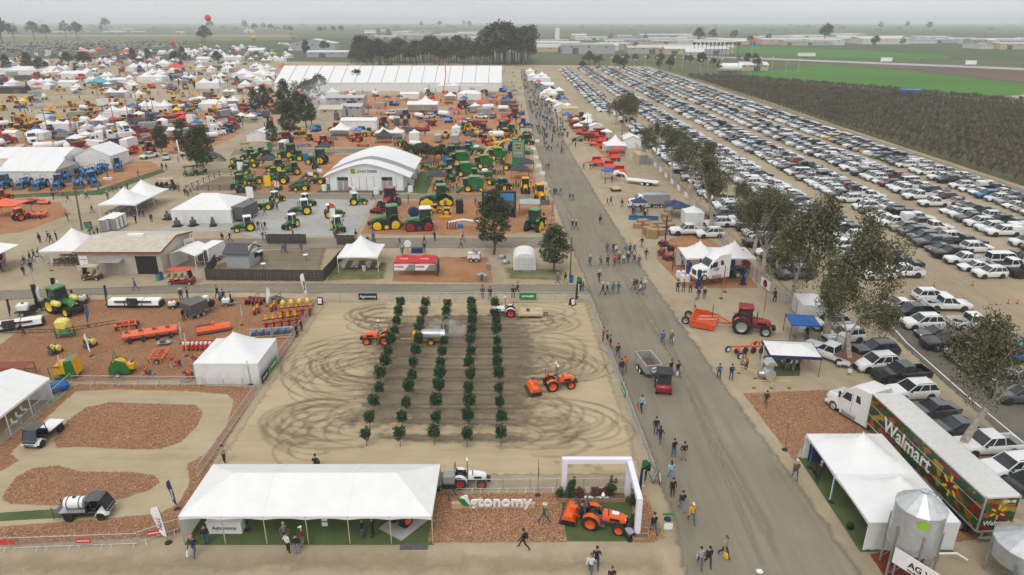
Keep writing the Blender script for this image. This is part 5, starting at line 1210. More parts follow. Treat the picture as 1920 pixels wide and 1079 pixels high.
def person(loc,top='black',legs='jeans',pose='walk',face=0.0,hat='hair',hc=None,label=None,group=None,h=1.74,bag=None,pack=None):
 me,hd,hands=person_mesh(pose);o=link('person',me,None,Vector((loc[0],loc[1],.03 if len(loc)<3 else loc[2]+.03)),face,h/1.74)
 for i,k in((1,top),(2,legs)):
  sl=o.material_slots[i];sl.link='OBJECT';sl.material=MATS['cloth_'+k.replace(' ','_')]
 NP[0]+=1;tag(o,label,'person',group)
 hm=hc or{'hair':'hair','long_hair':'hair','cap':'cloth_black','hood':'cloth_'+top.replace(' ','_'),'wide_hat':'straw'}[hat]
 c=link(hat,headwear(hat,hm),o);c.location=hd
 if pack:q=MB('cloth_black',True);q.rbox((-.2,0,1.22),(.18,.3,.42),.06);link('backpack',q.mesh('backpack'),o)
 if bag:
  q=MB(bag,True);q.prism([(-.16,-.42),(.16,-.42),(.13,-.06),(-.13,-.06)],-.06,.06);q.tube([(-.1,0,-.06),(0,0,.02),(.1,0,-.06)],.01,4)
  hp=Vector(hands[0])*(h/1.74);hp.rotate(Matrix.Rotation(face,3,'Z'));nm={'white':'white','deere_yellow':'yellow','lime':'lime green','navy':'navy','canvas_red':'red'}.get(bag,bag)
  tag(link('carrier_bag',q.mesh('carrier_bag'),None,o.location+hp,face),f'{nm} carrier bag held by the person in {top} top and {legs} trousers','bag')
 return o
# ==== layout: the arena and everything in front
def xy(px,py):p=P(px,py);return(p.x,p.y,0.0)
D_=math.radians
put('event_tent',hip_tent(17.9,6.1,2.45,1.45,'w',6,ridge=2.9),'long white hip-roofed event tent with turf floor beside the arena','tent',(-14.6,42.05,.03),occ=6)
q=MB('white');q.b2(-1.25,1.25,-.35,.35,0,1.0);l_=text_mb('Agtonomy',.42,'black',.01,.008);l_.v=[(x,y-.36,z+.38)for x,y,z in l_.v];q2=MB('white');q2.b2(-1.3,1.3,-.4,.4,1.0,1.05)
put('reception_counter',[('counter',q,None),('counter_top',q2,None),('lettering',l_,0)],'white reception counter with black lettering under the event tent','counter',(-21.0,40.4,.03))
put('feather_flag',feather_flag(2.4,'black','sign_green',w=.5),'short black and green flag beside the white reception counter','flag',(-19.5,40.5,.03),D_(90))
for i,x in enumerate((-17.2,-15.2)):
 q=MB('black');q.b2(-.9,.9,-.05,.05,1.0,2.0);q.b2(-.04,.04,-.04,.04,0,1.0);q.b2(-.4,.4,-.25,.25,0,.05);q2=MB('screen_blue');q2.b2(-.84,.84,-.062,-.05,1.06,1.94)
 put('display_screen',[('stand',q,None),('screen',q2,0)],'black display screen on a stand at the back of the event tent','screen',(x,44.2,.03),group='screens in the event tent')
q=MB('silver');q.tube([(-.3,.15,0),(0,0,1.5)],.015,4);q.tube([(.3,.15,0),(0,0,1.5)],.015,4)
r_=[('stand',q,None)]
for i in range(3):q=MB('white');q.box((0,-.03-.06*(2-i),.45+.42*i),(.42,.03,.3),rx=-.25);r_.append(('leaflet_tray',q,0))
put('brochure_rack',r_,'white brochure rack with three trays inside the event tent','rack',(-13.8,40.7,.03))
sheet('floor_mat',[(-9.9,40.6),(-8.0,39.3),(-5.9,42.0),(-8.0,43.4)],.036,'gravel',.03)
put('orchard_tractor',tractor('orange','orange',.95,mast=1),'orange orchard tractor parked in the shade of the event tent','tractor',(-8.1,41.6,.03),D_(60))
q=MB('dark_grey');q.b2(-1.0,-.02,-.3,.3,0,.03);q.b2(.02,1.0,-.3,.3,0,.03);put('rubber_mat',[('mat',q,None)],'dark rubber door mat at the edge of the tent turf','mat',(-7.0,38.75,.012))
q=MB('mid_grey',True);q.rbox((0,0,1.9),(.9,.8,.7),.06);q2=MB('black');q2.rbox((0,-.1,1.35),(1.1,.7,.5),.05);q3=MB('black')
for a in range(3):q3.cyl((0,0,1.2),(.55*math.cos(a*2.1+.4),.55*math.sin(a*2.1+.4),0),.03,n=5)
put('speaker_stand',[('cabinet',q,None),('bass_box',q2,None),('tripod',q3,None)],'grey loudspeaker cabinets on a tripod at the tent corner','loudspeaker',(-4.9,44.2))
q=MB('pale_wood');q.b2(-3.2,3.2,-.18,.18,0,.42);L_=[('plank_base',q,None)];x=-2.75
t=text_mb('gtonomy',1.28,'white',.14,.028,'LEFT');x0=min(v[0]for v in t.v);x1=max(v[0]for v in t.v);k=4.75/(x1-x0);t.v=[((a-x0)*k-1.78,b-.24,c_*k+.30)for a,b,c_ in t.v];L_.append(('lettering',t,None))
q=MB('sign_green');n=12
prof=[(-2.75+.95*(i/n),.42+.62*(1-i/n)+.28*math.sin(math.pi*i/n))for i in range(n+1)]+[(-2.75+.95*(1-i/n),.42+.62*(i/n)-.28*math.sin(math.pi*i/n))for i in range(1,n)]
q.prism(prof,-.34,-.2);L_.append(('leaf',q,None));q=MB('white');q.prism([(-2.55,1.05),(-2.1,1.32),(-1.95,1.25),(-1.75,.45),(-2.0,.45),(-2.15,1.0)],-.3,-.16);L_.append(('letter',q,None))
put('letter_sign',L_,'large white three-dimensional letters with green leaf on timber plank','sign',(-1.45,43.0,.02))
q=MB('lavender');z=3.2;A,B,Cc=(4.1,44.6),(9.1,44.5),(9.45,39.9)
q.b2(A[0]-.2,B[0]+.2,A[1]-.2,A[1]+.2,z-.2,z+.2);q.b2(B[0]-.2,B[0]+.2,Cc[1]-.2,B[1]-.2,z-.2,z+.2);P_=[('beam',q,None)]
for c in(A,B,(9.1,39.9)):q=MB('lavender');q.b2(c[0]-.2,c[0]+.2,c[1]-.2,c[1]+.2,.03,z-.2);P_+=[('post',q)]
put('display_arch',P_,'pale lavender box-beam arch on three posts round the turf display','arch',(0,0,0))
def planter(x0,x1,y0,y1,label):
 q=MB('wood');q.b2(x0,x1,y0,y0+.06,.0,.34);q.b2(x0,x1,y1-.06,y1,.0,.34);q.b2(x0,x0+.06,y0+.06,y1-.06,.0,.34);q.b2(x1-.06,x1,y0+.06,y1-.06,.0,.34);q2=MB('bark');q2.b2(x0+.06,x1-.06,y0+.06,y1-.06,.05,.28)
 put('planter_box',[('planks',q,None),('soil',q2,None)],label,'planter',(0,0,.02))
planter(3.6,8.85,43.55,44.35,'long low timber planter box along the back of the turf display');planter(8.7,9.9,39.2,39.75,'small square timber planter at the foot of the arch')
for i,(x,y,h,mt,w)in enumerate([(4.75,44.1,1.75,'leaf_shrub',.55),(7.9,44.1,1.7,'leaf_shrub',.5),(9.45,43.4,1.5,'leaf_shrub',.5),(5.4,44.0,.8,'leaf_red',.4),(6.5,44.0,.75,'leaf_red',.55),(7.3,44.0,.8,'leaf_red',.45),(3.8,44.0,.7,'leaf_olive',.4),(8.95,40.9,1.2,'leaf_shrub',.35)]):
 nm=['tall clipped evergreen shrub in the long planter by the arch post','tall evergreen shrub in the long planter behind the tractor','bushy evergreen shrub behind the lavender arch post','low reddish shrub in the planter next to the tall evergreen','wide low reddish shrub in the middle of the planter','low reddish shrub near the far end of the planter','olive tufted plant at the corner of the long planter','small evergreen shrub by the front arch post'][i]
 put('shrub',shrub(40+i,h,w,mt),nm,'shrub',(x,y,.3 if i not in(2,7)else .03))
for i in range(11):
 q=MB('stone_white',True);q.ball((0,0,.08),.13,7,4,.7);put('white_stone',[('stone',q,None)],'white stone edging the flowers in the long timber planter','stone',(5.75+i*.17,43.75,.3),i,group='white stones in the planter')
tr_e=tractor('orange','orange',1.04,mast=1,hoodtop='white',rr=.58);put('orchard_tractor',tr_e,'orange orchard tractor with white hood panel on turf under the arch','tractor',(6.4,41.0,.034),D_(-17))
put('flail_mower',flail_mower('orange',1.9),'orange flail mower hitched behind the tractor under the arch','mower',(4.45,41.75,.034),D_(-17),1.0)
q=MB('black',True);q.rbox((0,0,.25),(.8,.7,.4),.06);q2=MB('silver');q2.box((.05,0,.52),(.6,.5,.12),ry=.2);q3=MB('black');q3.b2(.3,.55,-.4,.4,0,.12)
put('charging_unit',[('case',q,None),('cover',q2,0),('foot',q3,0)],'small black floor unit with silver cover in front of the arch tractor','machine',(8.5,39.8,.034),D_(-60))
q=bin_('plastic','black');s_=MB('white');s_.b2(-.32,.32,-.36,-.33,.25,.8);q.append(('notice',s_,0));q.append(('roof_sign',MB('sign_green').b2(-.4,.4,-.03,.03,1.28,1.42),None));q.append(('post',MB('dark_grey').b2(-.02,.02,.05,.09,0,1.28),None))
put('litter_bin',q,'white litter bin with black lid and small green sign by the road','bin',xy(1250,992))
put('feather_flag',feather_flag(3.6,'black','sign_green','gtonomy',w=.75),'tall black lettered feather flag with green tip behind the arch','flag',(9.85,43.9),D_(35),occ=.3)
put('feather_flag',feather_flag(3.3,'black','sign_green','gtonomy',w=.65),'black and green feather flag seen edge-on by the letter sign','flag',(2.05,44.4),D_(84))
put('feather_flag',feather_flag(3.9,'black','sign_green','gtonomy',w=.8),'tall black lettered feather flag at the far road corner of the arena','flag',xy(1078,571),D_(18))
put('feather_flag',feather_flag(3.1,'white',None,'NU-I','purple',.8),'white feather flag with purple lettering on a round black base','flag',xy(316,1018),D_(165))
put('feather_flag',feather_flag(2.6,'navy',None,'gtonomy','white',.45),'slim dark feather flag beside the demonstration track','flag',xy(333,955),D_(160))
put('feather_flag',feather_flag(3.6,'white',None,'#6','navy',.6),'tall white feather flag at the machinery corner of the arena','flag',xy(577,560),D_(170))
def aboard(loc,rz,label):
 P_=[]
 for s_ in(-1,1):q=MB('black');q.box((0,s_*.18,.5),(.65,.03,1.0),rx=s_*.22);P_+=[('panel',q)];k=len(P_)-1;q=MB('white');q.box((0,s_*.205,.56),(.5,.02,.72),rx=s_*.22);P_+=[('poster',q,k)]
 put('sandwich_board',P_,label,'sign',loc,rz)
aboard(xy(1232,905),D_(70),'black sandwich board with white notice behind the arch flag');aboard(xy(1072,573),D_(40),'black and white sandwich board at the road corner of the arena');aboard(xy(601,571),0,'black sandwich board with white notice at the machinery corner of the arena')
q=MB('black',True);q.rbox((0,0,1.55),(.45,.4,.7),.05);q2=MB('black')
for a in range(3):q2.cyl((0,0,1.2),(.5*math.cos(a*2.1),.5*math.sin(a*2.1),0),.025,n=5)
put('loudspeaker',[('cabinet',q,None),('tripod',q2,None)],'black loudspeaker on a tripod beside the arch flag','loudspeaker',xy(1212,905))
put('orchard_tractor',tractor('orange','orange',1.05,mast=1,rr=.58),'orange driverless tractor pulling a sprayer between the young trees','tractor',xy(716,643),math.pi)
put('orchard_sprayer',orchard_sprayer(),'silver tank sprayer with yellow pump cover towed through the young trees','sprayer',(P(716,643).x+5.3,P(716,643).y,0),math.pi,1.05)
put('compact_tractor',tractor('white_gloss','bright_red',.95,mast=1,rr=.62),'white tractor with red wheels mowing at the end of the tree rows','tractor',xy(951,592),math.pi)
put('rotary_cutter',rotary_cutter(),'tan rotary cutter towed by the white tractor','mower',(P(951,592).x+2.75,P(951,592).y,0),math.pi,1.1)
put('orchard_tractor',tractor('orange','orange',1.0,mast=2,rr=.6),'orange driverless tractor with two sensor masts on the open arena soil','tractor',xy(1040,728),D_(14))
put('flail_mower',flail_mower('orange',2.1),'orange flail mower mounted behind the two-masted tractor','mower',xy(1001,735),D_(14))
put('compact_tractor',tractor('white_gloss','bright_red',.88,mast=1,rr=.6),'white tractor with red wheels parked behind the front crowd barriers','tractor',xy(872,908),0)
q=MB('dark_grey');q.b2(-.5,.5,-.9,.9,.35,.5);q.b2(-.55,-.45,-.9,.9,.1,.4);q.tube([(.4,-.3,.5),(1.1,-.3,.5)],.04,4);q.tube([(.4,.3,.5),(1.1,.3,.5)],.04,4);put('box_blade',[('blade_frame',q,None)],'dark grey blade attachment behind the parked white tractor','implement',(P(872,908).x-2.0,P(872,908).y,0))
yt=[proto(('yt',i),lambda i=i:young_tree(70+i))for i in range(5)]
for r in range(5):
 for k in range(12):
  row=('outermost tree row on the machinery side','second tree row from the machinery side','middle tree row','second tree row from the road side','outermost tree row on the road side')[r]
  put('young_tree',yt[(r*3+k*2)%5],f'young dark green potted tree in the {row}','tree',(-12.9+3.0*r+rnd.uniform(-.12,.12)-.042*(TY[k]-51),TY[k]+rnd.uniform(-.12,.12),0),rnd.random()*6,1.13+rnd.uniform(-.14,.14),group='young trees planted in the arena')
m=bpy.data.materials.new('mist');m.use_nodes=True;nt=m.node_tree;nt.nodes.clear();o_=nt.nodes.new('ShaderNodeOutputMaterial');pv=nt.nodes.new('ShaderNodeVolumePrincipled');pv.inputs['Color'].default_value=(.9,.92,.95,1)
n_=noise(nt,1.1,3);nt.links.new(math_n(nt,'MULTIPLY',math_n(nt,'SUBTRACT',n_.outputs[0],.42,True),1.6),pv.inputs['Density']);nt.links.new(pv.outputs[0],o_.inputs['Volume']);MATS['mist']=m
q=MB('mist',True);q.ball((0,0,0),1.9,12,7,.62);o=tag(link('spray_mist',q.mesh('spray_mist'),None,(P(838,640).x,P(838,640).y+.4,1.3)),'fine white spray mist drifting behind the sprayer','mist',kind='stuff');o.scale=(1.35,1,1)
bar=proto('barrier',barrier)
def barriers(a,b,label,group,gap=2.28):
 a,b=Vector((a[0],a[1],0)),Vector((b[0],b[1],0));n=max(1,round((b-a).length/gap));ang=math.atan2(b.y-a.y,b.x-a.x)
 for i in range(n):put('crowd_barrier',bar,label,'barrier',a.lerp(b,(i+.5)/n),ang,((b-a).length/n/2.28,1,1),group)
barriers((-25.3,84.9),(10.2,85.3),'galvanised crowd barrier along the lane behind the arena','barriers along the lane')
barriers((10.3,85.0),(11.7,46.6),'galvanised crowd barrier between the arena and the asphalt road','barriers along the road')
barriers((-25.8,84.6),(-25.8,46.5),'galvanised crowd barrier between the arena and the machinery display','barriers beside the machinery')
barriers((-5.0,45.0),(10.0,45.2),'galvanised crowd barrier behind the letter sign and planter','barriers behind the letter sign')
barriers((9.9,45.4),(11.6,46.4),'galvanised crowd barrier turning the corner beside the arch','barriers at the arch corner')
barriers(xy(-40,1034),xy(262,1023),'galvanised crowd barrier with red notices along the demonstration track','barriers along the demonstration track');barriers(xy(262,1021),xy(338,995),'galvanised crowd barrier angled towards the event tent','barriers angled to the event tent')
barriers(xy(138,722),xy(382,724),'galvanised crowd barrier between mulch machines and the dirt track','barriers above the dirt track');barriers(xy(386,727),xy(492,727),'galvanised crowd barrier in front of the square white tent','barriers at the square tent')
barriers(xy(16,826),xy(136,717),'galvanised crowd barrier beside the small open white tent','barriers at the open tent')
def banner(loc,w,h,c1,txt,tc,label,rz=0,z=.25,size=.5,logo=None,both=False):
 q=MB(c1);q.b2(-w/2,w/2,-.012,.012,z,z+h);P_=[('cloth',q,None)]
 for s_ in((-1,1)if both else(-1,)):
  if txt:
   t=marks(int(txt[1:]),size,tc)if txt[0]=='#' else text_mb(txt,size,tc,.008,.008);M=Matrix.Translation((0,s_*.018,z+h/2-size*.3))@(Matrix.Rotation(math.pi,4,'Z')if s_>0 else Matrix.Identity(4));t.v=[tuple(M@Vector(v))for v in t.v];P_+=[('lettering',t,0)]
 if logo:q=MB(logo);q.b2(-w*.46,-w*.36,-.025,-.012,z+h*.3,z+h*.7);P_+=[('emblem',q,0)]
 put('banner',P_,label,'banner',loc,rz)
B0=P(691,563);banner((B0.x,84.85,0),2.5,.95,'black','Agtonomy','white','black lettered banner on the barriers behind the arena',0,.15,.52)
B0=P(990,568);banner((B0.x,84.95,0),2.3,.95,'sign_green','#7','white','green sponsor banner on the barriers behind the arena',0,.15,.42)
banner((11.15,60.0,0),2.2,.8,'sign_green','#7','white','green sponsor banner on the barriers beside the road',D_(92),.2,.4,both=True)
banner((-25.7,65.6,0),2.2,.9,'sign_green','#7','white','green sponsor banner on the barriers by the square white tent',D_(90),.15,.4)
banner((-25.7,63.0,0),2.2,.9,'black','gtonomy','white','black sponsor banner on the barriers by the square white tent',D_(90),.15,.4)
for px,py,t_ in((18,1030,'plain red notice board hung beside the turf strip of the track'),(160,1027,'red notice with two white lines on the track barriers'),(293,1012,'red notice on the angled barrier near the event tent')):
 banner(xy(px,py+2),1.0,.4,'canvas_red','#8' if px>100 else '','white',t_,D_(12 if px>250 else 2),.5,.17)
put('field_truck',work_platform('tank'),'white and black electric field truck carrying a white tank','field truck',xy(170,966),D_(4),.8)
put('field_truck',work_platform('flat'),'white electric field truck with an empty flat load deck','field truck',xy(84,824),D_(-94),.84)
a_,b_=P(81,712,2.4),P(10,776,2.4);Lh=abs(a_.y-b_.y)+3
put('display_tent',gable_tent(6.5,Lh,2.4,1.0,'y','nw',3,legs=True),'small open-fronted white tent with red backdrop by the track','tent',((a_.x+b_.x)/2-3.25,(a_.y+b_.y)/2-1.3,0),occ=4)
q=MB('red_fabric');q.b2(-.03,.03,-2.5,2.5,.1,1.9);put('backdrop',[('cloth',q,None)],'dark red cloth backdrop inside the small open white tent','backdrop',((a_.x+b_.x)/2-2.6,(a_.y+b_.y)/2-1.2,0))
for i in range(3):put('folding_chair',chair('white'),'white folding chair on the turf edge of the open tent','chair',(*xy(30+9*i,800-12*i)[:2],0),D_(20),group='chairs in the open tent')
put('square_tent',peak_tent(6.6,6.0,1,1,2.4,2.2,'nsew',pw=1.5),'white square peaked tent with closed walls at the arena fence','tent',(-29.3,65.2,0),occ=5)
q=MB('blue_fabric');q.rbox((0,0,.5),(2.6,1.4,.9),.3);put('tarp_heap',[('tarp',q,None)],'crumpled blue tarpaulin heap beside the open white tent','tarp',xy(103,735),D_(40))
put('sprayer_tractor',tractor('green','deere_yellow',1.45,'black','green',lug=True),'green tractor with yellow wheels and saddle tanks on the mulch','tractor',xy(118,585),D_(-25),occ=3)
for s_,t_ in((-1,'yellow saddle tank on the near flank of the green sprayer tractor'),(1,'yellow saddle tank on the far flank of the green sprayer tractor')):
 q=MB('pale_yellow',True);q.rbox((0,0,1.75),(1.5,.7,.75),.22);o=P(118,585);v=Vector((1.0,s_*1.15,0));v.rotate(Matrix.Rotation(D_(-25),3,'Z'));put('saddle_tank',[('tank',q,None),('bracket',MB('black').b2(-.5,.5,-.3,.3,.9,1.4),0)],t_,'tank',(o.x+v.x,o.y+v.y,0),D_(-25))
for i,(px,py,t_)in enumerate(((72,575,'tall black folded spray boom rack beside the green sprayer tractor'),(108,562,'black and white folded boom rack behind the green tractor'))):
 q=MB('black')
 for k in range(7):q.b2(-.15,.15,-.9+.3*k-.05,-.9+.3*k+.05,.2,3.4-.1*k)
 q.b2(-.2,.2,-1.0,1.0,.9,1.1);q.b2(-.2,.2,-1.0,1.0,2.6,2.8);q2=MB('white');q2.b2(.2,.5,-.8,.9,.6,2.4);q3=MB('dark_grey');q3.b2(-.5,.7,-.9,.9,0,.2)
 put('boom_rack',[('boom_sections',q,None),('spray_tank',q2,None),('stand',q3,None)],t_,'sprayer',xy(px,py),D_(30))
put('tank_cart',sprayer_cart('white','black'),'white poly tank on a black frame next to the folded boom rack','tank',xy(52,590),D_(10),1.1);put('tank_cart',sprayer_cart('plastic','dark_grey'),'small white tank cart behind the green sprayer tractor','tank',xy(158,568),D_(90),.8)
put('hooded_mower',boom_rack(5.4),'wide implement with three white hoods on a black beam near the lane','mower',xy(256,575),D_(90),1.25);put('hooded_mower',boom_rack(5.4),'wide white-hooded implement standing beside the boom sprayer','mower',xy(22,618),D_(115),1.25)
q=MB('pale_yellow',True);q.rbox((0,0,1.7),(1.2,1.5,1.3),.25);q2=MB('green');q2.b2(-.6,.6,-.9,.9,.5,.65);
for x in(-.5,.5):
 for y in(-.8,.8):q2.b2(x-.05,x+.05,y-.05,y+.05,0,1.2)
q3=MB('black');
for s_ in(-1,1):
 for z in(1.0,1.35):q3.tube([(-.7,s_*.5,z),(-.7,s_*6.5,z+(.9 if s_<0 else .1))],.04,4)
 for k in range(8):y=s_*(.8+.75*k);q3.cyl((-.7,y,1.02+(.11*k if s_<0 else 0)),(-.7,y+s_*.4,1.38+(.11*k if s_<0 else 0)),.025,n=4)
put('boom_sprayer',[('tank',q,None),('frame',q2,None),('boom',q3,None)],'yellow tank sprayer with long black booms spread over the mulch','sprayer',xy(124,632),D_(95),occ=2)
for px,py,t_ in((107,662,'yellow tank skid with black blower standing on open mulch'),(172,650,'yellow tank skid beside the slim white flag on the mulch')):put('tank_skid',tank_skid(),t_,'tank',xy(px,py),D_(80),.95)
put('roller_harrow',row_frame(2.4,'orange','dark_steel',3,'roller',1.2),'orange harrow with black rollers beside the long orange mower','implement',xy(238,618),D_(-70),1.1)
put('trailed_mower',trailed_mower(5.8),'long orange mower deck riding on four caster wheels','mower',xy(284,632),D_(112));put('flail_mower',flail_mower('orange',3.8),'orange mulcher with grey rear roller near the square white tent','mower',xy(402,622),D_(115))
put('disc_harrow',row_frame(4.4,'bright_red','plastic',8,'planter',1.0),'red tillage frame with white-tipped rows by the square tent','implement',xy(380,652),D_(92),.9)
q=box_trailer(2.6,1.5,1.9,'dark_grey',.6,2);q.append(('roller_tank',MB('black',True).lathe([(.15,-.8),(.5,-.7),(.5,.7),(.15,.8)],(2.0,0,1.1),12,None,'y'),None));q.append(('drum',MB('white',True).cyl((1.4,-.5,1.6),(1.4,-.5,2.3),.35,n=12),None))
put('service_trailer',q,'dark grey service trailer with black tank and white drum','trailer',xy(368,592),D_(60),occ=2)
put('spray_cart',sprayer_cart('white','silver'),'small silver spray cart watched by three people','sprayer',xy(428,573),D_(10),.75);put('spray_cart',sprayer_cart('plastic','black'),'small black spray cart beside the hooded mower','sprayer',xy(327,578),D_(20),.7)
put('transplanter',row_frame(4.2,'red','red',5,'planter',1.4,'pale_yellow','yellow'),'red transplanter with yellow seats and yellow drums at the arena corner','planter machine',xy(556,590),D_(105),1.0);put('transplanter',row_frame(4.6,'red','red',5,'planter',1.4,None,'yellow'),'red transplanter with a row of yellow bucket seats','planter machine',xy(528,610),D_(112),.95)
put('seed_drill',row_frame(2.6,'red','dark_steel',5,'disc',1.2),'low red seed drill near the lane behind the machinery display','planter machine',xy(479,570),D_(80),.95);put('single_planter',row_frame(1.0,'red','yellow',1,'planter',.8,None,'yellow'),'single red planter unit with yellow seat near the lane','planter machine',xy(482,588),D_(80),.8);put('single_planter',row_frame(1.0,'red','yellow',1,'planter',.8,None,'yellow'),'single red planter unit with yellow seat beside the transplanters','planter machine',xy(514,582),D_(80),.8);put('weeder_tree',row_frame(1.4,'dark_grey','silver',3,'shank',.8),'small grey cultivator behind the red planter unit','implement',xy(519,568),D_(60))
q=MB('pale_wood')
for y in(-1.0,-.35,.35,1.0):q.b2(-2.6,2.6,y-.05,y+.05,.1,.25)
for x in(-2.6,0,2.6):q.b2(x-.06,x+.06,-1.1,1.1,.25,.35);q.b2(x-.05,x+.05,-1.05,-.95,.35,1.5);
q.b2(-2.6,2.6,-1.05,-.95,1.4,1.5);P_=[('timber_frame',q,None)]
for i in range(6):q=MB('blue',True);q.rbox((-2.1+.85*i,.1,.65),(.5,1.2,.55),.12);P_+=[('row_unit',q)]
put('crated_planter',P_,'blue row units crated in a pale timber frame','planter machine',xy(512,630),D_(10))
put('bed_machine',bed_scaffold(),'long brick red frame machine with slatted top beside the open tent','machine',xy(20,706),D_(2),1.05)
q=MB('green');q.b2(-.9,.9,-.7,.7,.1,.3);q.prism([(.2,.3),(.2,1.9),(.9,2.0),(1.1,.3)],-.8,.8);q2=MB('yellow');q2.prism([(-.9,.6),(-.7,1.5),(.2,1.6),(.2,.6)],-.7,.7);q2.prism([(.95,.4),(.75,1.98),(.95,1.98),(1.15,.4)],-.72,.72);q3=MB('green');q3.tube([(-1.2,-.75,.2),(-1.2,-.75,1.4),(-.2,-.75,1.4)],.05,4)
put('nut_sweeper',[('chassis',q,None),('hopper',q2,None),('guard_rail',q3,None)],'green and yellow orchard sweeper standing near the blue tarpaulin','machine',xy(128,706),D_(10),1.1);put('nut_blower',reel_machine(),'green orchard blower with round yellow fan drum','machine',xy(228,702),D_(20),1.05)
put('orchard_vine_mower',row_frame(2.6,'orange','dark_steel',3,'shank',1.4),'low orange cultivator in front of the steel frame machines','implement',xy(300,675),D_(10));
for px,py,t_,a in((276,706,'small steel post machine with orange uprights by the barriers',5),(332,688,'orange trimming head on a steel stand with black drum',40),(355,712,'orange and white mower unit leaning at the tent wall',60),(370,682,'orange round brush unit against the square tent',80)):
 q=MB('silver');q.b2(-.6,.6,-.5,-.42,.05,.13);q.b2(-.6,.6,.42,.5,.05,.13);q.b2(-.6,-.52,-.5,.5,.13,.2);q.b2(.52,.6,-.5,.5,.13,.2);q2=MB('orange')
 for y in(-.4,.4):q2.b2(-.1,.02,y-.05,y+.05,.2,1.25)
 q2.b2(-.1,.02,-.4,.4,.8,.92);q3=MB('dark_grey',True);q3.rbox((.2,0,.55),(.5,.5,.5),.08);q3.ball((-.35,.2,1.0),.2,8,5)
 put('trimmer_unit',[('base_frame',q,None),('uprights',q2,None),('motor',q3,None)],t_,'machine',xy(px,py),D_(a))
put('steel_plate_cart',[('bed',MB('silver').b2(-.7,.7,-.4,.4,.3,.38).tube([(.7,0,.34),(1.3,0,.4)],.03,4),None),('motor',MB('dark_grey').rbox((-.1,0,.55),(.6,.5,.3),.06),None)],'low silver cart lying alone on the mulch','cart',xy(308,647),D_(15))
for px,py,c1,t_,a in((172,668,'white','slim white flag among the yellow tank skids',150),(165,612,'blue','blue and white flag beside the yellow boom sprayer',80),(20,600,'navy','navy flag near the white poly tank',95),(200,572,'navy','navy flag by the lane behind the boom sprayer',85),(340,645,'white','slim white flag between the orange mowers',95),(350,668,'white','white flag beside the red tillage frame',95),(470,722,'white','white flag with purple lettering in front of the square tent',120),(116,712,'white','white flag in front of the green orchard sweeper',100),(454,610,'white','white flag rising behind the square tent peak',95),(500,575,'white','white flag with red emblem behind the red seed drill',20),(97,508,'white','white flag beside the picnic tent',70),(66,540,'white','tilted white flag beside the folded boom racks',110)):
 put('feather_flag',feather_flag(2.7,c1,None,w=.5),t_,'flag',xy(px,py),D_(a))
# ==== right side of the road
TR=math.atan2(53.3-39.0,32.1-33.0);trc=(33.35+.55,46.2)
put('semi_truck',semi(),'white long-nosed semi truck coupled to the produce-printed trailer','truck',(32.9,55.4,0),D_(113),1.0)
m=bpy.data.materials.new('produce');nt,o_,b_=_nodes(m);v_=nt.nodes.new('ShaderNodeTexVoronoi');v_.inputs['Scale'].default_value=1.7;mp=nt.nodes.new('ShaderNodeMapping');mp.inputs['Scale'].default_value=(1,1,1.5);tc_=nt.nodes.new('ShaderNodeTexCoord')
nt.links.new(tc_.outputs['Object'],mp.inputs[0]);nt.links.new(mp.outputs[0],v_.inputs['Vector']);sp_=nt.nodes.new('ShaderNodeSeparateColor');nt.links.new(v_.outputs['Color'],sp_.inputs[0])
c1=ramp(nt,sp_.outputs[0],[(0,(.03,.10,.02)),(.25,(.05,.16,.03)),(.42,(.35,.02,.02)),(.55,(.04,.12,.03)),(.66,(.5,.16,.02)),(.78,(.55,.4,.04)),(.88,(.12,.02,.07)),(1,(.06,.2,.05))]);nt.nodes[c1.node.name].color_ramp.interpolation='CONSTANT'
v2=nt.nodes.new('ShaderNodeTexVoronoi');v2.inputs['Scale'].default_value=11;nt.links.new(tc_.outputs['Object'],v2.inputs['Vector']);nt.links.new(mixc(nt,.6,c1,ramp(nt,v2.outputs['Distance'],[(0,(1,1,1)),(.6,(.08,.08,.08))]),'MULTIPLY'),b_.inputs['Base Color']);b_.inputs['Roughness'].default_value=.35;MATS['produce']=m
C('trailer_white',(.62,.61,.58),.4,.1,.08);C('spark',(.85,.42,.02),.4)
L,W,z0,z1=14.3,2.6,1.15,4.1;P_=[]
q=MB('trailer_white');q.b2(-L/2,L/2,-W/2,W/2,z0,z1);P_+=[('box',q)];q=MB('trailer_white')
for i in range(13):x=-L/2+L*(i+.5)/13;q.b2(x-.03,x+.03,-W/2+.05,W/2-.05,z1-.005,z1+.02)
P_.append(('roof_ribs',q,0,'stuff'))
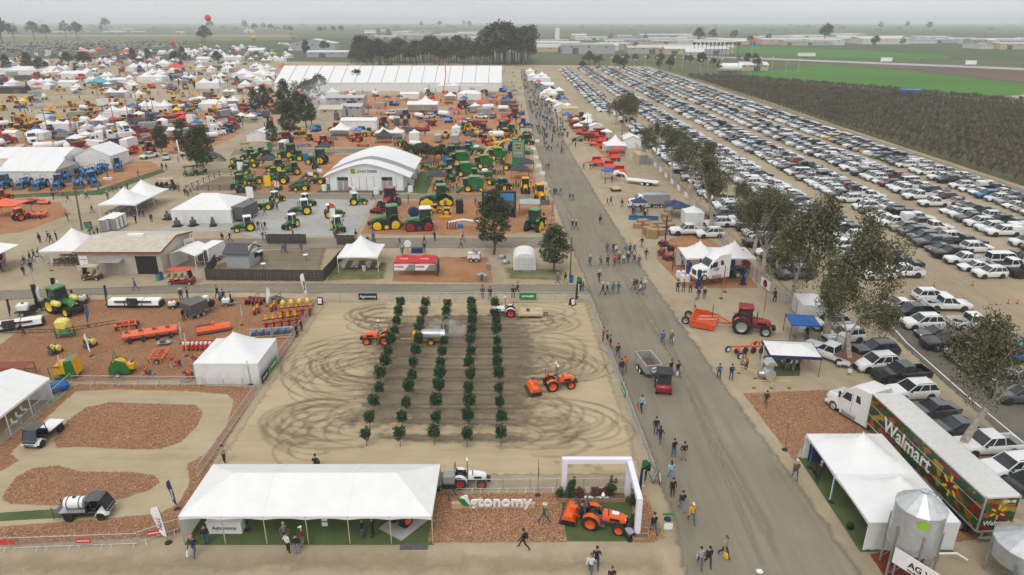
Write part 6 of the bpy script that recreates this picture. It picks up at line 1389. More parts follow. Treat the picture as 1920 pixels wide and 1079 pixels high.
for s_ in(-1,1):
 q=MB('produce');q.b2(-L/2+.08,L/2-.08,s_*(W/2+.004)-.01,s_*(W/2+.004)+.01,z0+.12,z1-.1);P_+=[('printed_side',q,0)];k=len(P_)-1
 q=MB('galv')
 for z in(z0+.95,z0+1.95):q.b2(-L/2+.08,L/2-.08,s_*(W/2+.02)-.01,s_*(W/2+.02)+.01,z-.03,z+.03)
 q.b2(-L/2,L/2,s_*(W/2+.02)-.02,s_*(W/2+.02)+.02,z1-.1,z1+.01);q.b2(-L/2,L/2,s_*(W/2+.02)-.02,s_*(W/2+.02)+.02,z0-.02,z0+.12);P_+=[('rail',q,k)]
 t=text_mb('Walmart',1.75,'white',.02,.03);M=(Matrix.Rotation(math.pi,4,'Z')if s_>0 else Matrix.Identity(4));xo=1.6 if s_>0 else-1.0
 t.v=[tuple(Vector((xo,s_*(W/2+.035),z0+.85))+(M@Vector(v)))for v in t.v];P_+=[('lettering',t,k)];q=MB('spark')
 for i in range(6):a=math.pi/6+i*math.pi/3;c=(-3.6*(1 if s_>0 else-1)*1.0+.62*math.cos(a)-(.3 if s_>0 else-1.2),s_*(W/2+.035),z0+1.45+.62*math.sin(a));q.box(c,(.52,.02,.2),ry=-a)
 P_+=[('spark_emblem',q,k)]
q=MB('produce');q.b2(-L/2-.016,-L/2-.002,-W/2+.1,W/2-.1,z0+.1,z1-.12);P_+=[('rear_door',q,0)];k=len(P_)-1;Mr=Matrix.Rotation(-math.pi/2,4,'Z')
t=text_mb('Walmart',.55,'white',.012,.008);t.v=[tuple(Vector((-L/2-.03,0,z0+.55))+Mr@Vector(v))for v in t.v];P_+=[('lettering',t,k)];t=text_mb('159198',.32,'white',.012,.004);t.v=[tuple(Vector((-L/2-.03,-.5,z1-.5))+Mr@Vector(v))for v in t.v];P_+=[('lettering',t,k)]
q=MB('spark')
for i in range(6):a=math.pi/6+i*math.pi/3;q.box((-L/2-.03,.1+.42*math.cos(a),z0+1.65+.42*math.sin(a)),(.02,.36,.13),rx=a)
P_+=[('spark_emblem',q,k)];q=MB('galv');q.b2(-L/2-.03,-L/2+.1,-W/2,-W/2+.1,z0,z1);q.b2(-L/2-.03,-L/2+.1,W/2-.1,W/2,z0,z1);q.b2(-L/2-.03,-L/2+.1,-W/2+.1,W/2-.1,z0-.08,z0+.1);q.b2(-L/2,-L/2+.1,-.9,.9,.45,.6);q.b2(-L/2,-L/2+.1,-.8,-.7,.6,z0);q.b2(-L/2,-L/2+.1,.7,.8,.6,z0);P_+=[('rear_frame',q,0)]
q=MB('dark_grey');q.b2(-L/2+.3,L/2-.4,-.5,.5,z0-.25,z0);q.b2(2.6,2.9,-.8,.8,.1,z0);P_+=[('underframe',q)];q=MB('white')
for s_ in(-1,1):q=MB('white');q.b2(-3.4,2.2,s_*1.22-.02,s_*1.22+.02,.35,z0-.02);P_+=[('side_skirt',q)]
for x in(-5.6,-4.3):
 for y in(-1,1):add_wheel(P_,(x,y*.98,.5),.5,.55,'silver')
put('grocery_trailer',P_,'long semi trailer printed with produce pictures and large white lettering','trailer',(33.3+.55,46.2,0),TR,occ=6)
put('hospitality_tent',peak_tent(6.4,11.0,1,2,2.45,1.9,'ns',pw=1.7),'long white two-peaked tent open to the road beside the printed trailer','tent',(28.1,43.9,0),occ=6)
for x,y,t_ in((25.0,48.0,'blue feather flag at the far post of the hospitality tent'),(24.9,43.6,'blue feather flag at the middle post of the hospitality tent'),(25.3,38.6,'blue feather flag at the near corner of the hospitality tent'),(23.9,50.6,'blue feather flag on the mulch in front of the hospitality tent')):
 put('feather_flag',feather_flag(2.5,'blue',None,w=.45),t_,'flag',(x,y,0),D_(70))
q=MB('navy');q.b2(-.04,.04,-1.2,1.2,.2,1.7);put('display_stand',[('panel',q,None),('feet',MB('dark_grey').b2(-.3,.3,-1.1,-1.0,0,.05).b2(-.3,.3,1.0,1.1,0,.05).b2(-.02,.02,-1.1,-1.0,.05,.3).b2(-.02,.02,1.0,1.1,.05,.3),None)],'dark blue display panel inside the hospitality tent','panel',(26.2,48.3,.03),D_(60))
for x,y in((25.2,47.2),(25.0,40.6)):put('flower_pot',[('pot',MB('black',True).lathe([(.2,0),(.3,.3)],(0,0,0),10),None),('flowers',leafcloud(np.random.default_rng(5),[((0,0,.42),.3,.6)],1800,.07,'leaf_shrub'),None)],'black pot of pale flowers at the open side of the hospitality tent','flower pot',(x,y,.03),group='flower pots at the hospitality tent')
def silo(r=1.55,z0=1.6,h=2.9,cone=1.0):
 P_=[];q=MB('galv',True);n=28;prof=[]
 for i in range(19):z=z0+h*i/18;prof+=[(r+(.012 if i%2 else-.012),z)]
 q.lathe(prof,(0,0,0),n);P_+=[('barrel',q)];q=MB('galv',False);q.lathe([(r+.06,z0+h-.03),(r+.02,z0+h+.02),(.28,z0+h+cone),(.28,z0+h+cone+.12)],(0,0,0),14);P_+=[('roof_cone',q)];q=MB('galv',True);q.lathe([(.2,z0-1.1),(r,z0)],(0,0,0),n);P_+=[('hopper',q)]
 for i in range(6):
  a=i*math.pi/3+.3;x,y=r*1.03*math.cos(a),r*1.03*math.sin(a);q=MB('steel');q.box((x,y,(z0+h*.55)/2),(.12,.12,z0+h*.55),rz=a);P_+=[('leg',q)];b=a+math.pi/3
  q=MB('steel');q.cyl((x,y,.3),(r*1.03*math.cos(b),r*1.03*math.sin(b),z0-.1),.03,n=4);P_+=[('brace',q)]
 q=MB('lime');a=-2.2;n_=8
 for i in range(n_):a0=-2.25+.6*i/n_;a1=a0+.6/n_;f0=math.sin(math.pi*i/n_)*.28;f1=math.sin(math.pi*(i+1)/n_)*.28;R_=r+.025;zc=z0+h*.82;q.quad((R_*math.cos(a0),R_*math.sin(a0),zc-f0),(R_*math.cos(a1),R_*math.sin(a1),zc-f1),(R_*math.cos(a1),R_*math.sin(a1),zc+f1),(R_*math.cos(a0),R_*math.sin(a0),zc+f0))
 P_+=[('badge',q,0)];q=MB('silver');q.tube([(.3,r*.2,z0+h+cone),(r*.9,r*.5,z0+h+.2),(r*1.02,r*.55,z0+.2)],.04,5);P_+=[('ladder_rail',q)];return P_
put('grain_silo',silo(1.5,2.5,3.1),'galvanised hopper silo with conical roof and lime badge on legs','silo',(26.75,36.4,0),occ=2);put('grain_silo',silo(2.0,1.6,1.3,1.1),'wide low galvanised silo with lime badge beside the printed trailer','silo',(34.2,35.9,0),.4,occ=2);put('grain_silo',silo(1.3,.9,1.1,.7),'small galvanised silo behind the trade sign','silo',(29.9,32.6,0),.8)
q=MB('white');q.b2(-3.2,3.2,-.03,.03,1.6,2.8);t=text_mb('AG WEST',.62,'black',.015,.012,'LEFT');t.v=[(x-2.2,y-.045,z+2.0)for x,y,z in t.v];t2=marks(16,.2,'black','LEFT');t2.v=[(x-2.2,y-.045,z+1.7)for x,y,z in t2.v];q2=MB('steel')
for x in(-3.0,0,3.0):q2.b2(x-.05,x+.05,.04,.14,0,2.7)
put('trade_sign',[('board',q,None),('posts',q2,None),('lettering',t,0),('lettering',t2,0)],'white trade sign board with bold black lettering standing below the silo','sign',(26.9,32.9,0),D_(-58))
q=MB('white');q.tube([(0,0,.6),(1.2,.2,.75),(2.6,.1,.7),(3.2,-.3,.4)],.07,7);put('auger_pipe',[('pipe',q,None),('stand',MB('steel').cyl((1.4,.2,0),(1.4,.2,.7),.03,n=4),None)],'curved white pipe lying between the silos','pipe',(28.2,36.9,.0),D_(8))
put('row_tractor',tractor('red','silver',1.4,'black','red',lug=True),'large red tractor with silver rims coupled to the orange scraper','tractor',xy(1398,622),D_(-16),occ=3);o=P(1398,622);v=Vector((-3.9,.6,0));v.rotate(Matrix.Rotation(D_(-20),3,'Z'));put('land_scraper',scraper(),'wide orange land scraper hitched behind the large red tractor','scraper',(o.x+v.x,o.y+v.y,0),D_(-24),.88,occ=3)
put('disc_plough',disc_plough(),'orange disc plough with black wheels standing beside the road','plough',xy(1402,662),D_(20),1.05)
for px,py,t_ in((1352,560,'orange feather flag rising behind the scraper'),(1428,610,'tall orange feather flag beside the red tractor bonnet')):put('feather_flag',feather_flag(4.6,'orange',None,w=.8),t_,'flag',xy(px,py),D_(60))
put('popup_canopy',popup(3.2,3.2,'blue_fabric',eave=2.2,ph=.5),'bright blue pop-up canopy over a table by the eucalyptus','canopy',xy(1500,632),D_(-8));put('folding_table',table(),'white folding table under the bright blue canopy','table',xy(1502,628),D_(60));
for i in range(2):put('camp_chair',chair('dark_grey'),'dark camp chair beside the table under the blue canopy','chair',xy(1490+i*22,640),D_(30),group='camp chairs under the blue canopy')
put('storage_tent',peak_tent(3.1,4.0,1,1,2.2,.9,'nsew',pw=1.2),'small closed white tent under the eucalyptus trunks','tent',xy(1516,592),D_(-5))
put('shade_canopy',hip_tent(5.2,3.6,2.3,.55,'',2,ridge=1.7,leg_c='dark_grey'),'white canopy with dark blue border over seated visitors','canopy',xy(1478,690),D_(-6),occ=2)
q=MB('navy')
for(x0,y0,x1,y1)in((-2.66,-1.86,2.66,-1.80),(-2.66,1.80,2.66,1.86),(-2.66,-1.80,-2.6,1.80),(2.6,-1.80,2.66,1.80)):q.b2(x0,x1,y0,y1,2.0,2.33)
put('canopy_border',[('cloth',q,None)],'dark blue border cloth hung round the white shade canopy','cloth',xy(1478,690),D_(-6))
put('folding_table',table(),'table crowded with papers under the white shade canopy','table',xy(1480,690),0)
q=MB('galv',True);q.lathe([(.55,-.5),(.6,-.4),(.6,.4),(.55,.5)],(0,0,.75),16,None,'y');q2=MB('galv');q2.b2(-.3,.3,-.3,.3,1.3,1.9);q2.prism([(-.6,1.9),(-.3,2.3),(.3,2.3),(.6,1.9)],-.6,.6);q3=MB('steel',True);q3.lathe([(.3,-.2),(.42,.3)],(-.9,0,.7),12,None,'x');q4=MB('steel');q4.b2(-.6,.6,-.5,.5,0,.15)
put('grain_fan',[('fan_drum',q,None),('outlet',q2,None),('inlet',q3,None),('base',q4,None)],'galvanised grain blower with round fan drum by the yellow rails','machine',xy(1440,712))
for px,py,a in((1400,705,-40),(1430,728,0),(1463,728,0)):
 q=MB('deere_yellow');q.cyl((-.9,0,0),(-.9,0,.95),.05,n=6);q.cyl((.9,0,0),(.9,0,.95),.05,n=6);q.cyl((-.9,0,.9),(.9,0,.9),.025,n=5);q2=MB('black')
 for x in(-.9,.9):q2.lathe([(.2,0),(.12,.06)],(x,0,0),8)
 put('yellow_rail',[('rail',q,None),('feet',q2,None)],'yellow safety rail on black feet round the grain blower','rail',xy(px,py),D_(a),group='yellow safety rails')
banner(xy(1427,690),1.6,2.4,'light_panel' if False else 'lavender','','white','tall pale blue poster panel next to the shade canopy',D_(70),.1)
P_=car('pickup','white');P_=without(P_,'truck_bed');q=MB('rust_steel');q.b2(-3.2,-1.05,-1.1,1.1,1.15,1.25);P_+=[('flat_bed',q)]
put('flatbed_pickup',P_,'white pickup with rusty brown flat bed parked under the eucalyptus','pickup',xy(1552,672),D_(128),occ=2.5);put('portable_toilet',porta_potty('silver','plastic'),'single grey portable toilet behind the flatbed pickup','toilet',xy(1576,660),D_(-50))
for i,(px,py)in enumerate(((1572,690),(1580,690),(1592,704))):put('folding_chair',chair('white'),'white folding chair standing by the flatbed pickup','chair',xy(px,py),D_(60),group='chairs by the flatbed pickup')
put('side_by_side',utility_cart('red',1,'black',True),'red side-by-side with black roof towing a trailer down the road','utility vehicle',xy(1243,735),D_(-98),1.25,occ=1.5)
q=MB('galv');
for y in(-.85,.85):q.b2(-1.7,1.7,y-.04,y+.04,.6,1.6)
for x in(-1.7,1.7):q.b2(x-.04,x+.04,-.81,.81,.6,1.6)
q.b2(-1.66,1.66,-.81,.81,.6,.68,mat='rust_steel');P_=[('box',q,None)];q=MB('navy');q.lathe([(.4,-.01),(.4,.01)],(1.76,0,1.1),16,None,'x');P_+=[('badge',q,0)];q=MB('white');q.lathe([(.34,-.005),(.34,.005)],(1.775,0,1.1),16,None,'x');P_+=[('badge_ring',q,0)];t=text_mb('neff',.34,'navy',.01,.012);t.v=[(1.785-y,x,z+1.0)for x,y,z in t.v];P_+=[('lettering',t,0)]
q=MB('dark_grey');q.b2(-1.7,1.7,-.5,.5,.45,.6);q.tube([(1.7,-.4,.5),(2.9,0,.5),(1.7,.4,.5)],.05,5);P_+=[('chassis',q)]
for x in(-.4,.4):
 for y in(-1,1):add_wheel(P_,(x,y*.95,.34),.34,.22,'white')
o=P(1243,735);put('dump_trailer',P_,'galvanised tipping trailer with round blue badge behind the side-by-side','trailer',(o.x-.75,o.y+4.4,0),D_(-80),occ=1.5)
put('lift_tent',peak_tent(10.2,5.2,2,1,2.9,1.9,'n',pw=1.7),'wide white two-peaked tent behind the truck on wheel lifts','tent',(30.4,96.6,0),occ=5)
P_=semi('white_gloss',True)
for s_ in(-1,1):t=text_mb('DET',.5,'black',.01,.01);t.v=[(s_*-x+.6,s_*(1.215-y),z+1.45)for x,y,z in t.v];P_+=[('lettering',t,1)];t=marks(3,.5,'black');t.v=[(s_*-x+2.5,s_*1.16,z+1.3)for x,y,z in t.v];P_+=[('lettering',t,0)]
put('day_cab_truck',P_,'white semi truck raised on blue wheel lifts in front of the tent','truck',(29.0,91.6,.9),D_(196),occ=4)
for i,(x,y)in enumerate(((26.2,89.6),(25.6,92.8),(32.9,90.9),(32.2,94.0))):
 q=MB('navy');q.b2(-.18,.18,-.22,.22,.1,2.7);q.b2(-.45,.45,-.4,.4,0,.1);q.b2(-.1,.1,.22,.75,.4,.55);q2=MB('screen_blue');q2.b2(-.1,.1,-.235,-.22,1.3,1.6);put('wheel_lift',[('column',q,None),('control_box',q2,0)],'dark blue wheel lift column holding up the white truck','lift',(x,y,0),D_(16),group='wheel lift columns')
for px in(1356,1364):pass
put('feather_flag',feather_flag(3.4,'orange',None,w=.9),'short orange flag in front of the truck on lifts','flag',xy(1359,548),D_(70))
for i,(px,py)in enumerate(((1276,520),(1284,528))):q=MB('white');q.b2(-.6,.6,-.4,.4,0,.95);put('ibc_tank',[('crate',q,None),('lid',MB('black').cyl((0,0,.95),(0,0,1.02),.15,n=8),0)],'white box container at the corner of the truck display','container',xy(px,py),D_(10),group='white box containers')
q=MB('black');q.b2(-1.0,-.9,-.05,.05,0,3.6);q.b2(.9,1.0,-.05,.05,0,3.6);q.b2(-.9,.9,-.05,.05,3.3,3.5);q2=MB('white');q2.b2(-.8,.8,-.03,.03,1.9,3.2);put('poster_stand',[('frame',q,None),('poster',q2,0)],'tall black frame with white poster at the end of the lift tent','sign',xy(1262,505),D_(70))
for i,(px,py,c_)in enumerate(((1256,470,'red'),(1240,478,'red'),(1250,488,'red'),(1244,462,'red'))):put('motor_display',[('engine',MB('red',True).rbox((0,0,.6),(1.0,.7,.7),.12).cyl((-.5,.4,.5),(.5,.4,.5),.15,n=8,mat='dark_steel'),None),('wheels',MB('rubber').cyl((-.4,-.5,.35),(-.4,-.35,.35),.35,n=10).cyl((.4,-.5,.35),(.4,-.35,.35),.35,n=10),None),('frame',MB('dark_grey').b2(-.7,.7,-.35,.35,.15,.25),None)],'small red motor on a wheeled frame at the edge of the truck display','machine',xy(px,py),i*1.1,1.1,group='red motors at the truck display')
put('lift_post',[('post',MB('navy').b2(-.1,.1,-.1,.1,0,4.6).b2(-.5,.5,-.4,.4,0,.1),None),('crossbar',MB('navy').b2(-.6,.6,-.08,.08,2.6,2.8),None)],'single dark blue lift post behind the cardboard boxes','post',xy(1247,455))
for i,(px,py,w,h)in enumerate(((1195,428,1.5,.9),(1205,421,1.9,.9),(1213,440,1.5,1.4),(1216,427,1.6,.9),(1222,446,1.9,1.6),(1232,425,2.0,.9),(1238,432,1.8,.9),(1240,440,1.8,1.0),(1226,432,1.6,.9),(1250,420,1.5,1.0),(1255,428,1.6,.9),(1247,410,1.4,1.0))):
 q=MB('cardboard');q.b2(-w/2,w/2,-w*.4,w*.4,0,h);q2=MB('tan_cloth');q2.b2(-w/2,w/2,-.04,.04,h,h+.012);put('cardboard_box',[('carton',q,None),('tape',q2,0)],'large brown cardboard box beside the white pickup','box',xy(px,py),D_(rnd.uniform(-25,25)),group='cardboard boxes')
put('pickup_truck',car('pickup','white'),'white crew-cab pickup parked beside the cardboard boxes','pickup',xy(1287,440),D_(184),1.05,occ=2.5);put('supply_tent',peak_tent(3.4,3.2,1,1,2.3,1.0,'nsew',pw=1.3),'small closed white tent behind the white crew-cab pickup','tent',xy(1297,418),0,occ=2)
for px,py in((1262,402),(1276,408)):put('popup_canopy',popup(3.4,3.4,'navy'),'navy blue pop-up canopy beside the fence','canopy',xy(px,py),D_(-10),group='navy canopies at the fence',occ=2)
put('popup_canopy',popup(3.0,3.0,'navy','white'),'navy canopy with white lettered skirt at the blue booth','canopy',xy(1197,398),0);put('popup_canopy',popup(2.8,2.8,'blue_fabric'),'light blue canopy over folding tables near the white gooseneck trailer','canopy',xy(1141,336),D_(10))
for i in range(9):q=MB('blue');q.b2(-.35,.35,-.3,.3,0,.7);put('blue_drum',[('tub',q,None),('rim',MB('navy').b2(-.37,.37,-.32,.32,.7,.75),0)],'blue plastic tub in the row before the navy canopy','tub',xy(1182+6*i,412+.2*i),group='blue tubs')
put('stake_truck',semi('white',False),'white truck with rail sides behind the navy booth','truck',xy(1205,388),math.pi,.85,occ=2);put('livestock_trailer',box_trailer(5.5,1.9,2.2,'silver',.8,2),'silver livestock trailer parked by the fence','trailer',xy(1228,388),math.pi,occ=2.5)
q=MB('white');q.b2(-4.5,2.2,-1.1,1.1,.75,.9);q.tube([(2.2,0,.85),(3.0,0,1.8),(5.0,0,2.0)],.22,6);q.b2(4.5,5.2,-.9,.9,1.6,2.2);P_=[('deck',q,None)];
for x in(-2.6,-1.4):
 for y in(-1,1):add_wheel(P_,(x,y*1.0,.4),.4,.3,'white')
put('gooseneck_trailer',P_,'long white gooseneck trailer angled beside the red implements','trailer',xy(1195,345),D_(150),1.1,occ=4)
P_=box_trailer(3.0,.15,2.0,'pale_wood',.6,2);put('flat_trailer',without(P_,'edge_rail','rear_door'),'small flat trailer with timber deck beside the road','trailer',xy(1154,358),D_(100))
for px,py,W,a,t_ in((1118,310,5.5,10,'red disc harrow with raised wings in the pair near the peaked tent'),(1150,300,5.5,10,'red disc harrow folded beside the white peaked tent'),(1140,318,6,5,'long red disc harrow in front of the peaked tent'),(1160,328,6,5,'long red disc harrow next to the light blue canopy'),(1130,278,5,15,'red disc harrow at the corner of the closed white tent'),(1112,258,5,15,'red cultivator standing beyond the peaked tent'),(1125,268,5,15,'red cultivator near the roadside poster')):
 put('disc_harrow',disc_harrow(W),t_,'harrow',xy(px,py),D_(a+170),.95,occ=3)
put('conveyor',[('belt',MB('green').box((0,0,1.0),(3.6,.9,.25),ry=.35),None),('chassis',MB('dark_grey').b2(-1.2,1.2,-.5,.5,.4,.5),None),('wheels',MB('rubber').cyl((-.9,-.6,.35),(-.9,.6,.35),.35,n=10).cyl((.9,-.6,.35),(.9,.6,.35),.35,n=10),None)],'small green loading conveyor near the road among red implements','conveyor',xy(1083,265),D_(160),1.2)
put('peaked_tent',peak_tent(6.2,6.2,1,1,2.6,2.6,'ne',pw=1.8),'white single-peaked tent behind the red disc harrows','tent',xy(1152,287),0,occ=4);put('closed_tent',gable_tent(5.0,6.5,2.6,1.0,'y','nsew',2),'closed white tent in the gap beside the eucalyptus row','tent',xy(1182,275),0,occ=4);put('tan_container',[('box',MB('tan_cloth').b2(-3,3,-1.3,1.3,0,2.5),None),('door',MB('mid_grey').b2(-3.03,-2.99,-1.1,1.1,.1,2.4),0)],'tan shipping container by the fence','container',xy(1200,305),D_(95),occ=3)
# ---- chain-link fence under the eucalyptus
def chain_fence(pts,label,h=1.9):
 P_=[];post=MB('steel')
 for a,b in zip(pts,pts[1:]):
  a,b=Vector(a),Vector(b);n=max(1,round((b-a).length/3));
  for i in range(n+1):p=a.lerp(b,i/n);q=MB('steel');q.cyl((p.x,p.y,0),(p.x,p.y,h),.035,n=5);P_+=[('fence_post',q)]
  q=MB('steel');q.cyl((a.x,a.y,h),(b.x,b.y,h),.025,n=5);P_+=[('top_rail',q)];q=MB('chain_link');q.quad((a.x,a.y,.05),(b.x,b.y,.05),(b.x,b.y,h),(a.x,a.y,h));P_+=[('wire_mesh',q)]
 put('chain_link_fence',P_,label,'fence',(0,0,0))
m=bpy.data.materials.new('chain_link');nt,o_,b_=_nodes(m);b_.inputs['Base Color'].default_value=(.35,.35,.35,1);tr_=nt.nodes.new('ShaderNodeBsdfTransparent');mx=nt.nodes.new('ShaderNodeMixShader');mx.inputs[0].default_value=.2
nt.links.new(tr_.outputs[0],mx.inputs[1]);nt.links.new(b_.outputs[0],mx.inputs[2]);nt.links.new(mx.outputs[0],o_.inputs[0]);MATS['chain_link']=m
chain_fence([(36.2,80),(35.2,92),(34.9,104),(36,118)],'chain link fence between the truck display and the car park');chain_fence([(36,122),(37,150),(36.5,185),(36,215)],'long chain link fence with banners under the far eucalyptus')
for i,(y,c1,t_)in enumerate(((88.6,'white','white banner with round maroon badge on the chain link fence'),(97,'canvas_red','red banner on the chain link fence by the lift tent'))):
 banner((35.3+(-.1),y,0),2.6,1.3,c1,'','white',t_,D_(-82),.4)
 if i==0:q=MB('maroon_badge' if 'maroon_badge' in MATS else C('maroon_badge',(.16,.02,.03),.5));q.lathe([(.01,-.01),(.55,-.01),(.55,.01),(.01,.01)],(0,0,1.05),18,None,'y');put('fence_badge',[('disc',q,None)],'round maroon badge on the white fence banner','badge',(35.16,88.6,0),D_(-82))
for i in range(12):banner((36.6-.02*i,128+i*6.5,0),2.4,1.1,'white' if i%3 else 'lavender','','white',f'small {"white" if i % 3 else "pale"} banner hung on the long chain link fence',D_(-88),.4)
for o in list(bpy.data.objects):
 if o.name.startswith('banner')and 'long chain link' in str(o.get('label','')):o['group']='banners on the long fence'
euc=[proto(('euc',i),lambda i=i:eucalyptus(20+i,15.0,.95))for i in range(4)]
for i,(x,y,h,t_)in enumerate(((36.9,72.4,18.2,'very tall eucalyptus leaning over the closed white storage tent'),(36.6,65.8,10.5,'slender pale-trunked eucalyptus behind the flatbed pickup'),(38.8,50.1,13.5,'gnarled eucalyptus standing behind the printed trailer'),(35.9,91.5,14.8,'tall eucalyptus growing through the fence by the truck on lifts'),(36.9,83.8,11.0,'lanky eucalyptus at the end of the chain link fence'),(36.0,118.8,13.2,'broad eucalyptus beside the navy canopies'),(43.0,127,7.5,'short reddish eucalyptus among the parked cars'),(37.2,158,14.0,'broad eucalyptus beyond the white gooseneck trailer'),(37.0,178,11.5,'bushy eucalyptus behind the closed white tent'),(38.6,104,11,'leafy eucalyptus towering over the supply tent'),(38.5,236,12,'eucalyptus in the clump beyond the red machines'),(41,246,13,'eucalyptus in the clump beside the car park'),(37.5,252,10,'small eucalyptus at the far end of the roadside clump'),(38.2,146,12,'thin eucalyptus between two broad crowns on the fence line'))):
 put('eucalyptus_tree',euc[i%4],t_,'tree',(x,y,0),i*1.3,h/15)
# ---- car park
KINDS=['suv']*38+['pickup']*34+['sedan']*26+['van']*2
COLS=['white']*56+['black']*15+['grey']*14+['silver']*11+['dark blue']*4+['red']*3+['maroon']*3+['tan']*2+['blue']*1+['yellow']*1
rc=random.Random(11);slots=[]
def row(x,y0,y1,face,place,sp=2.85,skip=.035):
 y=y0
 while y<y1:
  if rc.random()>skip:slots.append((x+rc.uniform(-.35,.35),y,face+rc.gauss(0,2.0),rc.choice(KINDS),rc.choice(COLS),place))
  y+=sp+rc.uniform(-.1,.25)
row(100.9,116,560,180,'in the row pair beside the orchard track');row(106.6,112,520,0,'in the row pair beside the orchard track')
row(85.6,97,570,180,'in the second row pair from the orchard');row(91.4,99,560,0,'in the second row pair from the orchard')
row(69.9,94,575,180,'in the third row pair from the orchard');row(75.6,94,570,0,'in the third row pair from the orchard')
row(54.0,95,570,180,'in the row pair beside the eucalyptus row');row(59.6,95,575,0,'in the row pair beside the eucalyptus row');row(42.9,100,560,180,'in the single row under the eucalyptus');row(38,290,540,180,'in the short row beyond the fence',2.9)
row(50.3,33,84,180,'on the paved block below the cross lane',2.8,.03);row(56.2,33,85,0,'on the paved block below the cross lane',2.8,.03)
near=[]
for px,py,a,k,c,t in((1553,615,10,'suv','white','white SUV with sunroof beside the storage tent'),(1580,640,10,'suv','white','white SUV behind the portable toilet'),(1640,667,5,'suv','black','long black SUV beside the pale eucalyptus trunk'),(1640,692,8,'suv','white','white SUV with black roof next to the long black SUV'),(1687,712,8,'pickup','black','black crew-cab pickup behind the semi truck'),(1707,745,6,'suv','white','white SUV beside the front of the printed trailer'),(1748,778,8,'sedan','grey','grey fastback sedan behind the printed trailer'),(1790,812,5,'sedan','grey','second grey sedan next to the white heavy pickup'),(1845,848,5,'pickup','white','white heavy pickup beside the gnarled eucalyptus'),(1890,890,8,'suv','white','white SUV parked past the heavy white pickup'),(1925,920,8,'sedan','black','dark car behind the rear of the printed trailer'),(1490,522,5,'pickup','grey','grey pickup by the round maroon fence badge'),(1480,505,5,'suv','white','white wagon beside the grey pickup at the fence'),(1455,490,5,'suv','dark blue','dark blue pickup-like SUV at the lift tent'),(1440,478,5,'sedan','white','white sedan at the lift tent fence'),(1425,462,5,'pickup','black','black pickup behind the lift tent'),(1690,519,3,'pickup','white','white pickup at the corner of the cross lane'),(1645,523,3,'suv','white','white SUV beside the corner pickup under the tall eucalyptus'),(1895,487,-150,'sedan','black','dark sedan driving along the car park aisle'),(1330,445,5,'suv','white','white SUV behind the white crew-cab pickup'),(1345,425,5,'suv','white','white SUV at the fence beside the supply tent'),(1352,410,5,'pickup','grey','grey pickup near the short reddish eucalyptus')):
 o=P(px,py);v=near.append((o.x+(0 if px<1895 else 0),o.y,a+180 if a>-100 else a,k,c,t))
slots=[s for s in slots if not any(math.hypot(s[0]-n[0],s[1]-n[1])<3.3 for n in near)and s[0]<s[1]*.9+20]
cp=lambda k,c,cap=None:proto(('car',k,c,cap),lambda:car(k,c,cap))
fcp=lambda k,c:proto(('fcar',k,c),lambda:far_car('suv' if k=='van' else k,c))
NM={'suv':('parked_suv','SUV'),'pickup':('pickup_truck','pickup'),'sedan':('sedan_car','car'),'van':('parked_van','van')}
for x,y,a,k,c,t in near:put(NM[k][0],cp(k,c),t,NM[k][1],(x,y,.012),D_(a),1.0,occ=2)
slots.sort(key=lambda s:s[0]**2+s[1]**2);NEARC=272
vis=[s for s in slots if abs(s[0])<s[1]*.80+3]
for i,(x,y,a,k,c,pl)in enumerate(vis[:NEARC]):
 cap=rc.choice([None,None,'cover','camper'])if k=='pickup' else None;ex={'cover':' with covered bed','camper':' with camper shell'}.get(cap,'')
 put(NM[k][0],cp(k,c,cap),f'{c} {"SUV" if k == "suv" else k}{ex} parked {pl}',NM[k][1],(x,y,.012),D_(a),rc.uniform(.95,1.04),'cars parked '+pl,single=(y>95))
fm=MB()
def bake(fm,pr,x,y,a,s=1):
 M=Matrix.Translation((x,y,.01))@Matrix.Rotation(D_(a),4,'Z')@Matrix.Scale(s,4);src=pr['parts'][0][1];k=len(fm.v);fm.v+=[tuple(M@Vector(v))for v in src.v];fm.f+=[tuple(k+i for i in f)for f in src.f];fm.m+=src.m
for x,y,a,k,c,pl in vis[NEARC:]:bake(fm,fcp(k,c),x,y,a)
tag(link('far_parked_car_mass',fm.mesh('far_parked_car_mass')),'hundreds of distant cars filling the car park rows','cars',kind='stuff')
fm=MB()
for i in range(520):
 px=rc.uniform(-60,350);py=rc.uniform(77+max(0,120-px)*.02,92+(250-px)*.03);o=P(px,py);bake(fm,fcp(rc.choice(KINDS),rc.choice(COLS)),o.x,round(o.y/9)*9+rc.uniform(-.5,.5),90)
tag(link('airfield_car_mass',fm.mesh('airfield_car_mass')),'distant mass of cars parked at the airfield edge','cars',kind='stuff')
for i,(px,py)in enumerate(((1751,537),(1823,536),(1650,572),(1808,568),(1890,570),(1567,572),(1907,570))):
 put('delineator_post',[('post',MB('orange',True).cyl((0,0,.05),(0,0,1.1),.06,.045,n=7).cyl((0,0,.8),(0,0,.95),.062,.058,n=7,mat='white'),None),('base',MB('black').lathe([(.2,0),(.15,.06)],(0,0,0),8),None)],'orange delineator post marking the car park cross lane','post',xy(px,py),group='delineator posts')
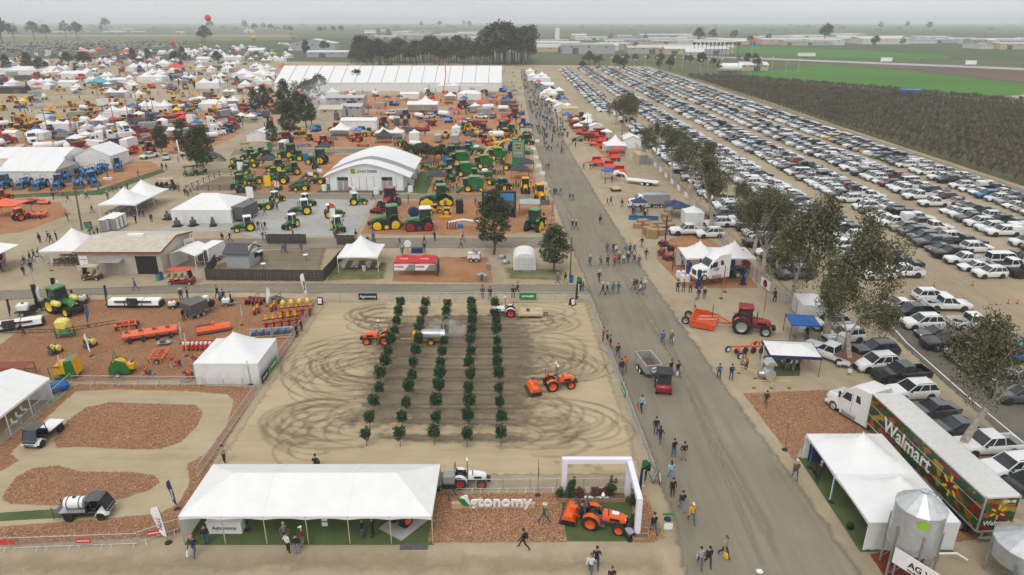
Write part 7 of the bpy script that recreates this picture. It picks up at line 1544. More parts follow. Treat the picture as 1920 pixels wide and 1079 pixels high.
# ==== middle: sheds, yards and the green machines
def dim(x0,x1,yb,ratio=1.0):
 m=MPP(yb);D=P(960,yb).y;tot=(x1-x0)*m;X=abs((x0+x1)/2-960)*m;w=tot/(1+ratio*X/D)
 xm=((x0-960)*m+w/2)if(x0+x1)/2<960 else((x1-960)*m-w/2)
 return w,xm,D
P_=house(12.2,9.8,3.5,.9,'x','tan_metal','roof_tan',False,0);q=MB('tan_metal')
for i in range(40):x=-6.1+12.2*(i+.5)/40;q.b2(x-.03,x+.03,-4.94,-4.9,.05,3.3)
P_.append(('cladding_ribs',q,0,'stuff'));q=MB('black');q.b2(2.3,5.4,-4.96,-4.85,.02,2.8);P_+=[('doorway',q,0)];q=MB('brick_red');q.b2(-6.5,6.5,-5.3,-5.24,3.3,3.55);P_+=[('fascia',q,1)];
for s_ in(-1,1):q=MB('brick_red');q.box((6.47,s_*2.62,3.98),(.08,5.35,.22),rx=-s_*.181);P_+=[('barge_board',q,1)]
q=MB('white');q.b2(-.9,1.6,-.4,.4,4.45,4.75);P_+=[('ridge_vent',q,1)];q=MB('galv');q.box((-1.1,-5.6,2.35),(3.4,1.5,.06),rx=.15);q.cyl((-2.7,-6.2,0),(-2.7,-6.2,2.2),.03,n=4);q.cyl((.5,-6.2,0),(.5,-6.2,2.2),.03,n=4);P_+=[('awning',q,0)];q=MB('white');q.b2(-5.9,-4.7,-4.99,-4.94,1.2,2.9);P_+=[('poster',q,0)];t=marks(7,.26,'canvas_red');t.v=[(x-5.3,y-5.0,z+2.2)for x,y,z in t.v];P_+=[('lettering',t,0)]
for x,y in((-2.9,-2.6),(2.2,-2.6)):q=MB('trailer_white');q.box((x,y,3.99),(1.3,2.6,.04),rx=.181);P_+=[('skylight',q,1)]
put('metal_shed',P_,'tan metal shed with ribbed walls, red trim and dark open doorway','shed',(-57.8,100.2,0),occ=7)
q=MB('white');q.b2(-1.0,1.0,-.03,.03,1.6,3.0);t=marks(8,.26,'navy');t.v=[(x,y-.04,z+2.2)for x,y,z in t.v];P_=[('board',q,None),('lettering',t,0),('posts',MB('steel').b2(-.9,-.85,.04,.1,0,2.9).b2(.85,.9,.04,.1,0,2.9),None)];put('wall_sign',P_,'white lettered sign beside the end wall of the tan shed','sign',(-51.2,103.5,0),D_(65))
put('picnic_tent',peak_tent(7.4,6.6,1,1,2.6,2.7,'',pw=1.7),'white peaked tent over dark picnic tables beside the tan shed','tent',(-68.0,101.6,0),occ=4)
for i in range(6):put('picnic_table',picnic_table('old_wood'),'dark wooden picnic table under the peaked tent by the shed','table',(-70.2+(i%3)*2.1,99.6+(i//3)*2.4,0),0,group='picnic tables by the shed')
P_=gable_tent(4.2,4.5,2.4,.7,'y','w',2,legs=True);put('awning_tent',P_,'small white canopy with hanging sides at the end of the shed','canopy',(-49.2,99.3,0),D_(-8));put('food_trailer',box_trailer(4.6,2.1,2.1,'white',.5,2),'white enclosed trailer behind the small canopy at the shed','trailer',(-47.0,101.5,0),D_(80),occ=2.5)
put('golf_cart',utility_cart('rust_steel',2,'tan_cloth'),'brown golf cart with tan roof in front of the picnic tent','golf cart',xy(173,524),D_(180),1.1);put('golf_cart',utility_cart('red',3,'bright_red'),'long red golf cart with red roof driving on the lane','golf cart',xy(343,532),0,1.15)
for px,py,c,t_ in((74,493,'plastic','white litter bin at the corner of the picnic tent'),(151,508,'plastic','white litter bin between picnic tent and shed'),(297,526,'teal','teal litter bin beside the shed doorway'),(303,524,'blue','blue litter bin beside the shed doorway'),(162,428,'teal','teal litter bin at the foot of the utility pole'),(170,427,'mid_grey','grey litter bin near the utility pole'),(683,508,'plastic','white litter bin under the peaked tent by the yard'),(707,482,'plastic','white litter bin behind the peaked tent by the yard'),(1071,530,'blue','blue litter bin near the timber pole at the road'),(916,506,'silver','grey steel drum on the mulch beside the red canopies'),(899,527,'silver','grey steel drum at the front of the red canopy mulch'),(905,525,'silver','second grey steel drum at the front of the red canopy mulch'),(910,528,'silver','third grey steel drum at the front of the red canopy mulch'),(155,372,'plastic','white litter bin at the corner of the blue tractor display')):
 put('litter_bin',bin_(c,c if c=='silver' else 'black'),t_,'bin',xy(px,py),0,1.15)
P_=[]
def plank_run(a,b,n_over=None):
 a,b=Vector(a),Vector(b);L=(b-a).length;n=int(L/.2);ang=math.atan2(b.y-a.y,b.x-a.x)
 return a,b,n,ang
fr=MB('old_wood');pl=[]
runs=[((-44.3,92.6),(-27.2,92.2)),((-44.3,92.6),(-45.6,99.6)),((-41.2,110),(-34.6,110)),((-29.4,109.4),(-26.3,109.4)),((-26.3,109.4),(-27.2,92.2))]
PLK=MB('old_wood').b2(-.095,.095,-.012,.012,.04,1.75);plk=PLK.mesh('plank');yard=tag(link('plank_fence',None,None,(0,0,0)),'dark weathered plank fence enclosing the yard by the booth','fence');cnt=0
for r_ in runs:
 a,b,n,ang=plank_run(*r_)
 for i in range(n):
  p=a.lerp(b,(i+.5)/n);cnt+=1;o=link('plank',plk,yard,(p.x+rnd.uniform(-.01,.01),p.y+rnd.uniform(-.01,.01),rnd.uniform(-.03,.03)),ang)
 for z in(.4,1.4):q=MB('old_wood');q.box(((a.x+b.x)/2,(a.y+b.y)/2+(.04 if abs(math.cos(ang))>.7 else 0),z),((b-a).length,.06,.08),rz=ang);link('fence_rail',q.mesh('fence_rail'),yard)
spx('bark_yard',[(405,497),(470,470),(615,464),(604,510),(400,512)],.014,'dark_soil',1.0)
P_=house(3.6,3.4,2.4,.9,'x','siding','shingle',False,0);q=MB('white');q.b2(1.82,1.9,-1.4,1.3,2.2,3.4);P_+=[('sign_board',q,0)];q=MB('white');q.b2(1.82,2.7,.2,1.5,1.95,2.0);P_+=[('counter_flap',q,0)];t=marks(6,.42,'yellow');t.v=[(1.92-y,x-.05,z+2.6)for x,y,z in t.v];P_+=[('lettering',t,2)];q=MB('black');q.b2(1.8,1.83,.2,1.5,1.0,1.9);P_+=[('hatch',q,0)]
put('ticket_booth',P_,'small grey sided booth with dark shingle roof and lettered signs','booth',(-41.4,99.6,0),D_(-6),occ=3)
put('dining_tent',peak_tent(6.0,6.4,1,1,2.5,2.4,'',pw=1.7),'white peaked tent over dining tables next to the plank yard','tent',(-22.9,99.0,0),occ=4)
for i in range(3):
 put('dining_table',table(2.4,'rust_steel'),'brown dining table under the peaked tent by the yard','table',(-24.8+1.9*i,98.2,0),D_(90),group='dining tables by the yard')
 for k in range(6):put('folding_chair',chair('white'),'white folding chair at a dining table under the peaked tent','chair',(-24.8+1.9*i+(.62 if k%2 else-.62),97.3+.85*(k//2),0),D_(180 if k%2 else 0),group='dining chairs by the yard')
for px,py in((495,507),(574,490)):put('cocktail_table',[('top',MB('white',True).lathe([(.4,1.05),(.4,1.09)],(0,0,0),14),None),('stem',MB('dark_grey').cyl((0,0,0),(0,0,1.05),.04,n=6),None),('foot',MB('dark_grey').lathe([(.25,0),(.05,.05)],(0,0,0),10),None)],'round white cocktail table standing in the bark yard','table',xy(px,py),group='cocktail tables')
for i,x in enumerate((762,800)):
 o=P(x,512);P_=popup(3.1,3.1,'red_fabric','red_fabric',2.2,.75);t=marks(5,.42,'white');t.v=[(a,b-1.2,c_*.6+2.55)for a,b,c_ in t.v];P_+=[('lettering',t,0)];q=MB('white');q.b2(-1.5,1.5,-1.56,-1.53,.95,1.9);P_+=[('front_panel',q)];t=marks(5,.46,'canvas_red','LEFT');t.v=[(a-1.4,b-1.57,c_+1.35)for a,b,c_ in t.v];P_.append(('lettering',t,len(P_)-1));q=MB('mid_grey');q.prism([(0,.97),(.7,1.85),(1.48,1.85),(1.48,.97)],-1.575,-1.562);P_.append(('printed_panel',q,len(P_)-2))
 put('red_canopy',P_,('red lettered canopy with printed front panel, on the yard side','red lettered canopy with printed front panel, next to the dark side banner')[i],'canopy',(o.x,o.y,0),occ=2)
banner((P(822,515).x,P(822,515).y,0),2.8,2.1,'navy','','white','dark blue side banner at the end of the red canopies',D_(88),.1)
q=box_trailer(1.9,.9,1.2,'white',.5,2);q.append(('lid',MB('mid_grey').box((-.2,0,1.65),(1.0,1.0,.06),ry=-.5),0));put('generator_trailer',q,'small white generator trailer with raised lid on the mulch','trailer',xy(889,490),D_(175))
put('info_stand',[('board',MB('white',True).cyl((0,-.06,1.5),(0,.06,1.5),.6,n=14),None),('pole',MB('dark_grey').cyl((0,0,0),(0,0,1.2),.04,n=5),None),('table',MB('navy').b2(.6,2.4,-.4,.4,0,.8),None)],'round white sign and draped table behind the red canopies','stand',xy(765,474))
P_=[];prof=[(-1.65,0),(-1.65,1.6)]+[(-1.65*math.cos(a),1.6+1.0*math.sin(a))for a in[math.pi*i/10 for i in range(1,10)]]+[(1.65,1.6),(1.65,0)];q=MB('plastic',True);q.prism(prof,-1.5,2.6);P_+=[('shell',q)];q=MB('white')
for i in range(9):y=-1.38+3.9*i/8;q.prism([(a*1.012,b*1.012)for a,b in prof],y-.05,y+.05)
P_.append(('ribs',q,0,'stuff'));q=MB('siding')
for i in range(14):x=-1.5+3.0*(i+.5)/14;q.b2(x-.02,x+.02,-1.56,-1.52,.05,2.0)
P_.append(('front_ribs',q,0,'stuff'));put('arched_shed',P_,'small arched corrugated metal shed between two pines','shed',(1.9,98.4,0),0,1.0,occ=2.5)
pn=[proto(('pine',i),lambda i=i:pine(30+i,10.2,3.2))for i in range(3)]
put('pine_tree',pn[0],'tall dark pine standing in front of the black screen','tree',(-2.9,104.3,0),0,1.02,occ=2);put('pine_tree',pn[1],'shorter rounded pine beside the arched shed and timber pole','tree',(6.3,96.3,0),1,(.86,.86,.68),occ=2)
for px,py,t_ in((940,485,'small grey pile of gear under the tall pine'),(947,495,'heap of blue and white bags beside the arched shed')):put('gear_heap',[('bags',MB('silver',True).rbox((0,0,.3),(.9,.6,.6),.15).rbox((.5,.3,.2),(.5,.5,.4),.1,mat='blue'),None),('handle',MB('dark_grey').tube([(-.4,0,.5),(-.6,0,1.0),(-.2,0,1.0)],.02,4),None)],t_,'bags',xy(px,py))
put('timber_pole',pole(5.9,.12),'plain timber pole at the roadside beside the rounded pine','pole',(8.6,94.8,0));put('utility_pole',pole(8.6,.16,'bark',False),'leaning utility pole beside the portable toilets','pole',xy(154,432),0);bpy.data.objects['utility_pole'].rotation_euler=(0,D_(3),0)
for px,py,h,t_ in((1190,258,11,'timber pole beside the red implements on the road edge'),(1165,275,9,'bare pole beside the closed white tent'),(1100,260,8,'thin pole in front of the red poster')):put('timber_pole',pole(h,.12),t_,'pole',xy(px,py))
put('white_marquee',hip_tent(11.0,9.8,2.6,2.0,'nsew',4,ridge=4.0,leg_c='white'),'closed white hip-roofed marquee beside the black trailer','tent',(-57.4,127.3,0),occ=7)
put('black_trailer',box_trailer(5.4,2.4,2.3,'dark_grey',.5,2),'black enclosed trailer at the side of the closed marquee','trailer',xy(462,410),D_(80),occ=3)
put('dining_marquee',peak_tent(7.2,13.5,1,2,2.6,2.6,'',pw=1.7),'long white two-peaked tent over dining rows behind the toilets','tent',(-75.0,133.2,0),occ=6)
for i in range(8):put('picnic_table',picnic_table('dark_grey'),'dark table in the rows under the two-peaked dining tent','table',(-77.2+(i%2)*3.2,128.2+(i//2)*2.9,0),D_(90),1.3,group='tables under the dining tent')
for i in range(7):put('portable_toilet',porta_potty('mid_grey','white'),'grey portable toilet with white roof in the row by the utility pole','toilet',(P(205,434).x-.6+(i%2)*1.25,P(205,434).y+1.3*(i//2)+(i%2)*.9,0),D_(90),1.05,group='portable toilets')
for i,(px,py)in enumerate(((333,425),(363,424),(400,424),(315,412))):put('pump_skid',[('pump',MB('dark_grey',True).rbox((0,0,.7),(1.0,.8,.9),.12).cyl((0,0,1.1),(0,0,1.7),.2,n=8),None),('skid',MB('black').b2(-.8,.8,-.6,.6,0,.25),None)],'dark pump unit on a skid in front of the closed marquee','pump',xy(px,py),i,group='pump units at the marquee')
o=P(-22,506);q=MB('pink',True);q.rbox((0,0,1.5),(6.0,2.4,2.4),.4);q2=MB('white');q2.box((0,-1.5,3.1),(6.4,3.6,.1),rx=.12);q3=MB('black')
for x in(-1.2,1.4):q3.lathe([(.02,-.02),(.6,-.02),(.6,.02),(.02,.02)],(x,-1.22,1.6),14,None,'y')
P_=[('body',q,None),('awning',q2,None),('windows',q3,0)]
for x in(-1.5,1.5):add_wheel(P_,(x,-1.05,.36),.36,.22,'silver')
put('food_truck',P_,'pink food trailer with white awning and round dark windows','trailer',(o.x,o.y,0),D_(90),occ=3)
P_=[];w,d=16.2,20.5;h0,hr=3.5,3.1
arc=lambda x:h0+hr*(1-abs(x/(w/2+1.6))**1.45);xs=[-(w/2+1.6)+(w+3.2)*i/14 for i in range(15)]
q=MB('vinyl',True)
for a,b in zip(xs,xs[1:]):q.quad((a,-d/2-.6,arc(a)-.35),(b,-d/2-.6,arc(b)-.35),(b,d/2,arc(b)),(a,d/2,arc(a)))
P_+=[('roof',q)];q=MB('mid_grey')
for a,b in zip(xs,xs[1:]):ya,yb=-d*.28,-d*.12;f=lambda x,y:arc(x)-.35*(d/2-y)/(d+.6)+.03;q.quad((a,ya,f(a,ya)),(b,ya,f(b,ya)),(b,yb,f(b,yb)),(a,yb,f(a,yb)))
P_+=[('roof_window_band',q,0)];q=MB('vinyl_wall')
for a,b in zip(xs[1:-1],xs[2:-1]):q.quad((a,-d/2,3.2),(b,-d/2,3.2),(b,-d/2,arc(b)-.36),(a,-d/2,arc(a)-.36))
P_+=[('gable_front',q)];gi=2;q=MB('white');q.b2(-w/2,w/2,-d/2+.02,d/2,.25,3.3);P_+=[('wall',q)];q=MB('dark_grey');q.b2(-w/2-.6,w/2+.6,-d/2-1.0,d/2,.0,.25);P_+=[('floor_deck',q)]
for i in range(11):q=MB('mid_grey');x=-w/2+w*i/10;q.b2(x-.04,x+.04,-d/2-.03,-d/2+.02,.25,3.25);P_+=[('mullion',q,3)]
for x0 in(-w*.32,w*.28):
 q=MB('glass');q.b2(x0-1.15,x0+1.15,-d/2-.02,-d/2+.02,2.45,3.2);P_+=[('transom_window',q,3)]
 for s_ in(-1,1):q=MB('silver');q.b2(x0+s_*.6-.5,x0+s_*.6+.5,-d/2-.04,-d/2+.01,.3,2.4);P_+=[('door',q,3)]
q=MB('deere_yellow');q.b2(-3.3,-2.3,-d/2-.06,-d/2-.02,4.0,5.0);P_+=[('emblem',q,gi)];DEER=[(-.42,-.1),(-.25,.02),(-.1,.12),(.08,.12),(.2,.22),(.22,.36),(.3,.3),(.42,.22),(.3,.14),(.3,0),(.42,-.14),(.36,-.16),(.2,-.04),(-.06,0),(-.24,-.1),(-.36,-.26),(-.42,-.24),(-.34,-.1)]
q=MB('green');q.b2(-3.22,-2.38,-d/2-.07,-d/2-.061,4.08,4.92);P_+=[('emblem_field',q,gi)];q=MB('deere_yellow');q.prism([(-2.8+a*.85,4.5+b*.85)for a,b in DEER],-d/2-.09,-d/2-.071);P_+=[('deer',q,gi)]
t=text_mb('JOHN DEERE',.78,'dark_grey',.02,.008,'LEFT');t.v=[(x-2.0,y-d/2-.06,z+4.2)for x,y,z in t.v];P_+=[('lettering',t,gi)]
put('dealer_pavilion',P_,'large white pavilion with curved roof and yellow deer emblem','pavilion',(-31.9,158.3,0),occ=13)
for i,(px,py)in enumerate(((609,358),(617,345),(706,364),(770,360),(772,348),(777,335),(783,325),(663,362))):put('white_box',[('case',MB('white').b2(-.5,.5,-.45,.45,0,1.2),None),('lid',MB('plastic').b2(-.53,.53,-.48,.48,1.2,1.28),0)],'white utility box beside the curved-roof pavilion','box',xy(px,py),group='white boxes by the pavilion')
q=MB('black');q.b2(-3.4,3.4,-.5,.5,1.7,5.4);q.b2(-3.3,-2.9,-.5,.5,0,1.7);q.b2(2.9,3.3,-.5,.5,0,1.7);q.b2(-2.9,2.9,.2,.4,0,1.7);q2=MB('screen_blue');q2.b2(-3.0,3.0,-.52,-.5,3.4,5.1);q3=MB('dark_grey');q3.b2(-3.0,3.0,-.525,-.5,2.2,3.4);q3.prism([(-3,3.4),(0,3.9),(3,3.5),(3,3.4)],-.53,-.521)
put('video_wall',[('housing',q,None),('sky_picture',q2,0),('land_picture',q3,0)],'large black video screen showing a landscape behind the tall pine','screen',xy(936,408),0,.95,occ=3)
q=MB('sign_green');q.b2(-1.6,1.6,-.6,.6,0,6.6);q2=MB('mid_grey');q2.b2(-1.4,1.4,-.64,-.6,2.4,6.4);q3=MB('deere_yellow');q3.b2(-.8,.8,-.68,-.64,4.4,6.0);q4=MB('green');q4.b2(-.68,.68,-.69,-.681,4.52,5.88);q5=MB('deere_yellow');q5.prism([(a*1.35,5.2+b*1.35)for a,b in DEER],-.72,-.691);t=text_mb('JOHN DEERE',.36,'white',.02,.006);t.v=[(x,y-.66,z+3.4)for x,y,z in t.v]
put('tower_sign',[('tower',q,None),('face_panel',q2,0),('emblem',q3,0),('emblem_field',q4,0),('deer',q5,0),('lettering',t,0)],'tall green dealer tower sign with yellow deer emblem','sign',xy(972,312),D_(-6),1.0,occ=2)
GT=lambda s=1.3,**k:proto(('gt',s,tuple(sorted(k.items()))),lambda:tractor('green','deere_yellow',s,**k))
def green(px,py,a,t_,s=1.3,single=False,**k):put('green_tractor',GT(s,**k),t_,'tractor',xy(px,py),D_(a),occ=1.8*s,group=None)
cw=dict(cab='white',roof='white');cb=dict(cab='black',roof='green')
green(464,433,205,'green tractor with white cab by the black trailer',1.15,**cw);green(548,427,-110,'green tractor with white cab facing the lane on the gravel pad',1.05,**cw);green(570,402,200,'green tractor with white cab in the middle of the gravel pad',1.25,**cw);green(622,408,20,'green tractor with white cab near the orange feather flag',1.1,**cw);green(634,432,-60,'green tractor with white cab behind the orange and white flag',1.1,**cw);green(668,384,15,'green tractor with white cab in front of the pavilion steps',1.05,**cw);green(575,385,-20,'green tractor with white cab behind the middle one on gravel',1.0,**cw);green(518,380,60,'green tractor with flag beside it at the gravel pad edge',1.0,**cw);put('antique_tractor',tractor('green','deere_yellow',1.0,rops=False,lug=True),'old open green tractor without cab beside the black trailer','tractor',xy(502,393),D_(180))
green(733,427,195,'big green crawler tractor with yellow drive wheels',1.75,tracks=2,**cb);green(825,384,185,'large green four-track tractor on the mulch before the harvesters',1.75,tracks=4,**cb);green(1003,430,70,'green half-track tractor facing away beside the grey canopy',1.6,tracks=3,**cb)
put('crawler_tractor',tractor('green','red',1.7,'black','white',tracks=2),'dark green crawler tractor with red track wheels','tractor',xy(795,430),D_(190),occ=3);put('crawler_tractor',tractor('red','dark_grey',1.65,'black','red',tracks=4),'red four-track tractor facing the lane by the mulch edge','tractor',xy(732,388),D_(-100),occ=3);put('compact_dozer',dozer(),'small yellow dozer with wide blade between the crawlers','dozer',xy(838,408),D_(-90),.7);put('blue_reel',[('reel',MB('navy',True).lathe([(.5,-.6),(1.0,-.5),(1.0,.5),(.5,.6)],(0,0,1.1),16,None,'y'),None),('frame',MB('blue').b2(-1,1,-.8,.8,0,.2),None)],'round blue reel machine behind the crawler with red wheels','machine',xy(776,408),.4);put('yellow_loader',wheel_loader(),'yellow loader behind the dark green crawler','loader',xy(815,400),D_(20),.6)
q=MB('white');q.tube([(-2.6,0,1.0),(0,0,1.6),(3.4,0,1.2)],.22,5);q2=MB('black')
for i in range(4):q2.tube([(-2.6+.5*i,-.6,1.2),(-2.7+.5*i,-1.2,.7),(-2.6+.5*i,-1.0,.05)],.1,5)
put('ripper',[('beam',q,None),('shanks',q2,None),('stand',MB('blue').b2(-.9,.0,-.4,.4,0,.8),None)],'white ripper with black shanks lying near the tall pine','implement',xy(868,428),D_(-5));put('disc_stack',row_frame(2.6,'red','dark_steel',6,'disc',1.4),'red disc implement behind the big green crawler','implement',xy(708,400),D_(70));put('tyre_stack',[('tyres',MB('rubber',True).cyl((0,0,0),(0,0,2.6),.75,n=14),None)],'tall stack of black rubber belts near the yellow dozer','tyres',xy(862,400))
for px,py,a,t_,s,k in((545,298,160,'large green tractor with front loader position behind the pavilion tents',1.7,cb),(560,302,180,'small green tractor between two large ones',1.2,cb),(600,308,170,'large green tractor beside the blue poster',1.7,cb),(522,322,180,'green tractor with green mower at the mulch edge',1.3,cb),(552,328,200,'green loader tractor in the middle of the mulch',1.3,dict(loader='green',**cb)),(530,345,180,'green tractor with loader beside the yellow poster',1.25,dict(loader='green',**cb)),(482,345,200,'green compact tractor at the fence corner',1.1,dict(loader='green')),(588,336,190,'green compact tractor with open station near the pavilion',1.05,dict(loader='green')),(570,358,180,'green compact tractor beside the lane and turf',1.05,dict(loader='green')),(470,300,180,'green tractor at the far corner of the mulch',1.2,cb),(600,345,175,'green compact tractor beside the turf strip',1.0,dict(loader='green')),(460,330,190,'green tractor by the black rail fence',1.1,cb),(448,318,175,'dark green utility tractor near the bleachers',1.1,cb)):
 green(px,py,a,t_,s,**k)
for px,py,a,t_,sp in((868,330,200,'green harvester with folded header beside the dark canopy',False),(905,315,195,'green forage harvester with tall yellow spout',True),(885,358,185,'green harvester at the lane corner',False),(930,300,190,'green forage harvester beside the tower sign',True),(860,308,200,'green harvester behind the olive trees',False)):put('green_harvester',combine('green','deere_yellow',sp),t_,'harvester',xy(px,py),D_(a),.85,occ=3.5)
put('field_sprayer',high_sprayer(),'tall green self-propelled sprayer behind the harvesters','sprayer',xy(905,340),D_(190),.9,occ=3);put('field_sprayer',high_sprayer(),'tall green self-propelled sprayer near the video screen','sprayer',xy(890,292),D_(170),.9,occ=3)
for px,py,t_ in((609,290,'dark canopy with yellow emblem among the large green tractors'),(503,315,'dark canopy with yellow emblem near the rail fence'),(822,347,'dark peaked canopy beside the turf strip'),(865,303,'dark canopy with yellow emblem behind the olive trees'),(975,335,'dark canopy with yellow emblem beside the tower sign'),(985,322,'second dark canopy behind the tower sign')):put('dark_canopy',popup(4.2,4.2,'dark_fabric',eave=2.4,ph=1.1),t_,'canopy',xy(px,py),0,occ=2)
put('grey_canopy',popup(4.0,4.0,'silver',eave=2.3,ph=.7),'pale grey canopy beside the half-track tractor','canopy',xy(993,400));put('yellow_tractor',tractor('yellow','yellow',1.4,'black','yellow',loader='yellow'),'yellow loader tractor at the road corner','tractor',xy(1012,375),D_(-80),occ=2);put('yellow_tractor',tractor('yellow','yellow',1.3,'black','yellow'),'yellow tractor behind the grey canopy','tractor',xy(985,360),D_(-90),occ=2)
for i,(px,py)in enumerate(((770,300),(785,302),(800,298),(815,303),(828,300),(790,295))):put('potted_olive',proto(('olive',i%2),lambda i=i:broadleaf(90+i%2,4.2,2.4,'leaf_olive',60,.2,20)),'grey-green olive tree in the grove beside the pavilion','tree',xy(px,py),i,1.0,group='olive trees by the pavilion',occ=2)
for i,(px,py,c1,t_)in enumerate(((575,308,'blue','blue poster stand in front of the large green tractor'),(503,352,'deere_yellow','yellow and grey poster stand near the loader tractors'),(452,325,'white','white poster stand at the rail fence'),(836,312,'blue','blue poster stand beside the olive grove'),(507,285,'sign_green','green poster stand behind the mulch'),(470,375,'white','white lettered board on a dark post by the lane'))):
 put('poster_stand',[('panel',MB(c1).b2(-.6,.6,-.05,.05,.3,2.3),None),('feet',MB('dark_grey').b2(-.5,.5,-.3,.3,0,.08).b2(-.05,.05,-.04,.04,.08,.3),None)],t_,'sign',xy(px,py),0,1.2)
for i,(px,py)in enumerate(((995,300),(1000,318),(1005,335),(1011,350),(1015,372),(580,352),(597,345),(640,352),(1003,285))):put('dealer_flag',flag_pole(3.6,'white',1.3,.8),'small white dealer flag on a pole beside the green machines','flag',xy(px,py),D_(-20),group='white dealer flags')
put('national_flag',flag_pole(5.5,'white',2.0,1.2,'canvas_red'),'red and white striped flag on the gravel pad','flag',xy(517,388),D_(-40));put('feather_flag',feather_flag(5.0,'white','orange',w=1.0),'tall orange and white feather flag beside the gravel pad tractors','flag',xy(620,432),D_(30));put('feather_flag',feather_flag(3.8,'white','orange',w=.9),'orange and white feather flag near the pavilion steps','flag',xy(656,386),D_(60))
for px,py,t_ in((1036,405,'blue feather flag at the road corner by the half-track'),(1034,415,'blue and white feather flag below the other at the road corner')):put('feather_flag',feather_flag(3.4,'blue',None,w=.9),t_,'flag',xy(px,py),D_(80))
put('bleachers',bleachers('navy'),'dark blue metal grandstand beside the pine','grandstand',xy(420,298),D_(120),1.1,occ=4)
q=MB('black')
a_=[P(350,358),P(412,330),P(500,330),P(475,358),P(350,358)]
P_=[]
for u,w_ in zip(a_,a_[1:]):
 n=max(1,int((w_-u).length/2.4))
 for i in range(n+1):p=u.lerp(w_,i/n);q=MB('black');q.b2(p.x-.06,p.x+.06,p.y-.06,p.y+.06,0,1.2);P_+=[('fence_post',q)]
 for i in range(n):
  p,r_=u.lerp(w_,i/n),u.lerp(w_,(i+1)/n);q=MB('black');q.tube([(p.x,p.y,1.1),(r_.x,r_.y,1.1)],.04,4);q.tube([(p.x,p.y,.2),(r_.x,r_.y,1.1)],.03,4);q.tube([(p.x,p.y,1.1),(r_.x,r_.y,.2)],.03,4);P_+=[('rail',q)]
put('rail_fence',P_,'black crossed-rail fence round the small dirt pen','fence',(0,0,0));sheet('pen_ground',[P(*q)[:2]for q in((352,358),(413,331),(498,331),(474,358))],.012,'dark_soil',.5)
for px,py,t_ in((355,330,'dark green utility cart parked by the bleachers'),(372,328,'second dark green utility cart by the bleachers'),(460,285,'green utility cart behind the rail fence')):put('utility_cart',utility_cart('green',2,'black',True),t_,'utility vehicle',xy(px,py),D_(200),1.2)
put('golf_cart',utility_cart('black',3,'tan_cloth'),'long dark golf cart with tan roof near the dining tent','golf cart',xy(314,356),0,1.3)
put('blue_hall',gable_tent(26,11,3.2,1.8,'x','nsew',6),'long white hall tent behind the blue tractors','tent',(-125,176,0),occ=10);put('blue_hall',gable_tent(13,9,3.0,2.0,'x','nsw',3,door='e'),'white gabled hall with open end among the blue tractors','tent',(-111.5,160.5,0),occ=7);put('blue_hall',gable_tent(9,9,3.2,2.2,'y','nsew',2),'white hipped annex tent joined to the long hall','tent',(-106.5,178,0),occ=6)
BT=lambda**k:proto(('bt',tuple(sorted(k.items()))),lambda:tractor('blue','silver',1.25,loader='blue',**k))
for i,(px,py,a)in enumerate(((12,352,-80),(50,350,-85),(80,352,-85),(112,352,-70),(148,350,-60),(125,338,-60),(175,346,-50),(150,328,-40),(192,322,-80),(222,318,-60),(140,316,-60),(165,334,-50),(-5,352,-80),(175,330,-70))):
 k=dict(cab='blue')if i%3==0 else{}
 put('blue_tractor',BT(**k),f'blue loader tractor {"with cab" if k else "with open seat"} in the blue tractor display','tractor',xy(px,py),D_(a),occ=2,group='blue tractors on display')
put('logo_arm',[('arm',MB('blue').b2(-.2,.2,-.2,.2,.5,5.5).b2(-1.5,1.5,-.2,.2,5.5,6.3),None),('base',MB('white').b2(-1.6,1.6,-.6,.6,0,.8),None)],'blue lifted arm sign on a white base by the blue tractors','sign',xy(203,337),0,.6);put('popup_canopy',popup(4.2,4.2,'vinyl',eave=2.4,ph=1.3),'white canopy with dark emblem beside the blue tractor hall','canopy',xy(203,312),occ=2)
put('orange_canopy',popup(6.0,4.5,'orange',eave=2.5,ph=1.0),'orange canopy beside orange implements','canopy',xy(18,405),occ=3);put('trailed_mower',trailed_mower(5.0),'long orange tiller lying on the mulch by the orange canopy','mower',xy(62,408),D_(100),1.0);put('orange_implement',row_frame(2.6,'orange','dark_steel',4,'disc',1.4),'orange disc implement behind the long tiller','implement',xy(58,382),D_(80),1.1)
# ==== the crowded far showground
def tent_px(x0,x1,yb,kind='peak',nx=1,ratio=.9,label='',cloth='vinyl',eave=None,walls='nsew',single=None,name='show_tent',rise=None):
 w,xm,D=dim(x0,x1,yb,ratio);d=max(3.0,w*ratio);e=eave or min(3.2,max(2.2,w*.26));sg=yb<200 if single is None else single
 wl='vinyl_wall' if cloth=='vinyl' else cloth
 if kind=='peak':P_=peak_tent(w,d,nx,1,e,rise or max(1.0,min(3.2,w/nx*.34)),walls,cloth,wl,pw=1.7)
 elif kind=='gable':P_=gable_tent(w,d,e,rise or d*.18,'x',walls,None,cloth,wl)
 elif kind=='gabley':P_=gable_tent(w,d,e,rise or w*.18,'y',walls,None,cloth,wl)
 else:P_=hip_tent(w,d,e,rise or d*.22,walls,max(2,round(w/5)),ridge=d*.5,cloth=cloth,leg_c='white')
 put(name,P_,label,'tent',(xm,D+d/2,0),0,group=None,single=sg)
 k=max(1,round(w/d));
 for i in range(k):occupy(xm-w/2+w*(i+.5)/k,D+d/2,max(d,w/k)*.55)
put('exhibition_marquee',gable_tent(121,40,4.6,7.4,'x','nsew',17,seam=.2),'very long white exhibition marquee with many roof bays','tent',(-66,398,0))
for i in range(9):occupy(-120+13.5*i,394,15)
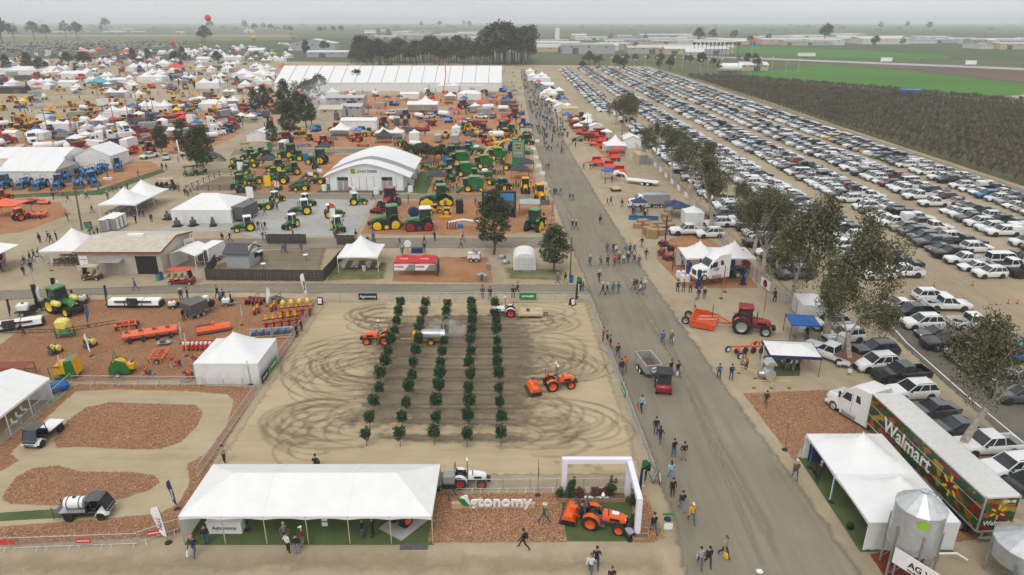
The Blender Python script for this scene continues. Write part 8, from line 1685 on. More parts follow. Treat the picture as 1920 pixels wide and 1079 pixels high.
TENTS=[(0,123,141,'gable',1,.35,'very large white gabled marquee at the airfield side'),(115,178,148,'gable',1,.5,'white gabled tent beside the large airfield marquee'),(53,107,164,'peak',3,.4,'white triple-peaked tent below the airfield marquee'),(110,157,164,'gable',1,.5,'low white gabled tent beside the triple-peaked tent'),(210,247,157,'gable',1,.6,'low white tent beside the teal roof'),(237,288,134,'peak',2,.6,'white twin-peaked tent behind the teal roof'),(290,328,127,'peak',1,.8,'white tent with tall peak among far stands'),(335,380,103,'peak',2,.6,'white twin-peaked tent near the yellow balloon'),(368,400,117,'gable',1,.7,'white gabled tent between dark far trees'),(413,460,114,'peak',3,.5,'white triple-peaked tent near the far flagpoles'),(415,450,128,'peak',2,.7,'white twin-peaked tent in front of the flagpoles'),(465,502,99,'gable',1,.6,'distant white gabled tent near the red arena roof'),(435,516,148,'peak',2,.5,'large white twin-peaked tent beside the exhibition marquee'),(473,493,155,'peak',1,.9,'small white peaked tent in front of the large twin-peaked one'),(257,320,155,'peak',2,.6,'white twin-peaked tent beside the tan tents'),(367,427,167,'peak',2,.6,'white twin-peaked tent near the orange tanks'),(417,446,180,'peak',2,.6,'small white twin tent with open front'),(447,476,166,'peak',1,.8,'white peaked tent beside the marquee corner'),(478,503,181,'peak',1,.9,'small white peaked tent by the dark pines'),(257,310,208,'peak',2,.6,'white twin-peaked tent beside the yellow loaders'),(373,430,207,'hip',1,.7,'white hip-roofed tent behind the yellow excavators'),(425,450,218,'peak',1,.9,'small white peaked tent by the yellow container'),(197,257,220,'peak',2,.5,'white twin tent with round red emblem'),(77,147,247,'peak',3,.45,'white triple-peaked tent behind the white lorries'),(48,100,263,'hip',1,.7,'white hip-roofed tent beside the white lorries'),(152,178,250,'peak',1,.8,'small white peaked tent behind the crane truck'),(178,201,252,'peak',1,.8,'second small white peaked tent behind the crane truck'),(315,360,257,'gable',1,.6,'white open-fronted tent beside the grey trailer'),(463,522,266,'gabley',1,1.0,'closed white gabled tent behind the lone pine'),(592,618,195,'peak',1,.9,'white peaked tent at the smoke by the pines'),(610,640,182,'peak',1,.8,'white peaked tent in front of the marquee wall'),(515,540,172,'peak',1,.9,'white peaked tent touching the marquee corner'),(700,730,164,'peak',1,.8,'white peaked tent before the marquee wall near the scaffold'),(763,777,168,'peak',1,.9,'tiny white peaked tent before the marquee wall'),(787,820,167,'hip',1,.6,'low white tent before the marquee wall'),(818,863,173,'peak',2,.6,'white twin-peaked tent behind the orange lift'),(863,908,172,'hip',1,.6,'white hip-roofed tent at the marquee end'),(750,788,186,'gable',1,.5,'white gabled tent near the orange tractors'),(764,824,211,'gable',1,.45,'white flat gabled tent with open front on the mulch'),(833,856,189,'peak',1,.8,'white peaked tent with dark open front'),(858,903,188,'hip',1,.6,'low white hip-roofed tent beside the blue machines'),(882,900,209,'peak',1,1,'small white canopy among silver machines'),(640,712,244,'gable',1,.35,'long closed white tent behind the dark emblem canopy'),(618,663,257,'peak',1,.9,'white peaked tent with dark front beside the blue booth'),(703,761,263,'peak',2,.6,'white twin-peaked tent over dark stand interiors'),(767,788,263,'peak',1,.9,'small white peaked tent beside the green trailer'),(847,864,252,'peak',1,.9,'small white peaked tent beside the white tanker'),(988,1026,152,'peak',2,.8,'white twin-peaked tent across the road from the marquee'),(1013,1038,167,'gable',1,.9,'white gabled tent across the road'),(1020,1058,180,'peak',2,.8,'white twin-peaked tent above the black stand front'),(1037,1067,211,'gabley',1,1,'closed white tent beside the tan tent'),(1052,1084,214,'gable',1,.6,'closed tan tent by the roadside trees'),(1093,1110,228,'peak',1,.9,'small white peaked tent among red machines'),(1103,1131,250,'gabley',1,1,'white gabled tent behind the red poster'),(8,45,262,'gable',1,.8,'white tent beside the white tank'),(985,1003,140,'peak',1,1,'tiny white peaked tent at the far end of the road')]
for t in TENTS:
 cl='tan_cloth' if 'tan tent' in t[6]and 'closed tan' in t[6]else 'vinyl'
 tent_px(t[0],t[1],t[2],t[3],t[4],t[5],t[6],cl,walls='new' if any(k in t[6]for k in('open','dark front','dark stand','black stand'))else 'nsew')
for(x0,x1,yb,c,t_)in((163,213,164,'teal','teal-roofed open tent among the far stands'),(248,264,163,'tan_cloth','tan tent beside the twin-peaked white tent'),(263,292,164,'tan_cloth','wide tan tent beside the smaller tan one'),(33,56,199,'deere_yellow','yellow canopy among the yellow machines'),(322,343,217,'deere_yellow','small yellow canopy on the open ground'),(175,200,97,'canvas_red','dark red canopy at the airfield edge'),(218,258,104,'canvas_red','long red canopy among distant stands'),(140,178,102,'pink','row of pink roofed stands at the airfield edge'),(365,377,219,'teal','small blue-green canopy near the red lorries'),(305,358,135,'canvas_red','red and white striped long canopy'),(505,523,106,'lime','lime green stand roof far behind the tents'),(57,75,256,'blue_fabric','light blue canopy beside the white lorries'),(700,742,270,'dark_fabric','dark canopy with red lettering before the twin-peaked tent'),(335,358,233,'dark_fabric','dark low canopy among the red machines'),(870,897,268,'dark_fabric','dark canopy among small green tractors')):
 tent_px(x0,x1,yb,'peak',1,.8,t_,c,walls='',single=True,name='coloured_canopy')
def bpx(x0,x1,yb,ratio,eave,rise,wall,roof,label,axis='x',win=4,name='building',single=False):
 w,xm,D=dim(x0,x1,yb,ratio);d=w*ratio;put(name,house(w,d,eave,rise,axis,wall,roof,True,win,int(x0)),label,'building',(xm,D+d/2,0),single=single);occupy(xm,D+d/2,max(w,d)*.5)
bpx(600,650,226,.8,4,1.2,'tan_metal','roof_tan','tan shed with open bays near the smoking grill','x',2);bpx(640,686,218,.9,3.6,.8,'siding','galv','grey metal shed with pale roof beside the long mulch bed','x',3);bpx(612,690,200,.5,3.6,.8,'concrete','galv','long low concrete shed with metal roof','x',5);bpx(0,60,176,.4,3,.4,'old_wood','shingle','dark flat-roofed pavilion at the edge of the stands','x',0);bpx(545,640,96,.5,9,5,'siding','trailer_white','large pale gabled hall behind the marquee','y',3);bpx(575,660,108,.4,5,1.5,'siding','trailer_white','pale low hall in front of the large gabled hall','x',4);bpx(1380,1440,133,.5,4,2,'tan_metal','trailer_white','white-roofed farm building beside the green field','x',4);bpx(1280,1320,110,.6,6,3,'tan_metal','trailer_white','pale arched barn beside the far palms','x',2)
rb=random.Random(5);WN=dict(trailer_white='white',tan_metal='tan',siding='grey',concrete='concrete',tan_cloth='yellowish',galv='metal',roof_tan='tan',mid_grey='dark')
for i in range(95):
 px=rb.uniform(700,1930);py=rb.uniform(70,103)if px>900 else rb.uniform(62,74)
 if 1345<px<1800 and 84<py<113:py=rb.uniform(72,86)
 if px>1560 and py>98:py=rb.uniform(74,96)
 w=rb.uniform(25,90);o=P(px,py);wl=rb.choice(['trailer_white','tan_metal','siding','concrete','tan_cloth']);rf=rb.choice(['trailer_white','galv','roof_tan','mid_grey'])
 put('warehouse',house(w,w*rb.uniform(.4,.8),rb.uniform(4,9),rb.uniform(.6,2.5),'x',wl,rf,True,3,i),f'far {WN[wl]} warehouse with {WN[rf]} roof in the town beyond the fields','warehouse',(o.x,o.y,0),single=True,group='warehouses of the far town')
for i in range(26):
 px=rb.uniform(-30,560);py=rb.uniform(52,63);o=P(px,py);w=rb.uniform(20,70);put('warehouse',house(w,w*.5,rb.uniform(4,7),1.5,'x',rb.choice(['trailer_white','siding','tan_metal']),rb.choice(['trailer_white','galv','mid_grey']),True,2,i),'far pale building beyond the airfield grass','building',(o.x,o.y,0),single=True,group='buildings beyond the airfield')
bl=[proto(('bl',i),lambda i=i:broadleaf(110+i,11+2*i,4.6+.5*i,'leaf_far',30,.5,26))for i in range(4)]
bl+=[proto(('bl',i),lambda i=i:broadleaf(110+i,11+2*i,5.0,('twig','leaf_olive')[i%2],24,.5,26))for i in(4,5)]
fp=[proto(('fp',i),lambda i=i:pine(140+i,10,3.4,'leaf_far',.22,55,.3))for i in range(2)]
def tree_at(px,py,H,t_,g=None,k=None,pool=bl,name='broad_tree'):
 o=P(px,py);k=rb.randrange(len(pool))if k is None else k;base=(11+2*k)if pool is bl else 10
 put(name,pool[k],t_,'tree',(o.x,o.y,0),rb.random()*6,H/base,g,single=py<130)
for i in range(84):
 px=665+335*(i+rb.random())/84
 H=rb.uniform(13,25)if not(915<px<990)else rb.uniform(24,38)
 tree_at(px,rb.uniform(112,124),H,'dark tree in the dense belt behind the exhibition marquee','trees behind the marquee')
for i in range(14):tree_at(rb.uniform(655,700),rb.uniform(112,124),rb.uniform(8,13),'low tree between the pale hall and the marquee','trees by the pale hall')
for i in range(40):tree_at(1090+rb.random()*330,rb.uniform(119,140)-(6 if i%3 else 0),rb.uniform(6,11),'round dark tree along the car park end','trees at the car park end')
for px,py,H in((670,168,11),(680,166,9),(555,186,10),(580,196,12),(600,178,11)):tree_at(px,py,H,'round dark tree standing among the stands near the marquee','round trees among the stands')
for i,(px,py,H,t_)in enumerate(((512,275,8.5,'pine in front of the closed white gabled tent'),(545,262,14,'tall pine beside two portable toilets'),(575,240,13,'tall pine behind the smoking grill'),(385,325,13,'bushy pine at the end of the bleachers'),(370,315,11,'leaning pine beside the bleachers'),(480,215,11,'pine at the edge of the hip-roofed tent'),(497,208,12,'pine in the pair by the crossing lane'),(535,200,13,'pine behind the small white tent'),(345,285,10,'pine beside the dark flat roofs'),(305,290,9,'pine at the open-fronted tent'),(560,225,12,'pine before the tan shed'),(530,225,12,'pine shading the crossing lane'),(585,235,9,'short pine beside the tan shed'))):
 o=P(px,py);put('pine_tree',pn[i%3],t_,'tree',(o.x,o.y,0),i*.9,H/12.0,occ=2)
for i,(px,py,H)in enumerate(((160,130,14),(55,138,14),(80,140,12),(15,140,13),(130,128,13),(345,118,13),(330,122,12),(280,118,12),(410,122,12),(250,118,12),(385,85,30),(575,106,16),(610,100,15))):tree_at(px,py,H,'dark tree among the far stands','dark trees among the far stands',pool=fp if i%2 else bl,k=i%2)
for i,(px,py,H)in enumerate(((5,82,45),(28,80,38),(65,76,38),(88,74,30),(125,74,40),(145,74,36),(200,60,50),(190,62,24),(460,60,44),(478,60,30),(495,60,34),(508,60,28),(535,64,26),(545,63,22),(395,58,40),(600,64,22),(610,64,26),(625,64,24),(640,65,26),(80,46,60),(75,46,50),(1310,82,26),(1335,80,24),(1375,80,22),(1405,86,16),(1440,80,16),(1545,82,34),(1650,60,40),(1700,58,40),(1740,60,36),(1640,88,16),(1690,92,18),(790,55,40),(825,53,40),(870,52,45),(880,52,40),(1145,85,20),(1210,82,18),(710,75,24),(728,75,24))):
 tree_at(px,py,H,'lone tall tree far out on the plain','lone trees on the plain')
fw=MB()
for i in range(170):
 px=rb.uniform(-60,1980);py=46+14*rb.random()**1.5;o=P(px,py);pr=bl[rb.randrange(4)]['parts'][1][1]
 k=len(fw.v);s=rb.uniform(.9,1.8);st=5;fs=pr.f[::st];
 for f in fs:
  b=len(fw.v);fw.v+=[(o.x+pr.v[j][0]*s*2.0,o.y+pr.v[j][1]*s,pr.v[j][2]*s-3)for j in f];fw.f.append((b,b+1,b+2,b+3));fw.m.append('leaf_far')
tag(link('far_woodland',fw.mesh('far_woodland')),'scattered woodland fading into haze along the horizon','woodland',kind='stuff')
bt=[proto(('bare',i),lambda i=i:bare_tree(60+i))for i in range(4)];orch=[]
x=117.5
while x<330:
 y=128
 while y<475:
  if(y<300+(245-x)*1.75 if x<245 else y<300-(x-245)*.3)and y>132+(x-117)*.0 and x<y*.80+8:orch.append((x+rb.uniform(-.25,.25),y+rb.uniform(-.25,.25)))
  y+=4.3
 x+=5.2
orch.sort(key=lambda p:p[0]**2+p[1]**2)
for i,(x,y)in enumerate(orch[:300]):put('orchard_tree',bt[i%4],'leafless brown orchard tree in the rows beside the car park','tree',(x,y,0),rb.random()*6,rb.uniform(.85,1.08),'bare orchard trees',single=True)
om=MB()
for x,y in orch[300:]:
 pr=bt[rb.randrange(4)];s=rb.uniform(.85,1.05);a=rb.random()*6;ca,sa=math.cos(a)*s,math.sin(a)*s
 for prt in pr['parts']:
  src=prt[1];st=1 if prt[0]=='trunk' else 1;k=len(om.v);om.v+=[(x+u*ca-v*sa,y+u*sa+v*ca,w_*s)for u,v,w_ in src.v];om.f+=[tuple(k+j for j in f)for f in src.f];om.m+=src.m
tag(link('orchard_mass',om.mesh('orchard_mass')),'remaining leafless orchard rows stretching towards the green field','orchard',kind='stuff')
put('farm_van',[('body',MB('blue',True).rbox((0,0,1.6),(7,2.4,2.4),.1),None),('cab',MB('navy',True).rbox((4.3,0,1.2),(1.8,2.2,1.6),.2),None),('wheels',MB('rubber').cyl((-2,-1.2,.5),(-2,1.2,.5),.5,n=8).cyl((4,-1.2,.5),(4,1.2,.5),.5,n=8),None)],'lone blue box truck on the farm road by the green field','truck',xy(1706,182),D_(160),1.3)
for px,py,L in((1511,108,16),(1660,118,9),(1818,124,8)):put('highway_lorry',box_trailer(L,3,2.6,'white',1,2),'white lorry driving along the distant highway','truck',xy(px,py),D_(-8),1.1,group='lorries on the highway',single=True)
for px,py,zz,c,r,t_ in((479,96,0,'yellow',3.2,'yellow round balloon floating above far stands'),(401,110,0,'canvas_red',3.0,'red balloon flying high above the far stands'),(326,100,0,'canvas_red',3.0,'red inflatable low over the distant tents')):
 o=P(px,py);D=o.y;ty={479:71,401:34,326:81}[px];yy=(539.5-ty)/FPX;z=CAM_H+(-_s+yy*_c)/(_c+yy*_s)*D
 put('balloon',[('envelope',MB(c,True).ball((0,0,z),r,14,9),None),('tether',MB('dark_grey').cyl((0,0,0),(0,0,z-r),.06,n=4),None)],t_,'balloon',o)
o=P(378,86);put('crane_boom',[('boom',MB('dark_steel').cyl((0,0,0),(6,0,31),.7,.3,n=5),None),('carrier',MB('yellow').b2(-3,3,-1.2,1.2,.5,2.5),None)],'dark slanting crane boom above the far stands','crane',o)
put('orange_lift',telescopic_lift('orange',17),'tall orange boom lift in front of the marquee','lift',xy(835,175),0,.95,occ=2);put('light_mast',light_mast(24,4),'tall floodlight mast beside the tree belt','mast',xy(954,122))
for i in range(16):o=P(1140+24*i+rb.uniform(-6,6),rb.uniform(128,142));put('lamp_post',light_mast(9,2),'lamp post along the end of the car park','lamp post',o,0,1.0,'lamp posts at the car park end',single=True)
for i in range(12):o=P(1300+7.5*i,108);put('palm_tree',[('trunk',MB('bark').cyl((0,0,0),(0,0,13+rb.uniform(-2,2)),.35,.25,n=5),None),('frond_head',leafcloud(np.random.default_rng(i),[((0,0,13.5),1.6,.7)],30,.8,'leaf_far'),None)],'bare tall palm in the row beside the pale barn','tree',o,0,1.0,'palms by the barn',single=True)
put('roadside_sign',[('pole',MB('steel').cyl((0,0,0),(0,0,16),.4,n=6),None),('board',MB('blue').b2(-3,3,-.3,.3,12,15).b2(-3,3,-.3,.3,15.02,17.5,mat='orange'),None)],'tall roadside pylon sign with blue and orange boards','sign',xy(1408,108));put('water_tower',[('tank',MB('white',True).cyl((0,0,0),(0,0,22),5,n=14),None)],'white cylindrical storage tower in the far town','tower',xy(1045,74));put('white_tank',tank_trailer('white',16,3),'long white storage tank beside the green field','tank',xy(1368,137),0,1.0,single=True)
# ---- machines crowding the stands
YL=[('excavator',excavator,'excavator'),('wheel_loader',wheel_loader,'loader'),('bulldozer',dozer,'dozer')]
zone_rng=random.Random(21)
IMPL={'red':[('red_harrow',lambda:disc_harrow(4.6,'bright_red'),'harrow','red disc harrow'),('red_tractor',lambda:tractor('red','silver',1.5,'black','red',loader=None),'tractor','red cab tractor'),('red_cart',lambda:hopper_cart('red'),'cart','red hopper cart'),('red_planter',lambda:row_frame(4,'red','dark_steel',6,'planter'),'implement','red row planter')],'yellow':[('yellow_'+n,(lambda f=f:f('yellow')),c,'yellow '+n.replace('_',' '))for n,f,c in YL]+[('yellow_skid_loader',lambda:skid_steer('yellow'),'loader','small yellow skid loader')],'green':[('green_tractor',lambda:tractor('green','deere_yellow',1.4,'black','green'),'tractor','green cab tractor'),('green_implement',lambda:row_frame(4,'green','dark_steel',6,'planter'),'implement','green row implement'),('green_loader',lambda:tractor('green','deere_yellow',1.2,loader='green'),'tractor','green loader tractor')],'blue':[('blue_implement',lambda:row_frame(4.4,'blue','dark_steel',6,'shank'),'implement','blue cultivator'),('blue_cab_tractor',lambda:tractor('blue','silver',1.4,'black','blue'),'tractor','blue cab tractor'),('blue_harrow',lambda:disc_harrow(4.4,'blue'),'harrow','blue disc harrow')],'orange':[('orange_tractor',lambda:tractor('orange','orange',1.3,'black','orange'),'tractor','orange cab tractor'),('orange_mower',lambda:flail_mower('orange',2.8),'mower','orange flail mower'),('orange_disc_tiller',lambda:row_frame(4,'orange','dark_steel',5,'disc'),'implement','orange disc frame')],'grey':[('steel_trailer',lambda:box_trailer(5.5,2.2,2.2,'silver',.5,2),'trailer','silver box trailer'),('white_tank_trailer',lambda:tank_trailer('white',4.6,.9),'tank','white tank trailer'),('steel_cultivator',lambda:row_frame(4,'silver','dark_steel',6,'shank'),'implement','grey cultivator frame'),('dark_trailer',lambda:box_trailer(5.5,2.3,2.2,'dark_grey',.5,2),'trailer','dark box trailer'),('white_container',lambda:box_trailer(6,2.5,2.4,'white',.3,2),'trailer','white box trailer')],'truck':[('white_lorry',lambda:semi('white_gloss',False),'truck','white day-cab lorry'),('white_sleeper_lorry',lambda:semi('white_gloss',True),'truck','white sleeper lorry'),('red_lorry',lambda:semi('red',False),'truck','red day-cab lorry')],'pickup':[('white_pickup',lambda:car('pickup','white'),'pickup','white pickup'),('red_pickup',lambda:car('pickup','red'),'pickup','red pickup'),('grey_suv',lambda:car('suv','grey'),'SUV','grey SUV')],'stand':[('stand_canopy',lambda:popup(3.2,3.2,'vinyl'),'canopy','small white pop-up canopy'),('stand_canopy',lambda:popup(3.2,3.2,'blue_fabric'),'canopy','small blue pop-up canopy'),('stand_canopy',lambda:popup(3.2,3.2,'canvas_red'),'canopy','small red pop-up canopy'),('stand_canopy',lambda:popup(3.2,3.2,'dark_fabric'),'canopy','small dark pop-up canopy'),('stand_tent',lambda:peak_tent(5,5,1,1,2.4,1.9,'new'),'tent','small white peaked stand tent'),('stand_tent',lambda:peak_tent(9,5,2,1,2.4,1.9,'new'),'tent','white twin-peaked stand tent')]}
def fill(poly,n,mix,place,single=True,smin=.85,smax=1.1,gap=1.0):
 w=[P(*q)for q in poly];xs=[p.x for p in w];ys=[p.y for p in w];made=tries=0
 while made<n and tries<n*40:
  tries+=1;px=zone_rng.uniform(min(q[0]for q in poly),max(q[0]for q in poly));py=zone_rng.uniform(min(q[1]for q in poly),max(q[1]for q in poly));o=P(px,py)
  if not in_poly(np.array([o.x]),np.array([o.y]),w)[0]:continue
  kind=zone_rng.choice(mix);nm,fn,cat,lab=zone_rng.choice(IMPL[kind]);r={'trailer':3.2,'truck':3.5,'tent':3.6,'canopy':1.8,'excavator':3.2,'harrow':2.6,'mower':1.5}.get(cat,2.2)*gap
  if not free(o.x,o.y,r):continue
  occupy(o.x,o.y,r);put(nm,proto(('im',lab),fn),f'{lab} {place}',cat,o,zone_rng.choice([0,90,180,270])*D_(1)+zone_rng.gauss(0,.15)if cat in('tent','canopy')else zone_rng.random()*6.28,zone_rng.uniform(smin,smax)if cat not in('tent','canopy')else zone_rng.uniform(.9,1.25),'things '+place,single=single);made+=1
fill([(0,232),(420,178),(430,200),(150,240),(0,260)],62,['yellow','yellow','yellow','orange','grey'],'on the construction machinery lot')
fill([(0,182),(300,160),(420,168),(420,180),(0,230)],42,['yellow','yellow','orange','stand','grey'],'behind the construction machinery lot')
fill([(60,300),(300,236),(440,232),(430,255),(330,300),(200,300)],42,['red','red','truck','grey','truck','pickup'],'in the lorry and red implement stands')
fill([(0,300),(0,268),(200,262),(180,295)],14,['truck','truck','grey'],'in the row of white lorries')
fill([(240,225),(560,185),(600,192),(480,230),(300,240)],26,['grey','red','yellow','orange','stand'],'between the pines and the hip-roofed tent')
fill([(560,245),(985,245),(995,280),(480,280)],40,['yellow','green','green','grey','red','blue','orange'],'on the mulch row behind the pavilion')
fill([(640,210),(970,200),(985,240),(640,242)],46,['grey','grey','pickup','blue','red','stand'],'on the mulch beds before the marquee')
fill([(640,178),(965,170),(972,198),(640,206)],44,['orange','red','blue','grey','stand','green'],'on the beds at the foot of the marquee')
fill([(860,243),(990,243),(1000,290),(840,290)],14,['green','green','blue','red'],'among the small tractors by the road')
fill([(440,296),(610,290),(600,358),(450,362)],16,['green'],'on the green dealer mulch',True,.75,.95,.8)
fill([(790,292),(1000,290),(1005,362),(800,364)],16,['green'],'around the green harvesters',True,.75,1,.8)
fill([(1020,190),(1060,220),(1130,290),(1095,262),(1050,215)],14,['red','red','orange','stand'],'along the far side of the road',True,.8,1,.9)
fill([(1060,222),(1100,225),(1180,300),(1150,310),(1090,255)],18,['red','red','grey','stand'],'in the red implement stand by the road',True,.7,.9,.7)
fill([(985,135),(1010,140),(1075,215),(1050,215),(1000,160)],22,['stand','stand','grey','yellow','blue'],'in the stands across the road from the marquee',True,.8,1,.8)
fill([(0,120),(330,96),(520,92),(540,130),(500,160),(0,178)],330,['stand']*7+['grey','blue','yellow','red','truck','pickup'],'in the crowded far stands',True,.9,1.3,.7)
fill([(240,92),(560,84),(545,112),(200,120)],110,['stand']*4+['pickup','grey'],'in the most distant stands',True,1.0,1.4,.7)
fill([(0,100),(240,95),(200,125),(0,128)],30,['stand','pickup','truck','grey'],'in the stands beside the airfield',True,1.0,1.4,.9)
fill([(20,240),(440,182),(540,190),(440,250),(300,270),(100,300)],140,['red','yellow','grey','grey','truck','blue','green','stand'],'in the packed middle stands',True,.6,.9,.6)
fill([(-10,366),(60,366),(115,380),(30,436),(-10,440)],6,['orange'],'in the orange stand at the show edge',False,.7,.9,.8)
fill([(440,150),(640,176),(600,200),(520,186),(430,178)],20,['stand','grey','red'],'in front of the marquee corner')
for i in range(70):
 px=zone_rng.uniform(0,560);py=zone_rng.uniform(95,300)if i%2 else zone_rng.uniform(100,170);o=P(px,py)
 if free(o.x,o.y,.6):put('stand_flag',proto(('sf',i%5),lambda i=i:feather_flag(4.2,['white','canvas_red','blue','black','white'][i%5],w=.8)),f'{["white", "red", "blue", "black", "white"][i % 5]} feather flag among the far stands','flag',o,zone_rng.random()*3,1.1,'feather flags among the far stands',single=True)
for i in range(24):o=P(zone_rng.uniform(30,900),zone_rng.uniform(105,260));put('utility_pole',proto('upole',lambda:pole(9,.14,'bark',True)),'timber utility pole rising among the far stands','pole',o,zone_rng.random()*3,1.0,'utility poles among the stands',single=True)
fc=MB();CL=['cloth_black','cloth_navy','cloth_grey','cloth_jeans','cloth_brown','cloth_white','cloth_maroon','cloth_blue']
for i in range(520):
 if i%3:px,py=zone_rng.uniform(0,980),100+160*zone_rng.random()
 else:py=zone_rng.uniform(135,260);px=zone_rng.uniform(972+(py-130)*.28,1003+(py-130)*.5)
 o=P(px,py);x,y=o.x,o.y;t=zone_rng.choice(CL);l=zone_rng.choice(CL[:4]);h=zone_rng.uniform(.94,1.06)
 for s_ in(-.1,.1):fc.cyl((x+s_*1.6,y,0),(x+s_,y,.88*h),.065,.1,n=4,mat=l);fc.cyl((x+s_*3,y,.85*h),(x+s_*2,y,1.42*h),.045,.06,n=4,mat=t)
 fc.cyl((x,y,.85*h),(x,y,1.48*h),.17,.2,n=6,mat=t);fc.ball((x,y,1.64*h),.12,6,4,mat=zone_rng.choice(['hair','skin','cloth_white','hair']))
tag(link('far_crowd',fc.mesh('far_crowd')),'distant crowd of visitors thronging the stands and the road','crowd',kind='stuff')
m=MATS['mist'].copy();m.name='smoke';MATS['smoke']=m;pv_=[n for n in m.node_tree.nodes if n.type=='PRINCIPLED_VOLUME'][0];pv_.inputs['Color'].default_value=(.75,.8,.88,1);mm_=pv_.inputs['Density'].links[0].from_node;mm_.inputs[1].default_value=.22;[n for n in m.node_tree.nodes if n.type=='TEX_NOISE'][0].inputs['Scale'].default_value=.12
q=MB('smoke',True);q.ball((0,0,0),9,12,7,.7);tag(link('grill_smoke',q.mesh('grill_smoke'),None,(P(600,205).x,P(600,205).y,7)),'bluish grill smoke drifting between the pines and sheds','smoke',kind='stuff')
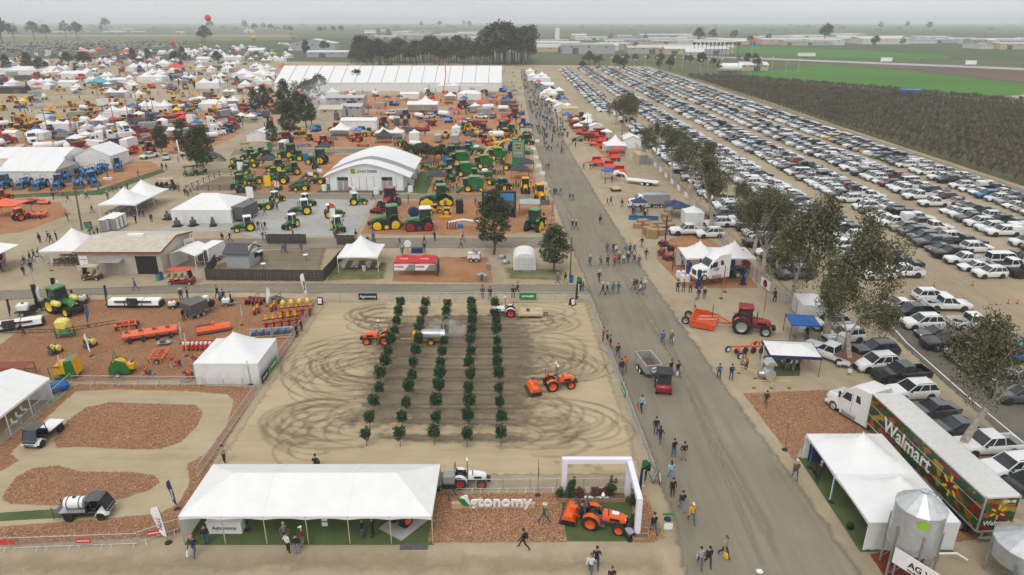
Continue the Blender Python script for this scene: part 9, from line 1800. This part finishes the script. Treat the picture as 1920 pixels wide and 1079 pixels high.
# ==== people
def where(px,py):
 if py>1018:return 'on the dirt lane in front of the tent' if px<1200 else 'on the asphalt road'
 return 'on the asphalt road'
rp=random.Random(3)
NEAR=[(366,1042,'navy','jeans','walk',-90,'cap','cloth_orange','person in navy jacket and orange cap walking to the event tent',dict(bag='white')),(388,1022,'black','jeans','stand',100,'hair',None,'person in black jacket standing before the reception counter',{}),(541,1037,'white','black','ease',60,'hair',None,'person in white hoodie and black leggings in the talking group',{}),(558,1040,'black','light jeans','stand',90,'hair',None,'person in black top and light jeans seen from behind in the talking group',{}),(536,1018,'grey','navy','ease',-60,'hair','hair_grey','grey-haired person facing the talking group',{}),(569,1024,'maroon','khaki','ease',200,'cap','cloth_white','person in maroon jacket and white cap in the talking group',{}),(680,1008,'black','jeans','ease',0,'long_hair',None,'long-haired person in black top and jeans inside the tent',{}),(700,1008,'black','black','ease',180,'hair',None,'person dressed in black chatting inside the event tent',{}),(982,1030,'black','black','stride',165,'hair',None,'person in black with backpack striding past the mulch',dict(pack=1)),(1020,981,'green','jeans','stride',15,'wide_hat',None,'person in green shirt and straw hat crossing the mulch',{}),(1090,979,'navy','black','ease',30,'cap',None,'person in navy leaning to the tractor under the arch',dict(bag='navy')),(1107,1079,'white','jeans','walk',70,'cap','cloth_olive','person in white shirt and cap walking on the dirt lane',{}),(1118,1066,'black','navy','walk',80,'hair',None,'person in black jacket walking ahead on the dirt lane',{}),(1146,1103,'black','black','walk',90,'hair','cloth_brown','brown-haired person on the lane behind the white shirt',{}),(1225,1001,'black','jeans','walk',100,'cap',None,'person in black vest carrying two bags beside the arch',dict(bag='lime')),(1260,931,'black','black','stand',-80,'hair',None,'person all in black standing at the road edge near the arch',{}),(1278,958,'black','light jeans','walk',90,'hair',None,'person in black sweater and light jeans on the asphalt road',{}),(1296,981,'yellow','jeans','walk',-85,'cap','cloth_white','person in yellow jacket walking towards the dirt lane',{}),(1257,900,'light blue','light jeans','walk',95,'long_hair',None,'person in denim overalls walking beside the barriers',{}),(1262,857,'black','jeans','photo',-60,'hair',None,'person in black taking a picture near the barriers',{}),(1281,863,'black','khaki','ease',-80,'hair',None,'person in black jacket and khaki trousers on the road',{}),(1237,831,'black','jeans','walk',60,'long_hair',None,'long-haired person in black walking by the barriers',{}),(1229,815,'black','jeans','stand',-100,'hair',None,'person in black jumper standing by the arena barriers',{}),(1202,772,'light blue','black','stride',-80,'hair',None,'person in pale blue vest carrying a dark bag',dict(bag='canvas_red')),(1311,1064,'checked','jeans','walk',-100,'hair',None,'person in black and white checked shirt on the road',{}),(1327,1062,'black','black','walk',-90,'cap',None,'person in black hoodie beside the checked shirt',{}),(1357,1045,'tan','navy','walk',-60,'cap','cloth_brown','person in tan shirt with a yellow carrier bag',dict(bag='deere_yellow')),(1418,1112,'black','black','walk',95,'wide_hat','white','person in black and white cowboy hat on the asphalt',{}),(1490,899,'olive','jeans','walk',80,'cap','cloth_white','person in olive jacket at the hospitality tent',{}),(1531,905,'black','black','bent',40,'cap','cloth_white','person in black stooping at the hospitality tent',{}),(421,869,'tan','black','photo',60,'hair',None,'person in tan coat at the corner of barriers by the tent',{}),(593,880,'black','black','sit',90,'cap',None,'person in black crouching behind the tent roof',{}),(1158,671,'black','jeans','walk',-90,'hair',None,'person in black jacket walking close to the barriers',{}),(1164,702,'navy','jeans','walk',-80,'cap',None,'person in navy jacket beside the orange jacket',{}),(1171,696,'orange','jeans','walk',-95,'hood','cloth_brown','person in rust orange hoodie close to the barriers',{}),(1257,704,'black','grey','walk',-70,'hair',None,'person in black with grey trousers beside the dump trailer',{}),(1270,706,'black','jeans','walk',-75,'hair',None,'person in black with white bag beside the dump trailer',dict(bag='white')),(1242,646,'blue','jeans','walk',85,'hair',None,'person in bright blue jacket on the middle of the road',{}),(1258,646,'grey','jeans','walk',85,'cap','cloth_white','person in grey jacket with white bag on the road',dict(bag='white')),(1347,710,'blue','navy','ease',-90,'hair',None,'person in blue carrying a child at the road edge',{}),(1370,713,'navy','jeans','photo',-90,'hair',None,'person in navy holding up a phone at the road edge',{}),(1389,690,'checked','olive','sit',-30,'cap',None,'seated person in checked shirt beside the plough',{}),(1400,692,'orange','jeans','bent',200,'hair',None,'person in orange and blue leaning by the plough',{}),(1435,763,'black','grey','walk',-120,'hair',None,'person in black with backpack on the mulch edge',dict(pack=1)),(1302,585,'checked','jeans','ease',0,'cap',None,'person in plaid standing at the scraper',{}),(1309,562,'navy','jeans','stand',100,'hair','hair_grey','grey-haired person in navy behind the scraper',{}),(1320,562,'black','jeans','stand',90,'cap','cloth_white','person in black and white cap behind the scraper',{}),(1270,549,'black','black','ease',80,'hair',None,'person in black at the truck display corner',{}),(1281,548,'brown','jeans','ease',90,'cap',None,'person in brown at the truck display corner',{}),(1294,550,'grey','black','ease',100,'hair',None,'person in grey at the truck display corner',{}),(1131,640,'red','black','ease',180,'hair',None,'person in red leaning on the roadside barriers',{}),(1138,648,'navy','black','ease',185,'hair',None,'person in navy leaning on the roadside barriers',{}),(1144,656,'black','red','ease',175,'hair',None,'person in black with red trousers at the roadside barriers',{}),(1452,568,'black','black','bent',90,'hair',None,'person in black stooping by the chain link fence',{}),(557,632,'black','navy','ease',0,'hair',None,'person in black watching the arena from the machinery side',{}),(566,622,'navy','black','ease',0,'hair',None,'person in navy watching the arena from the machinery side',{}),(905,560,'olive','jeans','stand',-90,'hair',None,'person in olive watching over the barriers behind the arena',{}),(919,562,'black','black','photo',-90,'hair',None,'person in black photographing over the barriers',{}),(962,560,'black','black','ease',-90,'hair',None,'person in black behind the white tractor at the barriers',{}),(970,553,'black','black','stride',0,'cap',None,'person in black striding along the lane behind the arena',{}),(345,602,'black','black','ease',0,'hair',None,'person in black beside the service trailer',{}),(359,600,'maroon','khaki','stand',90,'cap',None,'person in maroon at the service trailer',{}),(341,565,'black','jeans','ease',-60,'wide_hat',None,'person in hat behind the service trailer',{}),(353,562,'black','jeans','ease',200,'hair',None,'person in black behind the service trailer',{}),(409,559,'black','black','walk',160,'cap',None,'person in black walking on the lane by the machinery',{}),(434,570,'navy','black','ease',200,'hair',None,'person in navy at the silver spray cart',{}),(413,570,'navy','jeans','sit',0,'cap',None,'seated person in navy at the silver spray cart',{}),(420,567,'navy','jeans','ease',-60,'hair',None,'person in dark blue at the silver spray cart',{}),(78,584,'black','black','ease',60,'hair','hair_grey','person in black beside the folded boom rack',{}),(84,585,'navy','grey','ease',110,'cap','cloth_white','person in navy and white cap beside the folded boom rack',{}),(46,630,'black','jeans','bent',200,'hair',None,'person leaning over the white-hooded implement',{}),(252,698,'olive','jeans','ease',180,'hair','hair_grey','grey-haired person at the green orchard blower',{}),(255,545,'blue','jeans','walk',180,'cap',None,'person in blue behind the white-hooded mower on the lane',{})]
for px,py,top,legs,pose,a,hat,hc,lab,ex in NEAR:
 z=.9*0;person(xy(px,py)[:2],top,legs,pose,D_(a),hat,hc,lab,None,rp.uniform(1.68,1.84),**ex)
TOPS=['black']*9+['navy']*6+['grey']*4+['brown']*2+['blue']*2+['maroon','olive','white','tan','red','green'];LEGS=['jeans']*7+['black']*3+['navy','khaki','grey']
def folk(pts,place,poses=('walk','stride','stand','walk'),face=None):
 for px,py in pts:
  t,l=rp.choice(TOPS),rp.choice(LEGS);p=rp.choice(poses);hat=rp.choice(['hair','cap','hair','long_hair','wide_hat','cap']if rp.random()<.9 else['hood'])
  person(xy(px,py)[:2],t,l,p,D_(face+rp.gauss(0,20))if face is not None else rp.random()*6.28,hat,rp.choice(['cloth_white','cloth_black','cloth_tan'])if hat=='cap' else None,f'person in {t} top and {l if l == "jeans" else l + " trousers"} {place}','people '+place,rp.uniform(1.64,1.86))
folk([(1106,500),(1126,500),(1139,500),(1152,500),(1160,495),(1169,496),(1177,495),(1189,495),(1198,499),(1138,474),(1150,474),(1155,479),(1173,479),(1181,478),(1189,477),(1203,464),(1211,487)],'walking away on the road',face=90)
folk([(1123,529),(1130,554),(1138,554),(1149,552),(1159,551),(1188,544),(1193,543),(1201,545),(1209,543),(1200,553),(1093,548),(1045,533),(1060,533)],'near the road corner of the arena')
folk([(1125,422),(1073,430),(1080,432),(1068,377),(1074,377),(1031,365),(1039,366),(1043,366),(1051,366),(1094,320),(1107,319),(1112,318),(1053,290),(1057,288),(1145,385),(1138,387),(1166,390),(1000,362),(980,350),(986,349),(1025,318),(1029,318),(1034,285)],'on the road by the green machines')
folk([(rp.uniform(970+(y-130)*.30,1000+(y-130)*.55),y)for y in[140+150*rp.random()**.8 for _ in range(62)]],'on the far stretch of the road')
folk([(124,405),(128,415),(170,445),(178,446),(76,457),(92,452),(97,458),(107,452),(66,488),(75,486),(48,500),(58,492),(60,510),(46,518),(2,512),(14,509),(101,375),(109,372),(120,372),(129,380),(164,374),(203,375),(213,362),(220,360),(260,332),(305,320),(313,320),(335,305),(343,300),(351,297),(285,418),(256,420),(174,400),(230,362),(240,356),(186,362),(348,368),(353,370),(358,366),(336,360),(270,408),(173,438),(185,443),(245,408),(262,408)],'on the crossing by the dining tent')
folk([(362,460),(418,454),(432,453),(494,452),(500,455),(532,474),(536,476),(566,474),(488,488),(492,490),(631,446),(668,450),(690,460),(697,462),(703,461),(750,462),(796,458),(815,452),(864,467),(868,455),(755,482),(796,473),(835,390),(700,452),(1047,446),(550,446),(628,448)],'on the lane by the plank yard')
folk([(485,432),(492,433),(498,432),(520,395),(497,405),(700,376),(766,382),(866,388),(892,388),(840,408),(560,362),(480,362),(600,310),(555,330),(800,350),(803,340),(850,358),(845,362),(946,348),(942,350),(950,350),(935,345),(968,350),(985,345),(815,335),(860,345),(868,340)],'among the green machines')
folk([(rp.uniform(820,990),rp.uniform(292,362))for _ in range(26)],'in the crowd at the green harvesters',('stand','ease','walk'))
folk([(rp.uniform(1180,1215),rp.uniform(398,412))for _ in range(7)]+[(1135,345),(1147,343),(1252,475),(1248,486),(1262,492),(1279,500),(1290,498),(1370,520),(1377,522),(1335,530),(1240,470),(1475,695),(1486,697),(1495,694),(1469,693),(1512,640)],'at the stands along the road',('stand','ease','bent'))
left=max(0,330-NP[0]);folk([(rp.uniform(400-(y-180)*2.4,560-(y-180)*1.9)if rp.random()<.6 else rp.uniform(100,980),y)for y in[rp.uniform(150,285)for _ in range(left)]],'in the lanes between far stands')
# ---- haze: the grey winter air
m=bpy.data.materials.new('haze');m.use_nodes=True;nt=m.node_tree;nt.nodes.clear();o_=nt.nodes.new('ShaderNodeOutputMaterial');pv=nt.nodes.new('ShaderNodeVolumePrincipled')
pv.inputs['Color'].default_value=(.90,.95,1.0,1);pv.inputs['Density'].default_value=HAZE;nt.links.new(pv.outputs[0],o_.inputs['Volume']);MATS['haze']=m
q=MB('haze');q.b2(-9500,9500,-500,12500,-2,70);tag(link('haze',q.mesh('haze')),'pale grey winter haze over the whole showground','haze',kind='stuff')
